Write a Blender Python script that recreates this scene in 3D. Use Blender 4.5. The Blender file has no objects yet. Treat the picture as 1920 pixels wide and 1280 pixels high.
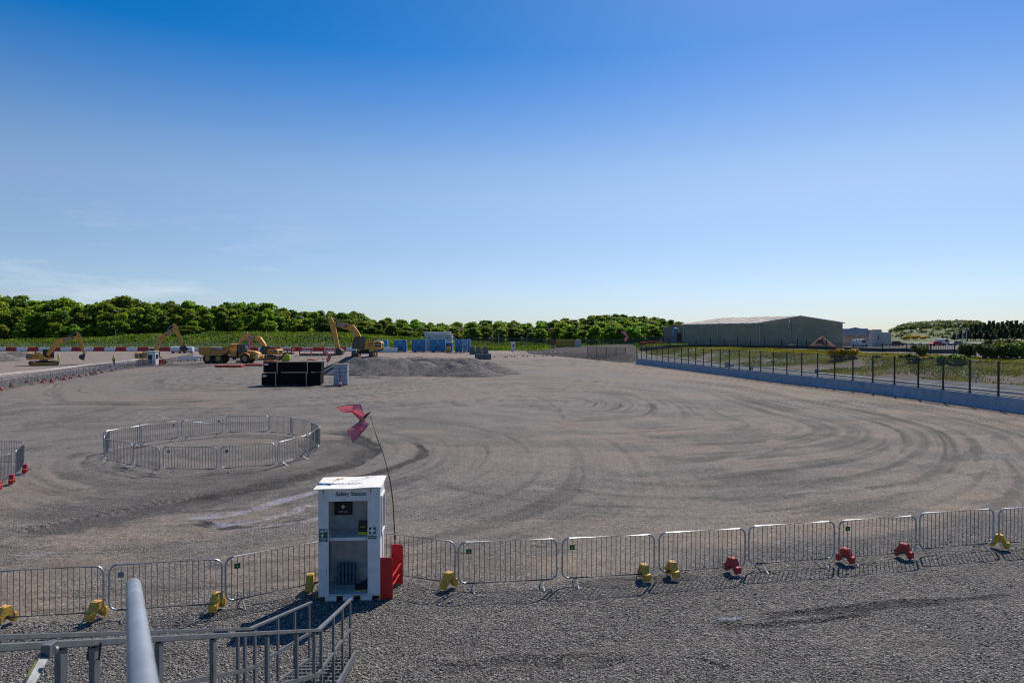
import bpy, math, random
import numpy as np
from mathutils import Vector, Matrix, Euler

# ---------------------------------------------------------------- camera, sky, sun, exposure
SC = bpy.context.scene
COL = SC.collection
H = 5.65                     # eye height, metres
F = 1280.0                   # focal length in photo pixels (24 mm on a 36 mm sensor)
PITCH = math.atan(10.0 / F)  # the lens looks very slightly down
cd = bpy.data.cameras.new("camera")
cd.sensor_width = 36.0
cd.lens = 24.0
cd.clip_start = 0.05
cd.clip_end = 9000
cam = bpy.data.objects.new("camera", cd)
COL.objects.link(cam)
cam.location = (0, 0, H)
cam.rotation_euler = (math.pi / 2 - PITCH, 0, 0)
cd.dof.use_dof = True
cd.dof.focus_distance = 17.0
cd.dof.aperture_fstop = 4.5
SC.camera = cam

SUN_EL = math.radians(47.0)
SUN_AZ = math.radians(27.0)      # clockwise from +Y (straight ahead)
W = bpy.data.worlds.new("World")
SC.world = W
W.use_nodes = True
wn = W.node_tree.nodes
wl = W.node_tree.links
bgn = wn["Background"]
sky = wn.new("ShaderNodeTexSky")
sky.sky_type = 'NISHITA'
sky.sun_disc = False
sky.sun_elevation = SUN_EL
sky.sun_rotation = SUN_AZ
sky.altitude = 100
sky.air_density = 1.0
sky.dust_density = 0.45
sky.ozone_density = 3.0
hsv = wn.new("ShaderNodeHueSaturation")
wl.new(sky.outputs[0], hsv.inputs["Color"])
# a few thin cirrus wisps low in the sky
tc = wn.new("ShaderNodeTexCoord")
mp = wn.new("ShaderNodeMapping")
mp.inputs["Scale"].default_value = (5, 5, 26)
mp.inputs["Rotation"].default_value = (0.1, 0.22, 0)
wl.new(tc.outputs["Generated"], mp.inputs[0])
nz = wn.new("ShaderNodeTexNoise")
nz.inputs["Scale"].default_value = 1.0
nz.inputs["Detail"].default_value = 7
nz.inputs["Roughness"].default_value = 0.62
wl.new(mp.outputs[0], nz.inputs["Vector"])
cr = wn.new("ShaderNodeMapRange")
cr.inputs[1].default_value = 0.52
cr.inputs[2].default_value = 0.85
cr.inputs[4].default_value = 0.5
wl.new(nz.outputs[0], cr.inputs[0])
sx = wn.new("ShaderNodeSeparateXYZ")
wl.new(tc.outputs["Generated"], sx.inputs[0])
lo = wn.new("ShaderNodeMapRange")
lo.inputs[1].default_value = 0.20
lo.inputs[2].default_value = 0.07
wl.new(sx.outputs[2], lo.inputs[0])
wx_ = wn.new("ShaderNodeMapRange")
wx_.inputs[1].default_value = -0.22; wx_.inputs[2].default_value = -0.44; wx_.inputs[3].default_value = 0.12
wl.new(sx.outputs[0], wx_.inputs[0])
mw = wn.new("ShaderNodeMath"); mw.operation = 'MULTIPLY'
wl.new(cr.outputs[0], mw.inputs[0]); wl.new(wx_.outputs[0], mw.inputs[1])
mu = wn.new("ShaderNodeMath")
mu.operation = 'MULTIPLY'
wl.new(mw.outputs[0], mu.inputs[0])
wl.new(lo.outputs[0], mu.inputs[1])
# clear-air colour of the sky by height above the horizon
sa = wn.new("ShaderNodeMapRange")
sa.inputs[1].default_value = 0.20; sa.inputs[2].default_value = 0.38
sa.inputs[3].default_value = 1.03; sa.inputs[4].default_value = 1.52
wl.new(sx.outputs[2], sa.inputs[0])
wl.new(sa.outputs[0], hsv.inputs["Saturation"])
ramp = wn.new("ShaderNodeValToRGB")
e = ramp.color_ramp.elements
e[0].position = 0.0; e[0].color = (0.66, 0.77, 1.0, 1)
e[1].position = 0.5; e[1].color = (0.78, 0.84, 0.90, 1)
for p_, c_ in ((0.06, (0.73, 0.80, 1.0, 1)), (0.12, (0.74, 0.80, 0.94, 1)), (0.24, (0.94, 0.93, 0.96, 1)), (0.33, (0.86, 0.88, 0.98, 1))):
    q_ = e.new(p_); q_.color = c_
wl.new(sx.outputs[2], ramp.inputs[0])
tint = wn.new("ShaderNodeMixRGB"); tint.blend_type = 'MULTIPLY'; tint.inputs[0].default_value = 1.0
wl.new(hsv.outputs[0], tint.inputs[1]); wl.new(ramp.outputs[0], tint.inputs[2])
mxc = wn.new("ShaderNodeMixRGB")
mxc.inputs[2].default_value = (9.0, 9.6, 10.4, 1)
wl.new(mu.outputs[0], mxc.inputs[0])
wl.new(tint.outputs[0], mxc.inputs[1])
wl.new(mxc.outputs[0], bgn.inputs[0])
bgn.inputs[1].default_value = 0.11

sd = bpy.data.lights.new("sun", 'SUN')
sd.energy = 5.0
sd.angle = math.radians(0.5)
sd.color = (1.0, 0.93, 0.84)
sun = bpy.data.objects.new("sun", sd)
COL.objects.link(sun)
sdir = Vector((math.sin(SUN_AZ) * math.cos(SUN_EL), math.cos(SUN_AZ) * math.cos(SUN_EL), math.sin(SUN_EL)))
sun.rotation_euler = sdir.to_track_quat('Z', 'Y').to_euler()
sun.location = (20, 40, 60)

SC.view_settings.view_transform = 'Standard'
SC.view_settings.look = 'None'
SC.view_settings.exposure = 0.0
SC.view_settings.gamma = 1.0
SC.cycles.max_bounces = 6
SC.cycles.transparent_max_bounces = 24
SC.cycles.use_denoising = True
SC.cycles.filter_width = 1.15

# ---------------------------------------------------------------- helpers
R = math.radians
cp, sp_ = math.cos(-PITCH), math.sin(-PITCH)


def G(px, py, z=0.0):
    """point of the place, at height z, seen at a photo pixel"""
    u = (px - 960.0) / F
    v = (640.0 - py) / F
    dy = cp - sp_ * v
    dz = sp_ + cp * v
    t = (z - H) / dz
    return Vector((u * t, dy * t, z))


def at(px, py, Y):
    """point at distance Y seen at a photo pixel"""
    u = (px - 960.0) / F
    v = (640.0 - py) / F
    t = Y / (cp - sp_ * v)
    return Vector((u * t, Y, H + (sp_ + cp * v) * t))


def sstep(a, b, x):
    t = np.clip((np.asarray(x, dtype=float) - a) / (b - a), 0, 1)
    return t * t * (3 - 2 * t)


def hash2(ix, iy, seed=0):
    n = (ix.astype(np.int64) * 374761393 + iy.astype(np.int64) * 668265263 + seed * 974634777) & 0x7fffffff
    n = ((n ^ (n >> 13)) * 1274126177) & 0x7fffffff
    n = n ^ (n >> 16)
    return (n & 0xffffff) / float(0xffffff)


def vnoise(x, y, seed=0):
    x = np.asarray(x, dtype=float); y = np.asarray(y, dtype=float)
    ix = np.floor(x); iy = np.floor(y)
    fx = x - ix; fy = y - iy
    fx = fx * fx * (3 - 2 * fx); fy = fy * fy * (3 - 2 * fy)
    a = hash2(ix, iy, seed); b = hash2(ix + 1, iy, seed)
    c = hash2(ix, iy + 1, seed); d = hash2(ix + 1, iy + 1, seed)
    return (a * (1 - fx) + b * fx) * (1 - fy) + (c * (1 - fx) + d * fx) * fy


def fbm(x, y, seed=0, octv=4, gain=0.5):
    s = 0; a = 1; t = 0
    for o in range(octv):
        s = s + a * vnoise(x * 2 ** o + 17.3 * o, y * 2 ** o - 9.1 * o, seed + o)
        t += a; a *= gain
    return s / t


def interp(v, xs, ys):
    return np.interp(v, xs, ys)


# ---- terrain height.  u = lateral tangent (X / Y): a direction from the camera's foot, used only to lay the hills out
FENCE = [(33.0, 12.0), (35.2, 22.0), (36.6, 32.0), (37.2, 42.0), (37.2, 49.7), (36.9, 56.5), (36.4, 61.5), (34.4, 75.0), (32.4, 87.0), (29.2, 112.0), (25.6, 140.0)]
BANK_X = [(66, 40), (62, 70), (53, 88), (48, 100), (46, 116), (43, 132), (36, 170), (30, 205)]   # foot of the grassed bank (X, Y)


def terrain(X, Y):
    X = np.asarray(X, dtype=float); Y = np.asarray(Y, dtype=float)
    u = X / np.maximum(Y, 1.0) * F + 960
    z = 1.3 * sstep(140, 200, Y)
    # grass bank behind the far boundary
    top = interp(u, [-600, 0, 200, 350, 650, 760, 900, 1000, 1200, 1400, 1700, 2600],
                 [4.0, 4.2, 5.2, 7.0, 6.6, 5.0, 3.6, 3.0, 2.4, 1.6, 1.0, 1.0])
    z = z + (top - 1.3) * sstep(206, 242, Y) * sstep(1500, 1250, u)
    # wooded hills beyond
    hill = interp(u, [-600, 0, 300, 600, 760, 860, 1000, 1120, 1230, 1300, 1420, 2600],
                  [4, 4, 3.5, 3.0, 2.0, 1.0, 3.5, 11, 9, 6, 0, 0])
    z = z + hill * sstep(250, 400, Y)
    # plateau on the right, above the boundary road
    bx = interp(Y, [p[1] for p in BANK_X], [p[0] for p in BANK_X])
    s = X - bx
    pl = interp(Y, [60, 76, 97, 130, 200, 400], [1.5, 1.9, 2.1, 2.4, 2.75, 2.6])
    wd = interp(Y, [60, 100, 150, 200], [20, 20, 12, 14])
    t = sstep(0, 1, s / wd)
    zr = pl * t
    z = np.where(X > bx - 2, np.maximum(z * sstep(1500, 1200, u), zr), z)
    # distant hill on the right
    hr = interp(u, [1500, 1640, 1700, 1780, 1880, 2000, 2200, 2600], [0, 1, 11, 13.5, 12.5, 8, 8, 6])
    z = z + hr * sstep(380, 620, Y) * (u > 1400)
    # broad unevenness
    z = z + (fbm(X * 0.06, Y * 0.06, 3, 3) - 0.5) * 0.10 * sstep(20, 60, Y)
    z = z + (fbm(X * 0.05, Y * 0.05, 9, 3) - 0.5) * 1.6 * sstep(235, 300, Y)
    z = z + (fbm(X * 0.25, Y * 0.25, 19, 3) - 0.5) * 0.5 * t * (s > 0) * (Y < 300)
    return z


def tz(X, Y):
    return float(terrain(np.array([X]), np.array([Y]))[0])


def gp(px, py):
    """point of the terrain seen at a photo pixel"""
    z = 0.0
    for _ in range(12):
        p = G(px, py, z)
        z = 0.5 * z + 0.5 * tz(p.x, p.y)
    return Vector((p.x, p.y, tz(p.x, p.y)))


# ---- materials
MATS = {}


def mat(name, col, rough=0.6, metal=0.0, var=0.12, scale=6.0, bump=0.0, col2=None, spec=0.5, bscale=None):
    if name in MATS:
        return MATS[name]
    m = bpy.data.materials.new(name)
    m.use_nodes = True
    n = m.node_tree.nodes; l = m.node_tree.links
    b = n["Principled BSDF"]
    b.inputs["Roughness"].default_value = rough
    b.inputs["Metallic"].default_value = metal
    b.inputs["Specular IOR Level"].default_value = spec
    t = n.new("ShaderNodeTexCoord")
    oi = n.new("ShaderNodeObjectInfo")
    ad = n.new("ShaderNodeVectorMath"); ad.operation = 'ADD'
    l.new(t.outputs["Object"], ad.inputs[0])
    cmb = n.new("ShaderNodeVectorMath"); cmb.operation = 'SCALE'
    cmb.inputs[0].default_value = (31, 17, 23)
    l.new(oi.outputs["Random"], cmb.inputs["Scale"])
    l.new(cmb.outputs[0], ad.inputs[1])
    z = n.new("ShaderNodeTexNoise")
    z.inputs["Scale"].default_value = scale
    z.inputs["Detail"].default_value = 6
    z.inputs["Roughness"].default_value = 0.65
    l.new(ad.outputs[0], z.inputs["Vector"])
    mr = n.new("ShaderNodeMapRange")
    mr.inputs[1].default_value = 0.32
    mr.inputs[2].default_value = 0.68
    l.new(z.outputs[0], mr.inputs[0])
    mx = n.new("ShaderNodeMixRGB")
    c = np.array(col[:3])
    c2 = np.array(col2[:3]) if col2 else c * (1 - 2 * var)
    mx.inputs[1].default_value = (*np.clip(c * (1 + var), 0, 1), 1)
    mx.inputs[2].default_value = (*np.clip(c2, 0, 1), 1)
    l.new(mr.outputs[0], mx.inputs[0])
    l.new(mx.outputs[0], b.inputs["Base Color"])
    if rough < 0.95:
        rr = n.new("ShaderNodeMapRange")
        rr.inputs[3].default_value = rough * 0.8
        rr.inputs[4].default_value = min(1, rough * 1.3)
        l.new(z.outputs[0], rr.inputs[0])
        l.new(rr.outputs[0], b.inputs["Roughness"])
    if bump:
        z2 = n.new("ShaderNodeTexNoise")
        z2.inputs["Scale"].default_value = bscale or scale * 5
        z2.inputs["Detail"].default_value = 5
        l.new(ad.outputs[0], z2.inputs["Vector"])
        bp = n.new("ShaderNodeBump")
        bp.inputs["Strength"].default_value = bump
        bp.inputs["Distance"].default_value = 0.05
        l.new(z2.outputs[0], bp.inputs["Height"])
        l.new(bp.outputs[0], b.inputs["Normal"])
    MATS[name] = m
    return m


# ---- mesh builder
class MB:
    def __init__(s):
        s.v = []; s.f = []; s.m = []

    def add(s, vs, fs, m=0):
        o = len(s.v)
        s.v += [tuple(p) for p in vs]
        s.f += [tuple(i + o for i in f) for f in fs]
        s.m += [m] * len(fs)
        return s

    def box(s, x0, x1, y0, y1, z0, z1, m=0):
        vs = [(x0, y0, z0), (x1, y0, z0), (x1, y1, z0), (x0, y1, z0), (x0, y0, z1), (x1, y0, z1), (x1, y1, z1), (x0, y1, z1)]
        return s.add(vs, [(3, 2, 1, 0), (4, 5, 6, 7), (0, 1, 5, 4), (1, 2, 6, 5), (2, 3, 7, 6), (3, 0, 4, 7)], m)

    def beam(s, p, q, w, h, m=0, up=(0, 0, 1)):
        p = Vector(p); q = Vector(q)
        d = (q - p).normalized()
        a = d.cross(Vector(up))
        if a.length < 1e-4:
            a = d.cross(Vector((0, 1, 0)))
        a.normalize()
        b = a.cross(d).normalized()
        vs = []
        for c in (p, q):
            for i, j in ((-1, -1), (1, -1), (1, 1), (-1, 1)):
                vs.append(c + a * (w / 2 * i) + b * (h / 2 * j))
        return s.add(vs, [(3, 2, 1, 0), (4, 5, 6, 7), (0, 1, 5, 4), (1, 2, 6, 5), (2, 3, 7, 6), (3, 0, 4, 7)], m)

    def prism(s, pts, y0, y1, m=0, axis='y'):
        """polygon in (x,z) run from y0 to y1 (axis 'y'), or in (y,z) run along x (axis 'x'), or (x,y) along z"""
        n = len(pts)
        ar = sum(pts[i][0] * pts[(i + 1) % n][1] - pts[(i + 1) % n][0] * pts[i][1] for i in range(n))
        if ar < 0:
            pts = pts[::-1]
        if axis == 'y':
            vs = [(a, y0, b) for a, b in pts] + [(a, y1, b) for a, b in pts]
            fl = False
        elif axis == 'x':
            vs = [(y0, a, b) for a, b in pts] + [(y1, a, b) for a, b in pts]
            fl = True
        else:
            vs = [(a, b, y0) for a, b in pts] + [(a, b, y1) for a, b in pts]
            fl = True
        fs = [tuple(range(n)), tuple(range(2 * n - 1, n - 1, -1))]
        for i in range(n):
            j = (i + 1) % n
            fs.append((i, i + n, j + n, j))
        if fl:
            fs = [f[::-1] for f in fs]
        return s.add(vs, fs, m)

    def tube(s, pts, r, n=8, m=0, closed=False, caps=True):
        pts = [Vector(p) for p in pts]
        k = len(pts)
        rs = r if isinstance(r, (list, tuple)) else [r] * k
        rings = []
        ref = None
        for i in range(k):
            if closed:
                d = (pts[(i + 1) % k] - pts[i - 1])
            else:
                d = pts[min(i + 1, k - 1)] - pts[max(i - 1, 0)]
            d.normalize()
            if ref is None:
                ref = Vector((0, 0, 1)) if abs(d.z) < 0.9 else Vector((1, 0, 0))
            a = d.cross(ref)
            if a.length < 1e-3:
                a = d.cross(Vector((0.3, 1, 0.2)))
            a.normalize()
            b = a.cross(d).normalized()
            ref = b if not closed else ref
            rings.append([pts[i] + (a * math.cos(t) + b * math.sin(t)) * rs[i] for t in [2 * math.pi * j / n for j in range(n)]])
        vs = [p for q in rings for p in q]
        fs = []
        for i in range(k if closed else k - 1):
            i2 = (i + 1) % k
            for j in range(n):
                j2 = (j + 1) % n
                fs.append((i * n + j, i * n + j2, i2 * n + j2, i2 * n + j))
        if caps and not closed:
            fs.append(tuple(range(n))[::-1])
            fs.append(tuple((k - 1) * n + j for j in range(n)))
        return s.add(vs, fs, m)

    def cyl(s, p, q, r, n=16, m=0):
        return s.tube([p, q], r, n, m)

    def lathe(s, prof, n=16, m=0, c=(0, 0, 0), axis='z'):
        vs = []; k = len(prof)
        for (r, h) in prof:
            for j in range(n):
                t = 2 * math.pi * j / n
                a, b = r * math.cos(t), r * math.sin(t)
                p = (a, b, h) if axis == 'z' else ((a, h, b) if axis == 'y' else (h, a, b))
                vs.append((p[0] + c[0], p[1] + c[1], p[2] + c[2]))
        fs = []
        for i in range(k - 1):
            for j in range(n):
                j2 = (j + 1) % n
                f = (i * n + j, i * n + j2, (i + 1) * n + j2, (i + 1) * n + j)
                fs.append(f if axis != 'y' else f[::-1])
        fs.append(tuple(range(n))); fs.append(tuple((k - 1) * n + j for j in range(n)))
        return s.add(vs, fs, m)

    def build(s, name, mats, parent=None, bevel=0.0, smooth=False, loc=None):
        if not isinstance(mats, (list, tuple)):
            mats = [mats]
        me = bpy.data.meshes.new(name)
        me.from_pydata(s.v, [], s.f)
        for m in mats:
            me.materials.append(m)
        if len(mats) > 1:
            me.polygons.foreach_set('material_index', s.m)
        if smooth:
            me.polygons.foreach_set('use_smooth', [True] * len(me.polygons))
        me.validate(); me.update()
        o = bpy.data.objects.new(name, me)
        COL.objects.link(o)
        if parent:
            o.parent = parent
        if loc:
            o.location = loc
        if smooth:
            try:
                me.set_sharp_from_angle(angle=R(40))
            except Exception:
                pass
        if bevel:
            b = o.modifiers.new("bevel", 'BEVEL')
            b.width = bevel; b.segments = 2; b.limit_method = 'ANGLE'; b.angle_limit = R(35)
        return o


def npmesh(name, V, Fc, mats, smooth=False):
    """Fc: (n,k) int array"""
    me = bpy.data.meshes.new(name)
    n, k = Fc.shape
    me.vertices.add(len(V)); me.vertices.foreach_set('co', np.ascontiguousarray(V, dtype=np.float32).ravel())
    me.loops.add(n * k); me.loops.foreach_set('vertex_index', np.ascontiguousarray(Fc, dtype=np.int32).ravel())
    me.polygons.add(n); me.polygons.foreach_set('loop_start', np.arange(0, n * k, k, dtype=np.int32))
    me.polygons.foreach_set('loop_total', np.full(n, k, dtype=np.int32))
    if smooth:
        me.polygons.foreach_set('use_smooth', np.ones(n, dtype=bool))
    for m in (mats if isinstance(mats, (list, tuple)) else [mats]):
        me.materials.append(m)
    me.update(calc_edges=True)
    return me


def tag(o, label=None, cat=None, group=None, kind=None):
    if label: o["label"] = label
    if cat: o["category"] = cat
    if group: o["group"] = group
    if kind: o["kind"] = kind
    return o


def thing(name, label, cat, loc=(0, 0, 0), rz=0.0, group=None, scale=1.0):
    o = bpy.data.objects.new(name, None)
    COL.objects.link(o)
    o.empty_display_size = 0.3
    o.location = loc
    o.rotation_euler = (0, 0, rz)
    o.scale = (scale,) * 3
    return tag(o, label, cat, group)


def copy_tree(o, parent=None):
    c = o.copy()
    COL.objects.link(c)
    c.parent = parent
    for ch in list(o.children):
        copy_tree(ch, c)
    return c


def dup(o, loc, rz=None, label=None, group=None, scale=None):
    c = copy_tree(o)
    c.location = loc
    if rz is not None: c.rotation_euler = (0, 0, rz)
    if scale: c.scale = (scale,) * 3
    return tag(c, label, None, group)


def text(body, size, m, parent, loc, rot, name="lettering", ext=0.002, align='CENTER', bold=0.0, sx=1.0):
    cu = bpy.data.curves.new(name, 'FONT')
    cu.body = body; cu.size = size; cu.extrude = ext; cu.offset = bold
    cu.align_x = align; cu.align_y = 'CENTER'
    cu.materials.append(m)
    o = bpy.data.objects.new(name, cu)
    COL.objects.link(o)
    dg = bpy.context.evaluated_depsgraph_get()
    me = bpy.data.meshes.new_from_object(o.evaluated_get(dg))
    bpy.data.objects.remove(o)
    me.name = name
    q = bpy.data.objects.new(name, me)
    COL.objects.link(q)
    q.parent = parent; q.location = loc; q.rotation_euler = rot; q.scale = (sx, 1, 1)
    return q

# ---------------------------------------------------------------- the ground: one sheet to the horizon
def seg_dist(X, Y, pts):
    """distance to a polyline, and the run along it"""
    best = np.full(X.shape, 1e9); run = np.zeros(X.shape)
    acc = 0.0
    for (x0, y0), (x1, y1) in zip(pts[:-1], pts[1:]):
        dx, dy = x1 - x0, y1 - y0
        L2 = dx * dx + dy * dy + 1e-9
        t = np.clip(((X - x0) * dx + (Y - y0) * dy) / L2, 0, 1)
        d = np.hypot(X - x0 - t * dx, Y - y0 - t * dy)
        k = d < best
        best = np.where(k, d, best)
        run = np.where(k, acc + t * math.sqrt(L2), run)
        acc += math.sqrt(L2)
    return best, run


def smooth_line(px, n=8):
    """ground curve through a list of photo pixels (Catmull-Rom)"""
    P = [G(x, y) for x, y in px]
    P = [P[0] * 2 - P[1]] + P + [P[-1] * 2 - P[-2]]
    out = []
    for i in range(1, len(P) - 2):
        for k in range(n):
            t = k / n
            a, b, c, d = P[i - 1], P[i], P[i + 1], P[i + 2]
            q = 0.5 * ((2 * b) + (c - a) * t + (2 * a - 5 * b + 4 * c - d) * t * t + (3 * b - a - 3 * c + d) * t ** 3)
            out.append((q.x, q.y))
    out.append((P[-2].x, P[-2].y))
    return out


def build_ground():
    # rows close together near the viewer and far apart at the horizon, as any level-of-detail terrain
    dys = np.concatenate([np.arange(1400, 760, -14), np.arange(760, 90, -1.7), np.arange(90, 34, -1.0), np.arange(34, 12, -0.45), np.arange(12, 0.4, -0.35)])
    Ys = 7232.0 / dys
    Ys = np.concatenate([[-60, -40, -25, -15, -8, -3, 1], Ys, [9000]])
    us = np.concatenate([np.linspace(-1.55, -0.83, 60, endpoint=False), np.linspace(-0.83, 0.83, 860, endpoint=False), np.linspace(0.83, 1.55, 61)])
    Yg, U = np.meshgrid(Ys, us, indexing='ij')
    Wd = np.where(Yg < 9, 9 + (9 - Yg) * 0.6, Yg)
    X = U * Wd; Y = Yg
    Z = terrain(X, Y)
    nr, nc = X.shape
    inyard = ((Y < 205) & (X < interp(Y, [p[1] for p in FENCE], [p[0] for p in FENCE]) + 1.0)).astype(float)
    near = sstep(120, 40, Y)
    # front barrier line: coarse loose stone on the viewer's side
    fl = [(-60, 14.6), (-10.0, 13.2), (-6.8, 14.1), (-3, 15.3), (-1.0, 15.2), (0.8, 15.4), (3.3, 16.2), (6.5, 17.6), (10, 19.0), (14, 20.6), (30, 27), (60, 40)]
    side = interp(X, [p[0] for p in fl], [p[1] for p in fl]) - Y
    wob = (fbm(X * 0.5, Y * 0.5, 41, 3) - 0.5) * 2.2
    coarse = sstep(-1.4, 0.6, side + wob)
    # families of wheel tracks: rings about the two turning circles
    wx = (fbm(X * 0.05, Y * 0.05, 5, 2) - 0.5) * 6; wy = (fbm(X * 0.05, Y * 0.05, 8, 2) - 0.5) * 6
    c1x, c1y = 2.0, 60.0
    r1 = np.hypot((X + wx - c1x), (Y + wy - c1y) * 0.68)
    a1 = np.arctan2((Y - c1y) * 0.68, X - c1x)
    c2x, c2y = -13.3, 33.0
    r2 = np.hypot(X + wx * 0.5 - c2x, Y + wy * 0.5 - c2y)
    a2 = np.arctan2(Y - c2y, X - c2x)
    w2 = sstep(25, 15, r2)
    c3x, c3y = -30.0, 95.0
    r3 = np.hypot(X + wx - c3x, (Y + wy - c3y) * 0.8)
    a3 = np.arctan2((Y - c3y) * 0.8, X - c3x)
    w3 = sstep(6, -10, X + 4 + (Y - 60) * 0.05) * sstep(46, 60, Y)
    def fam(r, a, s):
        f1 = fbm(r * 1.15, a * 1.1, s, 2, 0.6)
        f2 = fbm(r * 0.40, a * 0.9, s + 11, 2)
        f3 = vnoise(r * 3.1, a * 1.8, s + 23)
        f4 = vnoise(r * 6.3, a * 3.0, s + 31)
        return f1 * 0.27 + f2 * 0.20 + f3 * 0.31 + f4 * 0.22
    streak = fam(r1, a1, 100)
    streak = streak * (1 - w3) + fam(r3, a3, 200) * w3
    streak = streak * (1 - w2) + (0.5 + (fam(r2, a2, 300) - 0.5) * 0.6) * w2
    streak = (streak - 0.5) * 3.1 * (0.55 + 0.9 * fbm(X * 0.09, Y * 0.09, 15, 2))
    blot = fbm(X * 0.22, Y * 0.22, 55, 4) - 0.5
    blot2 = fbm(X * 0.9, Y * 0.9, 56, 3) - 0.5
    streak = np.where(streak > 0, streak * 0.95, streak * 1.15)
    dark = np.clip(streak * 1.0 + blot * 0.35 + blot2 * 0.30 + 0.05, -1, 1)
    dark = dark * (1 - 0.75 * coarse)
    dark = dark * inyard
    zr = -0.025 * np.clip(streak, -1, 1) * inyard * near * (1 - coarse)
    tan = sstep(-0.12, 0.25, fbm(X * 0.10, Y * 0.16, 77, 4) - 0.5 + 0.35 * blot2) * 0.7
    # the sandy band in front of the barriers and the beaten strip along the right fence
    band = interp(X, [p[0] for p in fl], [p[1] for p in fl])
    tan = np.maximum(tan * 0.75, 0.9 * sstep(5.5, 1.5, Y - band) * sstep(-1.0, 1.2, Y - band) * sstep(0.25, 0.55, fbm(X * 0.25, Y * 0.5, 78, 3)))
    fx = interp(Y, [p[1] for p in FENCE], [p[0] for p in FENCE])
    tan = np.maximum(tan, 0.85 * sstep(11, 3, np.abs(fx - 3 - X) + blot * 8) * (Y > 40))
    tan = tan * (1 - coarse * 0.9)
    wet = np.zeros_like(X); tread = np.zeros_like(X)

    def track(px, width, amt, kind, soft=0.35, depth=0.0, seed=0, rag=0.5):
        nonlocal dark, wet, zr, tan, tread
        pts = smooth_line(px)
        xs = [p[0] for p in pts]; ys = [p[1] for p in pts]
        k = (X > min(xs) - 3) & (X < max(xs) + 3) & (Y > min(ys) - 3) & (Y < max(ys) + 3)
        if not k.any():
            return
        d, run = seg_dist(X[k], Y[k], pts)
        d = d + (fbm(X[k] * 1.3, Y[k] * 1.3, 400 + seed, 3) - 0.5) * width * rag * 2
        L = run.max()
        e = sstep(0, L * 0.12, run) * sstep(L, L * 0.85, run)
        w = sstep(width * 0.5 * (1 + soft), width * 0.5 * (1 - soft), d) * e
        if kind == 'dark':
            w = w * (0.55 + 1.0 * fbm(X[k] * 2.2, Y[k] * 2.2, 500 + seed, 3))
            dark[k] = dark[k] * (1 - w * 0.6) + amt * w
            tan[k] = tan[k] * (1 - 0.7 * w)
        elif kind == 'light':
            dark[k] = dark[k] * (1 - w) - amt * w
        elif kind == 'tan':
            tan[k] = np.maximum(tan[k], amt * w)
        elif kind == 'wet':
            w = w * sstep(0.30, 0.55, 0.5 * fbm(X[k] * 1.2, Y[k] * 2.2, 600 + seed, 3) + 0.5 * fbm(X[k] * 5, Y[k] * 5, 620 + seed, 2))
            wet[k] = np.maximum(wet[k], amt * w)
        elif kind == 'tread':
            ch = (np.abs(((run * 3.3 + (d / width) * 0.9) % 1.0) - 0.5) * 2)
            tread[k] = np.maximum(tread[k], w * ch)
            dark[k] = np.where(w > 0.3, -0.1 + amt * (0.5 - ch) * 1.6, dark[k])
            zr[k] += (ch - 0.5) * 0.05 * w
        if depth:
            berm = np.exp(-((d - width * 0.5) / (width * 0.16)) ** 2) * e
            zr[k] += -depth * w + depth * 0.9 * berm

    # the dark churned arc round the ring of barriers (photo pixels -> ground)
    track([(330, 950), (420, 930), (520, 908), (600, 886), (660, 868), (690, 850), (688, 832), (650, 815), (610, 806)], 0.95, 1.25, 'dark', depth=0.06, seed=1)
    track([(300, 945), (400, 931), (500, 905), (570, 895), (640, 878)], 0.6, 1.2, 'dark', depth=0.05, seed=2)
    track([(620, 905), (700, 888), (760, 868), (790, 855), (788, 838), (770, 826)], 0.45, 0.9, 'dark', depth=0.04, seed=3)
    track([(640, 822), (680, 832), (698, 845), (690, 862)], 0.4, 0.8, 'dark', depth=0.03, seed=4)
    track([(600, 830), (640, 828), (675, 838)], 0.9, 0.7, 'dark', seed=5)
    track([(0, 1003), (90, 984), (180, 966), (260, 950), (330, 936), (420, 915)], 0.62, 0.9, 'tread', rag=0.12, depth=0.0, seed=6)
    track([(0, 1014), (120, 992), (240, 968), (340, 948), (480, 912), (600, 880)], 1.8, 0.6, 'dark', seed=7)
    track([(0, 985), (200, 950), (400, 915), (560, 880), (650, 850), (640, 815)], 4.2, 0.34, 'dark', seed=17, soft=0.7)
    track([(0, 1040), (200, 1010), (400, 990), (590, 950)], 3.0, 0.75, 'tan', seed=18, soft=0.7)
    # wet, puddled wheel lanes
    track([(330, 972), (420, 966), (500, 948), (560, 930), (620, 915)], 0.55, 1.0, 'wet', depth=0.03, seed=8, rag=0.35)
    track([(380, 985), (470, 978), (540, 962), (610, 938)], 0.5, 0.95, 'wet', depth=0.03, seed=9, rag=0.35)
    track([(400, 1000), (500, 985), (580, 975), (620, 965)], 0.4, 0.8, 'wet', seed=10, rag=0.5)
    track([(360, 978), (430, 990), (520, 985), (590, 970)], 0.35, 0.9, 'dark', depth=0.03, seed=11)
    track([(480, 970), (540, 958), (600, 948)], 0.25, 0.9, 'tread', rag=0.2, seed=12)
    track([(40, 1045), (90, 1038), (140, 1034)], 0.4, 0.5, 'wet', seed=13, rag=0.9)
    track([(730, 925), (765, 912), (800, 898)], 0.3, 0.45, 'wet', seed=14, rag=0.5)
    track([(330, 1025), (420, 1022), (520, 1010)], 0.3, 0.35, 'wet', seed=15, rag=0.9)
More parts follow.
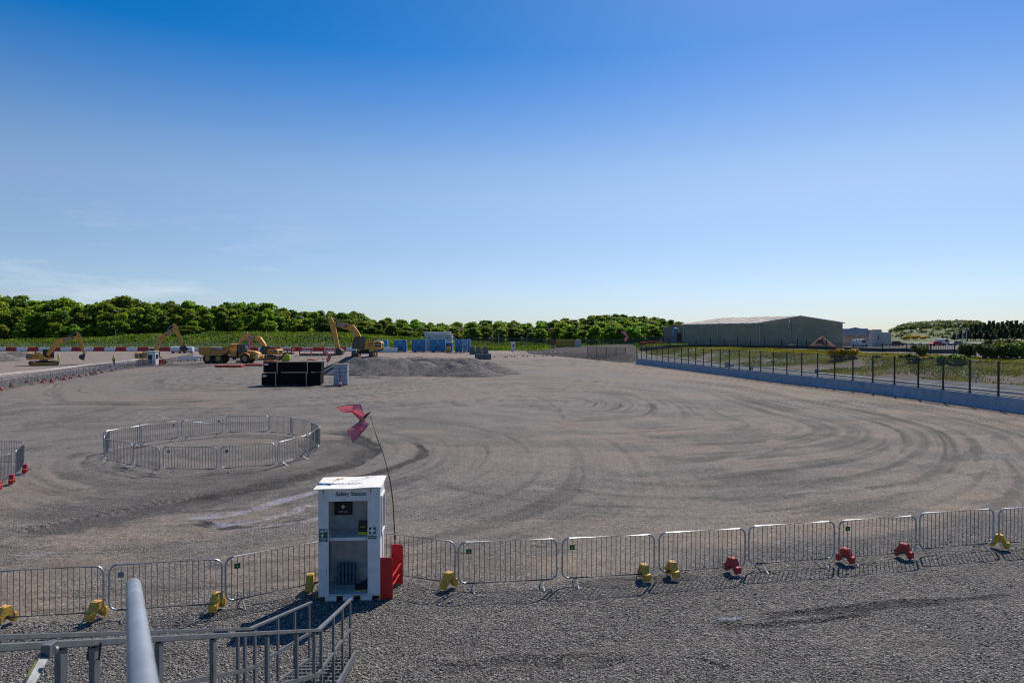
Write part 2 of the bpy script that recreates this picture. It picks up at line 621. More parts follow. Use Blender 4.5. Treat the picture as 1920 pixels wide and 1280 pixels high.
    # pale and brown sweeps across the yard
    for i, (l, w, a, k) in enumerate([
        ([(0, 810), (200, 800), (450, 775), (620, 768)], 1.6, 0.45, 'dark'),
        ([(0, 800), (260, 785), (520, 765)], 0.9, 0.35, 'dark'),
        ([(120, 760), (110, 735), (200, 716), (330, 705), (430, 700)], 1.4, 0.5, 'dark'),
        ([(0, 790), (60, 775), (180, 772)], 1.2, 0.35, 'dark'),
        ([(960, 730), (1010, 745), (1050, 775), (1045, 800)], 0.7, 0.5, 'dark'),
        ([(985, 720), (1030, 738), (1052, 770)], 0.5, 0.45, 'tan'),
        ([(780, 703), (860, 735), (920, 790), (940, 850), (900, 900)], 1.0, 0.45, 'light'),
        ([(820, 700), (930, 740), (1000, 800), (1010, 860), (960, 910)], 0.9, 0.4, 'light'),
        ([(860, 715), (980, 760), (1080, 800)], 0.7, 0.4, 'light'),
        ([(1060, 890), (1200, 908), (1400, 912), (1600, 895), (1800, 860), (1900, 800)], 1.1, 0.6, 'dark'),
        ([(960, 900), (1150, 930), (1400, 935), (1650, 915), (1900, 880)], 0.9, 0.5, 'dark'),
        ([(1250, 870), (1420, 850), (1530, 815), (1520, 785), (1440, 755), (1330, 725)], 1.3, 0.5, 'dark'),
        ([(1200, 845), (1400, 838), (1560, 822), (1590, 800)], 0.9, 0.8, 'tan'),
        ([(1500, 850), (1650, 838), (1700, 820), (1730, 800)], 0.6, 0.7, 'tan'),
        ([(1555, 750), (1620, 765), (1680, 783)], 0.6, 0.7, 'dark'),
        ([(1180, 725), (1420, 745), (1620, 790), (1680, 830), (1620, 870), (1450, 895)], 0.9, 0.45, 'light'),
        ([(1100, 720), (1320, 750), (1440, 790), (1450, 830), (1330, 870), (1150, 885)], 1.0, 0.4, 'light'),
        ([(1500, 735), (1760, 790), (1860, 840), (1800, 890), (1600, 930), (1300, 960)], 1.0, 0.4, 'light'),
        ([(1640, 760), (1830, 800), (1905, 850), (1860, 900)], 0.5, 0.5, 'tan'),
        ([(760, 965), (950, 975), (1200, 965), (1450, 945), (1700, 930), (1900, 900)], 0.9, 0.55, 'tan'),
        ([(800, 905), (900, 925), (1050, 945), (1300, 955)], 0.6, 0.5, 'dark'),
        ([(1190, 815), (1240, 820), (1270, 822)], 0.7, 0.8, 'dark'),
        ([(940, 680), (1000, 688), (1030, 696), (960, 702), (900, 706)], 0.8, 0.9, 'light'),
        ([(990, 684), (1040, 690), (1050, 697), (1010, 701)], 0.6, 0.8, 'light'),
        ([(350, 722), (378, 726), (392, 730)], 1.6, 0.8, 'dark'),
        ([(250, 728), (290, 732), (330, 730)], 1.4, 0.5, 'dark'),
        ([(0, 1075), (150, 1058), (330, 1040), (560, 1010)], 0.7, 0.6, 'tan'),
        ([(60, 930), (180, 915), (300, 905)], 1.2, 0.35, 'dark'),
        # near side
        ([(1270, 1228), (1330, 1240), (1370, 1252)], 0.14, 1.2, 'dark'),
        ([(1400, 1160), (1600, 1140), (1920, 1115)], 0.35, 0.9, 'dark'),
        ([(1330, 1175), (1440, 1172), (1650, 1150)], 0.25, 0.8, 'dark'),
        ([(1430, 1196), (1480, 1204), (1530, 1210)], 0.14, 1.2, 'dark'),
        ([(1000, 1190), (1250, 1165), (1400, 1150)], 0.5, 0.4, 'tan'),
        ([(1200, 1230), (1500, 1190), (1900, 1160)], 0.6, 0.35, 'light'),
        ([(800, 1255), (1000, 1240), (1200, 1230)], 0.5, 0.4, 'dark'),
        ([(1050, 1095), (1180, 1088), (1330, 1078)], 0.5, 0.5, 'dark'),
    ]):
        track(l, w * (0.7 if i < 28 else 1), a * (0.5 if i < 28 else 1), k, rag=(0.3 if i < 28 else 0.5), seed=20 + i, depth=(0.02 if k == 'dark' else 0))
    # hummocks in the loose stone
    zr = zr + coarse * ((fbm(X * 1.1, Y * 1.1, 91, 4) - 0.5) * 0.04 + (fbm(X * 5, Y * 5, 92, 3) - 0.5) * 0.012) * (Y < 45)
    zr = zr + (1 - coarse) * inyard * (fbm(X * 2.4, Y * 2.4, 93, 3) - 0.5) * 0.035 * near
    Z = Z + zr
    # what covers the ground: yard stone, earth terraces, grass, tarmac road
    u = X / np.maximum(Y, 1) * F + 960
    grass = sstep(203, 207, Y) * sstep(1290, 1200, u)
    bx = interp(Y, [p[1] for p in BANK_X], [p[0] for p in BANK_X])
    s = X - bx
    wd = interp(Y, [60, 100, 150, 200], [20, 20, 12, 14])
    n1 = fbm(X * 0.18, Y * 0.18, 61, 4)
    gr = sstep(0.30, 0.52, n1 + 0.20 * sstep(0.2, 1.0, s / wd) - 0.25 * sstep(110, 84, Y) * (s < wd * 0.4)) * (s > 0.6) * (Y > 20)
    plateau = sstep(0, 6, s - wd - 4)
    gr = gr * (1 - plateau * sstep(300, 200, Y))
    grass = np.maximum(grass, gr * (u > 1180))
    grass = np.where((Y > 300), 1.0, grass)
    soil = ((s > 0) & (s < wd + 3) & (Y > 20) & (Y < 260)).astype(float)
    # left far yard: bare pinkish earth behind the double row of barriers
    lrow = interp(X, [-80, -68, -53, -35, -20], [150, 131, 74, 50, 40])
    earth = sstep(0, 5, interp(Y, [40, 60, 71, 129, 150], [-46, -50, -53, -68.6, -72]) - 4 - X + 3 * (fbm(X * .1, Y * .1, 64, 3) - .5)) * (Y > 30) * (Y < 204)
    earth = np.maximum(earth, sstep(150, 165, Y) * (Y < 204) * (X < 25))
    tan = np.maximum(tan * (1 - earth), earth * (0.55 + 0.4 * fbm(X * 0.1, Y * 0.2, 65, 3)))
    tan = np.maximum(tan, soil * 0.8)
    flat = plateau * (Y > 20) * (Y < 330) * (u > 1180)
    tan = tan * (1 - flat)
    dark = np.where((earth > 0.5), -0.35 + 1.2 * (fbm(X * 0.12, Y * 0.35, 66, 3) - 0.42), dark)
    dark = np.where(flat > 0.5, 0.45, np.where(soil > 0.5, 0.35 + blot, dark))
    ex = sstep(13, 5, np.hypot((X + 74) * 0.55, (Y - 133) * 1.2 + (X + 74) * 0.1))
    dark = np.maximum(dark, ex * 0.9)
    tar = ((X > interp(Y, [p[1] for p in FENCE], [p[0] for p in FENCE]) + 1.0) & (s <= 0.6) & (Y > 10) & (Y < 205)).astype(float)
    V = np.stack([X.ravel(), Y.ravel(), Z.ravel()], 1)
    i = np.arange(nr - 1)[:, None] * nc + np.arange(nc - 1)[None, :]
    Fc = np.stack([i, i + 1, i + nc + 1, i + nc], -1).reshape(-1, 4)
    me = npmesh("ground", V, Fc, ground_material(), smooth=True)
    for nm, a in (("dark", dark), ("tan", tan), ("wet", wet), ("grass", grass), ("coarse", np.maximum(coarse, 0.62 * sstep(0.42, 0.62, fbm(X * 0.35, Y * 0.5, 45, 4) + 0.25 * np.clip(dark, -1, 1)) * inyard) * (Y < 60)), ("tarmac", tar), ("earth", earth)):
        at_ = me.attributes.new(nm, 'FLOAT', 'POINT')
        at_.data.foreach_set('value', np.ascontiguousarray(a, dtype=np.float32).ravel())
    o = bpy.data.objects.new("ground", me)
    COL.objects.link(o)
    tag(o, kind="structure")
    return o


def ground_material():
    m = bpy.data.materials.new("yard_stone")
    m.use_nodes = True
    n = m.node_tree.nodes; l = m.node_tree.links
    b = n["Principled BSDF"]
    b.inputs["Specular IOR Level"].default_value = 0.06
    tcn = n.new("ShaderNodeTexCoord")

    def attr(nm):
        a = n.new("ShaderNodeAttribute"); a.attribute_name = nm
        return a.outputs["Fac"]

    def noise(sc, det=4, rough=0.6, src=None):
        z = n.new("ShaderNodeTexNoise")
        z.inputs["Scale"].default_value = sc; z.inputs["Detail"].default_value = det; z.inputs["Roughness"].default_value = rough
        l.new(src or tcn.outputs["Object"], z.inputs["Vector"])
        return z

    def vor(sc, feat='F1'):
        z = n.new("ShaderNodeTexVoronoi"); z.feature = feat
        z.inputs["Scale"].default_value = sc
        l.new(tcn.outputs["Object"], z.inputs["Vector"])
        return z

    def rng(src, a, b_, c, d):
        r = n.new("ShaderNodeMapRange")
        r.inputs[1].default_value = a; r.inputs[2].default_value = b_; r.inputs[3].default_value = c; r.inputs[4].default_value = d
        l.new(src, r.inputs[0])
        return r.outputs[0]

    def mix(f, c1, c2, mode='MIX'):
        x = n.new("ShaderNodeMixRGB"); x.blend_type = mode
        for i, c in ((0, f), (1, c1), (2, c2)):
            if isinstance(c, (int, float)): x.inputs[i].default_value = c
            elif isinstance(c, tuple): x.inputs[i].default_value = (*c, 1)
            else: l.new(c, x.inputs[i])
        return x.outputs[0]

    def mth(op, a, c):
        x = n.new("ShaderNodeMath"); x.operation = op
        for i, v in ((0, a), (1, c)):
            if isinstance(v, (int, float)): x.inputs[i].default_value = v
            else: l.new(v, x.inputs[i])
        return x.outputs[0]

    # individual stones: two sizes
    v1 = vor(34); v2 = vor(15)
    sv1 = n.new("ShaderNodeSeparateXYZ"); l.new(v1.outputs["Color"], sv1.inputs[0])
    sv2 = n.new("ShaderNodeSeparateXYZ"); l.new(v2.outputs["Color"], sv2.inputs[0])
    g1 = rng(sv1.outputs[0], 0, 1, 0.55, 1.45)
    g2 = rng(sv2.outputs[0], 0, 1, 0.6, 1.4)
    gap = rng(v1.outputs["Distance"], 0.32, 0.72, 1.08, 0.28)
    stone = mth('MULTIPLY', mth('MULTIPLY', g1, g2), gap)
    fine = noise(9, 6, 0.75)
    stone_f = rng(fine.outputs[0], 0.30, 0.70, 0.25, 1.75)
    co = attr("coarse")
    gr_ = mix(rng(co, 0, 1, 0.45, 1.0), mth('MULTIPLY', mth('MULTIPLY', stone_f, rng(noise(3.2, 4, 0.7).outputs[0], 0.3, 0.7, 0.74, 1.26)), rng(g1, 0.55, 1.45, 0.72, 1.28)), stone)
    base = mix(attr("tan"), (0.205, 0.178, 0.156), (0.258, 0.202, 0.152))
    base = mix(co, base, (0.240, 0.219, 0.194))
    dk = attr("dark")
    dkm = rng(dk, -0.9, 1.0, 1.5, 0.26)
    col = mix(1.0, base, dkm, 'MULTIPLY')
    col = mix(attr("earth"), col, mix(1.0, (0.27, 0.215, 0.18), dkm, 'MULTIPLY'))
    col = mix(1.0, col, gr_, 'MULTIPLY')
    big = noise(0.5, 4)
    col = mix(1.0, col, rng(big.outputs[0], 0.3, 0.7, 0.88, 1.12), 'MULTIPLY')
    # grass and rough herbage
    gn = noise(0.7, 6, 0.7); gn2 = noise(0.09, 4)
    gcol = mix(rng(gn.outputs[0], 0.35, 0.65, 0, 1), (0.040, 0.078, 0.014), (0.115, 0.150, 0.032))
    gcol = mix(rng(gn2.outputs[0], 0.4, 0.62, 0, 0.6), gcol, (0.13, 0.115, 0.055))
    gcol = mix(rng(noise(0.035, 6, 0.75).outputs[0], 0.48, 0.60, 0, 0.75), gcol, (0.022, 0.038, 0.012))
    col = mix(attr("grass"), col, gcol)
    tarm = mix(rng(noise(0.35, 5).outputs[0], 0.42, 0.6, 0, 1), (0.15, 0.16, 0.165), (0.085, 0.085, 0.085))
    col = mix(attr("tarmac"), col, tarm)
    wt = attr("wet")
    col = mix(wt, col, mix(rng(fine.outputs[0], 0.35, 0.65, 0, 1), (0.31, 0.27, 0.275), (0.17, 0.145, 0.14)))
    l.new(col, b.inputs["Base Color"])
    wsel = rng(mth('MULTIPLY', wt, rng(noise(2.2, 4).outputs[0], 0.38, 0.58, 0.2, 1.0)), 0.3, 0.8, 0, 1)
    l.new(rng(wsel, 0, 1, 0.93, 0.22), b.inputs["Roughness"])
    l.new(rng(wsel, 0, 1, 0.34, 0.5), b.inputs["Specular IOR Level"])
    hgt = mix(co, mth('ADD', mth('MULTIPLY', fine.outputs[0], 1.0), mth('MULTIPLY', g1, 0.35)), mth('ADD', mth('MULTIPLY', v1.outputs["Distance"], -1.6), mth('MULTIPLY', v2.outputs["Distance"], -2.2)))
    bp = n.new("ShaderNodeBump")
    bp.inputs["Distance"].default_value = 0.03
    l.new(rng(wsel, 0, 1, 0.9, 0.05), bp.inputs["Strength"])
    l.new(hgt, bp.inputs["Height"])
    l.new(bp.outputs[0], b.inputs["Normal"])
    return m


ground = build_ground()


# loose stones lying on the near side: far more than anyone could count
def build_gravel():
    rng = np.random.default_rng(4)
    N = 120000
    d = 10.6 * (24.0 / 10.6) ** (rng.random(N) ** 1.25)
    x = (rng.random(N) * 2 - 1) * 0.86 * d
    fl = [(-60, 14.6), (-10.0, 13.2), (-6.8, 14.1), (-3, 15.3), (-1.0, 15.2), (0.8, 15.4), (3.3, 16.2), (6.5, 17.6), (10, 19.0), (14, 20.6), (30, 27)]
    lim = interp(x, [p[0] for p in fl], [p[1] for p in fl])
    keep = (d < lim + rng.normal(0, 0.5, N)) & (fbm(x * 0.8, d * 0.8, 41, 3) > 0.36 + 0.2 * rng.random(N) - 0.1)
    x = x[keep]; d = d[keep]; N = len(x)
    base = np.array([(-1, -1, -.6), (1, -1, -.6), (1, 1, -.6), (-1, 1, -.6), (-.7, -.7, .7), (.7, -.7, .6), (.6, .7, .75), (-.7, .6, .6)])
    s = np.minimum(np.exp(rng.normal(math.log(0.0082), 0.42, N)), 0.021)
    V = base[None] * s[:, None, None] * (1 + rng.normal(0, 0.22, (N, 8, 3)))
    V[:, :, 2] *= 0.75
    a = rng.random(N) * 6.28; c, sn = np.cos(a), np.sin(a)
    tl = rng.normal(0, 0.35, N)
    vx, vy, vz = V[:, :, 0].copy(), V[:, :, 1].copy(), V[:, :, 2].copy()
    vx2 = vx + 0; vz2 = vz * np.cos(tl)[:, None] + vx * np.sin(tl)[:, None]; vx2 = vx * np.cos(tl)[:, None] - vz * np.sin(tl)[:, None]
    V[:, :, 0] = vx2 * c[:, None] - vy * sn[:, None] + x[:, None]
    V[:, :, 1] = vx2 * sn[:, None] + vy * c[:, None] + d[:, None]
    cz = terrain(x, d) + ((fbm(x * 1.1, d * 1.1, 91, 4) - 0.5) * 0.04 + (fbm(x * 5, d * 5, 92, 3) - 0.5) * 0.012)
    V[:, :, 2] = vz2 + cz[:, None] + s[:, None] * 0.35
    fb = np.array([(3, 2, 1, 0), (4, 5, 6, 7), (0, 1, 5, 4), (1, 2, 6, 5), (2, 3, 7, 6), (3, 0, 4, 7)])
    Fc = (fb[None] + (np.arange(N) * 8)[:, None, None]).reshape(-1, 4)
    m = bpy.data.materials.new("loose_stone"); m.use_nodes = True
    nn = m.node_tree.nodes; ll = m.node_tree.links
    b = nn["Principled BSDF"]; b.inputs["Roughness"].default_value = 0.85
    b.inputs["Specular IOR Level"].default_value = 0.3
    at_ = nn.new("ShaderNodeAttribute"); at_.attribute_name = "tone"
    cr_ = nn.new("ShaderNodeValToRGB")
    cr_.color_ramp.elements[0].color = (0.07, 0.064, 0.058, 1); cr_.color_ramp.elements[1].color = (0.45, 0.41, 0.37, 1)
    e = cr_.color_ramp.elements.new(0.5); e.color = (0.19, 0.174, 0.158, 1)
    ll.new(at_.outputs["Fac"], cr_.inputs[0]); ll.new(cr_.outputs[0], b.inputs["Base Color"])
    me = npmesh("gravel", V.reshape(-1, 3), Fc, m)
    t = me.attributes.new("tone", 'FLOAT', 'POINT')
    t.data.foreach_set('value', np.repeat(rng.random(N), 8).astype(np.float32))
    o = bpy.data.objects.new("gravel", me); COL.objects.link(o)
    tag(o, "loose grey crushed stone strewn over the near side of the barriers", "gravel", kind="stuff")


build_gravel()

# ---------------------------------------------------------------- materials
def gal(name, c=(0.42, 0.44, 0.46), rough=0.42, metal=0.85):
    return mat(name, c, rough, metal, var=0.10, scale=9, col2=tuple(x * 0.72 for x in c))


M_gal = gal("galvanised_steel")
M_alu = gal("aluminium", (0.17, 0.18, 0.19), 0.55, 0.45)
M_rod = gal("dull_backlit_rod", (0.20, 0.20, 0.21), 0.6, 0.5)  # rougher, darker than the frame: the rods' backlit shade is put into the colour
M_tube = gal("scaffold_tube", (0.34, 0.37, 0.41), 0.5, 0.6)
M_yel = mat("yellow_plastic", (0.66, 0.40, 0.03), 0.6, col2=(0.40, 0.25, 0.06), scale=9)
M_red = mat("red_plastic", (0.50, 0.025, 0.025), 0.6, col2=(0.26, 0.04, 0.04), scale=9)
M_redpaint = mat("red_paint", (0.52, 0.012, 0.014), 0.42, var=0.08)
M_white = mat("white_paint", (0.74, 0.74, 0.75), 0.5, var=0.03, col2=(0.58, 0.57, 0.54), scale=4)
M_whitein = mat("scuffed_white", (0.60, 0.585, 0.55), 0.7, col2=(0.40, 0.385, 0.35), scale=5)
M_roofw = mat("worn_white_board", (0.80, 0.79, 0.75), 0.6, col2=(0.72, 0.66, 0.56), scale=4)
M_green = mat("sign_green", (0.006, 0.11, 0.055), 0.45, var=0.05)
M_greenmid = mat("sign_green_pale", (0.06, 0.28, 0.20), 0.45, var=0.05)
M_signw = mat("sign_white", (0.75, 0.77, 0.77), 0.5, var=0.02)
M_black = mat("black_plastic", (0.012, 0.012, 0.014), 0.45, var=0.1)
M_ink = mat("black_ink", (0.02, 0.02, 0.03), 0.6, var=0.0)
M_blueink = mat("faded_blue_ink", (0.18, 0.24, 0.36), 0.7, var=0.1)
M_orange = mat("orange_stain", (0.82, 0.42, 0.18), 0.7, var=0.1)
M_wood = mat("pale_timber", (0.50, 0.39, 0.25), 0.8, col2=(0.36, 0.26, 0.15), scale=8)
M_glass = mat("dark_glass", (0.03, 0.035, 0.04), 0.12, var=0.1)
M_bottle = mat("bottle_plastic", (0.10, 0.17, 0.20), 0.2, var=0.1)
M_cap = mat("blue_bottle_cap", (0.03, 0.20, 0.35), 0.4, var=0.05)
M_rust = mat("rusty_steel", (0.26, 0.11, 0.05), 0.8, col2=(0.13, 0.06, 0.035), scale=14)
M_ytape = mat("yellow_tape", (0.75, 0.62, 0.03), 0.5, var=0.05)


# ---------------------------------------------------------------- crowd barriers
def make_barrier(label, plate=None, rods=18):
    t = thing("crowd_barrier", label, "barrier")
    L, z0, z1, r = 2.22, 0.17, 1.08, 0.16
    pts = []
    for cx, cz, a0 in ((L / 2 - r, z1 - r, 0), (-L / 2 + r, z1 - r, 90), (-L / 2 + r, z0 + r, 180), (L / 2 - r, z0 + r, 270)):
        for k in range(5):
            a = R(a0 + k * 22.5)
            pts.append((cx + r * math.cos(a), 0, cz + r * math.sin(a)))
    h = MB().tube(pts, 0.021, 8, closed=True)
    b = MB()
    for k in range(rods):
        x = -L / 2 + L * (k + 1) / (rods + 1)
        e = 0.0
        dx = L / 2 - abs(x)
        if dx < r:
            e = r - math.sqrt(max(0, r * r - (r - dx) ** 2))
        b.tube([(x, 0, z0 + e), (x, 0, z1 - e)], 0.0075, 5, caps=False)
    b.build("upright_rods", M_rod, t)
    for s in (-1, 1):
        f = MB()
        x = s * (L / 2 - 0.33)
        f.tube([(x, 0, z0 - 0.01), (x, 0.02, z0 - 0.03), (x, 0.29, 0.015)], 0.014, 6)
        f.tube([(x, 0, z0 - 0.01), (x, -0.02, z0 - 0.03), (x, -0.29, 0.015)], 0.014, 6)
        f.build("foot", M_gal, t, smooth=True)
    for z in (0.42, 0.78):
        h.tube([(L / 2, 0, z), (L / 2 + 0.045, 0, z), (L / 2 + 0.05, 0.02, z - 0.04)], 0.008, 5)
        h.box(-L / 2 - 0.035, -L / 2 + 0.01, -0.012, 0.012, z + 0.02, z + 0.035)
    h.build("frame", M_gal, t, smooth=True)
    if plate is not None:
        p = MB().box(-L / 2 + 0.17, -L / 2 + 0.29, -0.017, -0.009, z1 - 0.26, z1 - 0.15).build("owner_plate", plate, t)
        if plate is M_green:
            MB().prism([(-0.02, -0.03), (0.02, -0.03), (0, 0.012)], -0.0205, -0.018).build("mark", M_ytape, p, loc=(-L / 2 + 0.23, 0, z1 - 0.195))
    return t


M_gplate = mat("grey_plate", (0.2, 0.21, 0.22), 0.5)
BAR = {
    None: make_barrier("galvanised crowd barrier", None),
    'green': make_barrier("galvanised crowd barrier", M_green),
    'grey': make_barrier("galvanised crowd barrier", M_gplate),
}
used = set()


def put_barrier(a, b, label, group, plate=None, flip=False):
    """stand a panel between two ground points"""
    c = (a + b) / 2
    ang = math.atan2(b.y - a.y, b.x - a.x) + (math.pi if flip else 0)
    c.z = tz(c.x, c.y)
    src = BAR[plate]
    if plate not in used:
        used.add(plate)
        src.location = c; src.rotation_euler = (0, 0, ang)
        tag(src, label, None, group)
        o = src
    else:
        o = dup(src, c, ang, label, group)
    ln = (b - a).length
    o.scale = (min(1.04, max(0.9, ln / 2.27)), 1, 1)
    o.rotation_euler[0] = random.uniform(-0.03, 0.03); o.rotation_euler[1] = random.uniform(-0.008, 0.008)
    return o


random.seed(3)
row = [((-24, 1161), (196, 1148), None, "leftmost front row barrier, cut by the picture edge"),
       ((202, 1146), (418, 1132), 'grey', "front row barrier with small grey plate, behind the thick foreground tube"),
       ((421, 1129), (636, 1084), 'green', "green plated front row barrier that runs behind the safety hut"),
       ((660, 1062), (854, 1094), None, "slanted barrier tied between the red fire stand and the bird scarer pole"),
       ((858, 1095), (1046, 1087), 'green', "first green plated front row barrier right of the safety station, standing on bare feet"),
       ((1052, 1085), (1228, 1075.5), 'green', "green plated front row barrier whose right foot carries a yellow weight"),
       ((1233.5, 1073), (1398, 1062), None, "front row barrier with yellow weight on left foot and red on right foot"),
       ((1402, 1058), (1566, 1047), None, "front row barrier without weights or plate between two red weights"),
       ((1571, 1046.5), (1718, 1034), 'green', "green plated front row barrier with a red weight on each foot"),
       ((1721, 1030), (1865, 1018.5), None, "front row barrier without weights just left of the last yellow weight"),
       ((1869, 1019), (2010, 1009), None, "last barrier of the front row, cut by the right picture edge")]
ends = []
for (a, b, pl, lab) in row:
    A = G(a[0], a[1], 0.15); B = G(b[0], b[1], 0.15)
    if "runs behind the safety" in lab:
        B = A + (G(581, 1096, 0.15) - A).normalized() * 2.27
    if "slanted" in lab:
        B = G(854, 1094, 0.15); A = B - (B - G(746.5, 1079, 0.15)).normalized() * 2.27
    ends.append((A, B))
    put_barrier(A, B, lab, "crowd barriers of the front row", pl)


# weights saddled over barrier feet
def make_weight(m, cat_label):
    t = thing("barrier_weight", cat_label, "barrier weight")
    b = MB()
    prof = [(y_ * 0.78, z_) for y_, z_ in [(-.33, .075), (-.345, .25), (-.25, .275), (-.12, .47), (.12, .47), (.25, .275), (.345, .25), (.33, .075), (.21, .06), (.055, .25), (-.055, .25), (-.21, .06)]]
    pr = MB()
    pr.prism(prof, -0.095, 0.095, axis='x')
    MB().box(-0.06, 0.06, -0.05, 0.05, 0.468, 0.482).build("filler_cap", M_orange if m is M_yel else m, t, bevel=0.006)
    g = pr
    for s in (-1, 1):
        g.prism([(s * .156, .12), (s * .234, .14), (s * .218, .24), (s * .148, .30)], -0.112, 0.112, axis='x')
    g.build("saddle", m, t, bevel=0.012)
    return t


WT = {'y': make_weight(M_yel, "yellow plastic barrier weight"), 'r': make_weight(M_red, "red plastic barrier weight")}
wused = set()


def put_weight(k, p, ang, label, group, sc=1.0):
    p = Vector((p.x, p.y, tz(p.x, p.y)))
    if k not in wused:
        wused.add(k)
        o = WT[k]; o.location = p; o.rotation_euler = (0, 0, ang); tag(o, label, None, group)
    else:
        o = dup(WT[k], p, ang, label, group)
    o.scale = (sc * .80, sc * .82, sc * .84)
    return o


def row_angle(i):
    A, B = ends[i]
    return math.atan2(B.y - A.y, B.x - A.x)


for k, px, py, i, da, lab in [
        ('y', 6, 1166, 0, -0.45, "yellow barrier weight at the left picture edge"),
        ('y', 174, 1160, 0, -0.40, "yellow barrier weight on the row's left part, left of the thick foreground tube"),
        ('y', 405, 1141, 1, -0.30, "yellow barrier weight between the thick foreground tube and the safety station"),
        ('y', 588, 1106, 2, -0.45, "yellow barrier weight half hidden behind the left wall of the safety station"),
        ('y', 836, 1101, 3, -0.40, "yellow barrier weight just right of the bird scarer pole"),
        ('y', 1213, 1086, 5, 0.10, "taller looking yellow weight on the left of the pair that flanks a barrier joint"),
        ('y', 1266, 1080, 6, 0.16, "yellow weight on the right of the pair that flanks a barrier joint"),
        ('r', 1380, 1072, 6, 0.30, "red barrier weight nearest the yellow pair"),
        ('r', 1596, 1054, 8, 0.42, "red barrier weight on the left foot of the green plated barrier"),
        ('r', 1706, 1044, 8, 0.34, "red barrier weight on the right foot of the green plated barrier, turned outward"),
        ('y', 1889, 1027, 10, 0.50, "yellow barrier weight near the right picture edge")]:
    A, B = ends[i]
    p = G(px, py, 0.1)
    # set it on the foot line of its barrier
    d = (B - A).normalized(); q = A + d * (p - A).dot(d)
    put_weight(k, q, row_angle(i) + da, lab, "weights on the front row of barriers")

# the ring of fourteen barriers
ring = [((305, 878.5), (408, 880), 'grey', "ring barrier facing the viewer with a grey plate"),
        ((413.4, 878.5), (517.6, 872), 'green', "ring barrier facing the viewer with a green plate"),
        ((519.7, 869.4), (576.2, 852), None, "ring barrier on the right front, left of the overlapping corner panels"),
        ((578.8, 851), (598, 835.5), None, "steeply foreshortened ring barrier at the right end, nearer one"),
        ((603, 837), (581, 821.5), None, "foreshortened ring barrier at the far right corner of the ring"),
        ((579.5, 821), (549, 815), None, "short looking back ring barrier next to the right corner"),
        ((547, 814.5), (506, 809.5), None, "back ring barrier right of the longest back panel"),
        ((503.5, 809), (423, 810.5), None, "back ring barrier seen square on, without plate"),
        ((418.6, 812.5), (339, 820), 'grey', "back ring barrier with a dark plate and a blue scrap on the ground behind"),
        ((335, 821), (257, 831), 'grey', "back ring barrier with a dark plate on its top right, left of the blue scrap"),
        ((254.6, 833), (205.5, 842), None, "back left ring barrier next to the left corner"),
        ((204.6, 842.5), (195.2, 857), None, "edge-on ring barrier at the left end"),
        ((195, 861.5), (249.6, 872.5), None, "front left ring barrier casting the long corner shadow"),
        ((252, 872.5), (298, 881.5), None, "front ring barrier draped with a red and white rag at its left end")]
for a, b, pl, lab in ring:
    A = G(a[0], a[1], 0.15); B = G(b[0], b[1], 0.15)
    if (B - A).length > 2.9 or (B - A).length < 1.8:
        c = (A + B) / 2; d = (B - A).normalized() * 1.14
        A, B = c - d, c + d
    put_barrier(A, B, lab, "crowd barriers of the ring", pl)

# pen at the left picture edge
pen = [((28.5, 889.5), (47.3, 869), None, "pen barrier at the left edge, foreshortened one with the red weight by its far foot"),
       ((46, 868), (-52, 866), None, "back pen barrier at the left edge, seen square on"),
       ((22, 893), (-40, 921), None, "front pen barrier running out of the left picture edge")]
pe = []
for a, b, pl, lab in pen:
    A = G(a[0], a[1], 0.15); B = G(b[0], b[1], 0.15)
    A, B = A, A + (B - A).normalized() * 2.27
    pe.append((A, B))
    put_barrier(A, B, lab, "crowd barriers of the left pen", pl)
for px, py, lab in [(47, 881, "red barrier weight at the far corner of the left pen"), (22, 901, "red barrier weight at the near corner of the left pen"), (-3, 914, "red barrier weight of the left pen cut by the picture edge")]:
    put_weight('r', G(px, py, 0.15), R(28), lab, "weights of the left pen")

# far double row on the left, with its weights
def walk(path, z=0.0):
    P = [G(x, y) for x, y in path]
    out = [P[0]]
    for a, b in zip(P[:-1], P[1:]):
        out.append(b)
    return out


def line_panels(path, label, group, step=2.32):
    P = path
    acc = []
    for a, b in zip(P[:-1], P[1:]):
        n = max(1, round((b - a).length / step))
        for k in range(n):
            p = a.lerp(b, k / n); q = a.lerp(b, (k + 1) / n)
            s = (q - p).normalized()
            m = (p + q) / 2
            acc.append((m, math.atan2(s.y, s.x)))
            put_barrier(m - s * 1.13, m + s * 1.13, label, group, None)
    return acc


front = line_panels(walk([(-60, 742), (60, 722), (150, 707), (235, 693), (292, 684.5)]),
                    "galvanised barrier in the near line of the far left double row", "near line of the far left barriers")
back = line_panels(walk([(-60, 733), (40, 719.5), (120, 706), (200, 693), (268, 683.5)]),
                   "galvanised barrier in the back line of the far left double row", "back line of the far left barriers")
wl_ = [(1, 732, 'r'), (21, 726, 'r'), (60, 720, 'y'), (79.7, 717.5, 'r'), (96.5, 714, 'r'), (97, 717, 'r'), (115, 711, 'r'), (120, 712.5, 'r'), (132, 710, 'r'), (149, 706.5, 'r'), (163, 704.5, 'y'), (169.5, 701.5, 'r'), (172.5, 703.5, 'r'), (179, 702, 'r'), (191, 699.3, 'r'), (209, 696, 'r'), (217.5, 693.5, 'r'), (228, 691.5, 'y'), (240, 690.5, 'y'), (259, 687.7, 'r'), (270, 686.5, 'r'), (281, 685, 'r'),
       (21.5, 721.5, 'y'), (50, 717.2, 'r'), (72, 714, 'y'), (83.5, 714, 'r'), (107, 709.8, 'r'), (123, 706.6, 'r'), (138, 704.6, 'r'), (177, 698, 'r'), (186, 695.3, 'r'), (235, 689.7, 'r'), (255, 686, 'y'), (264.5, 685, 'r')]
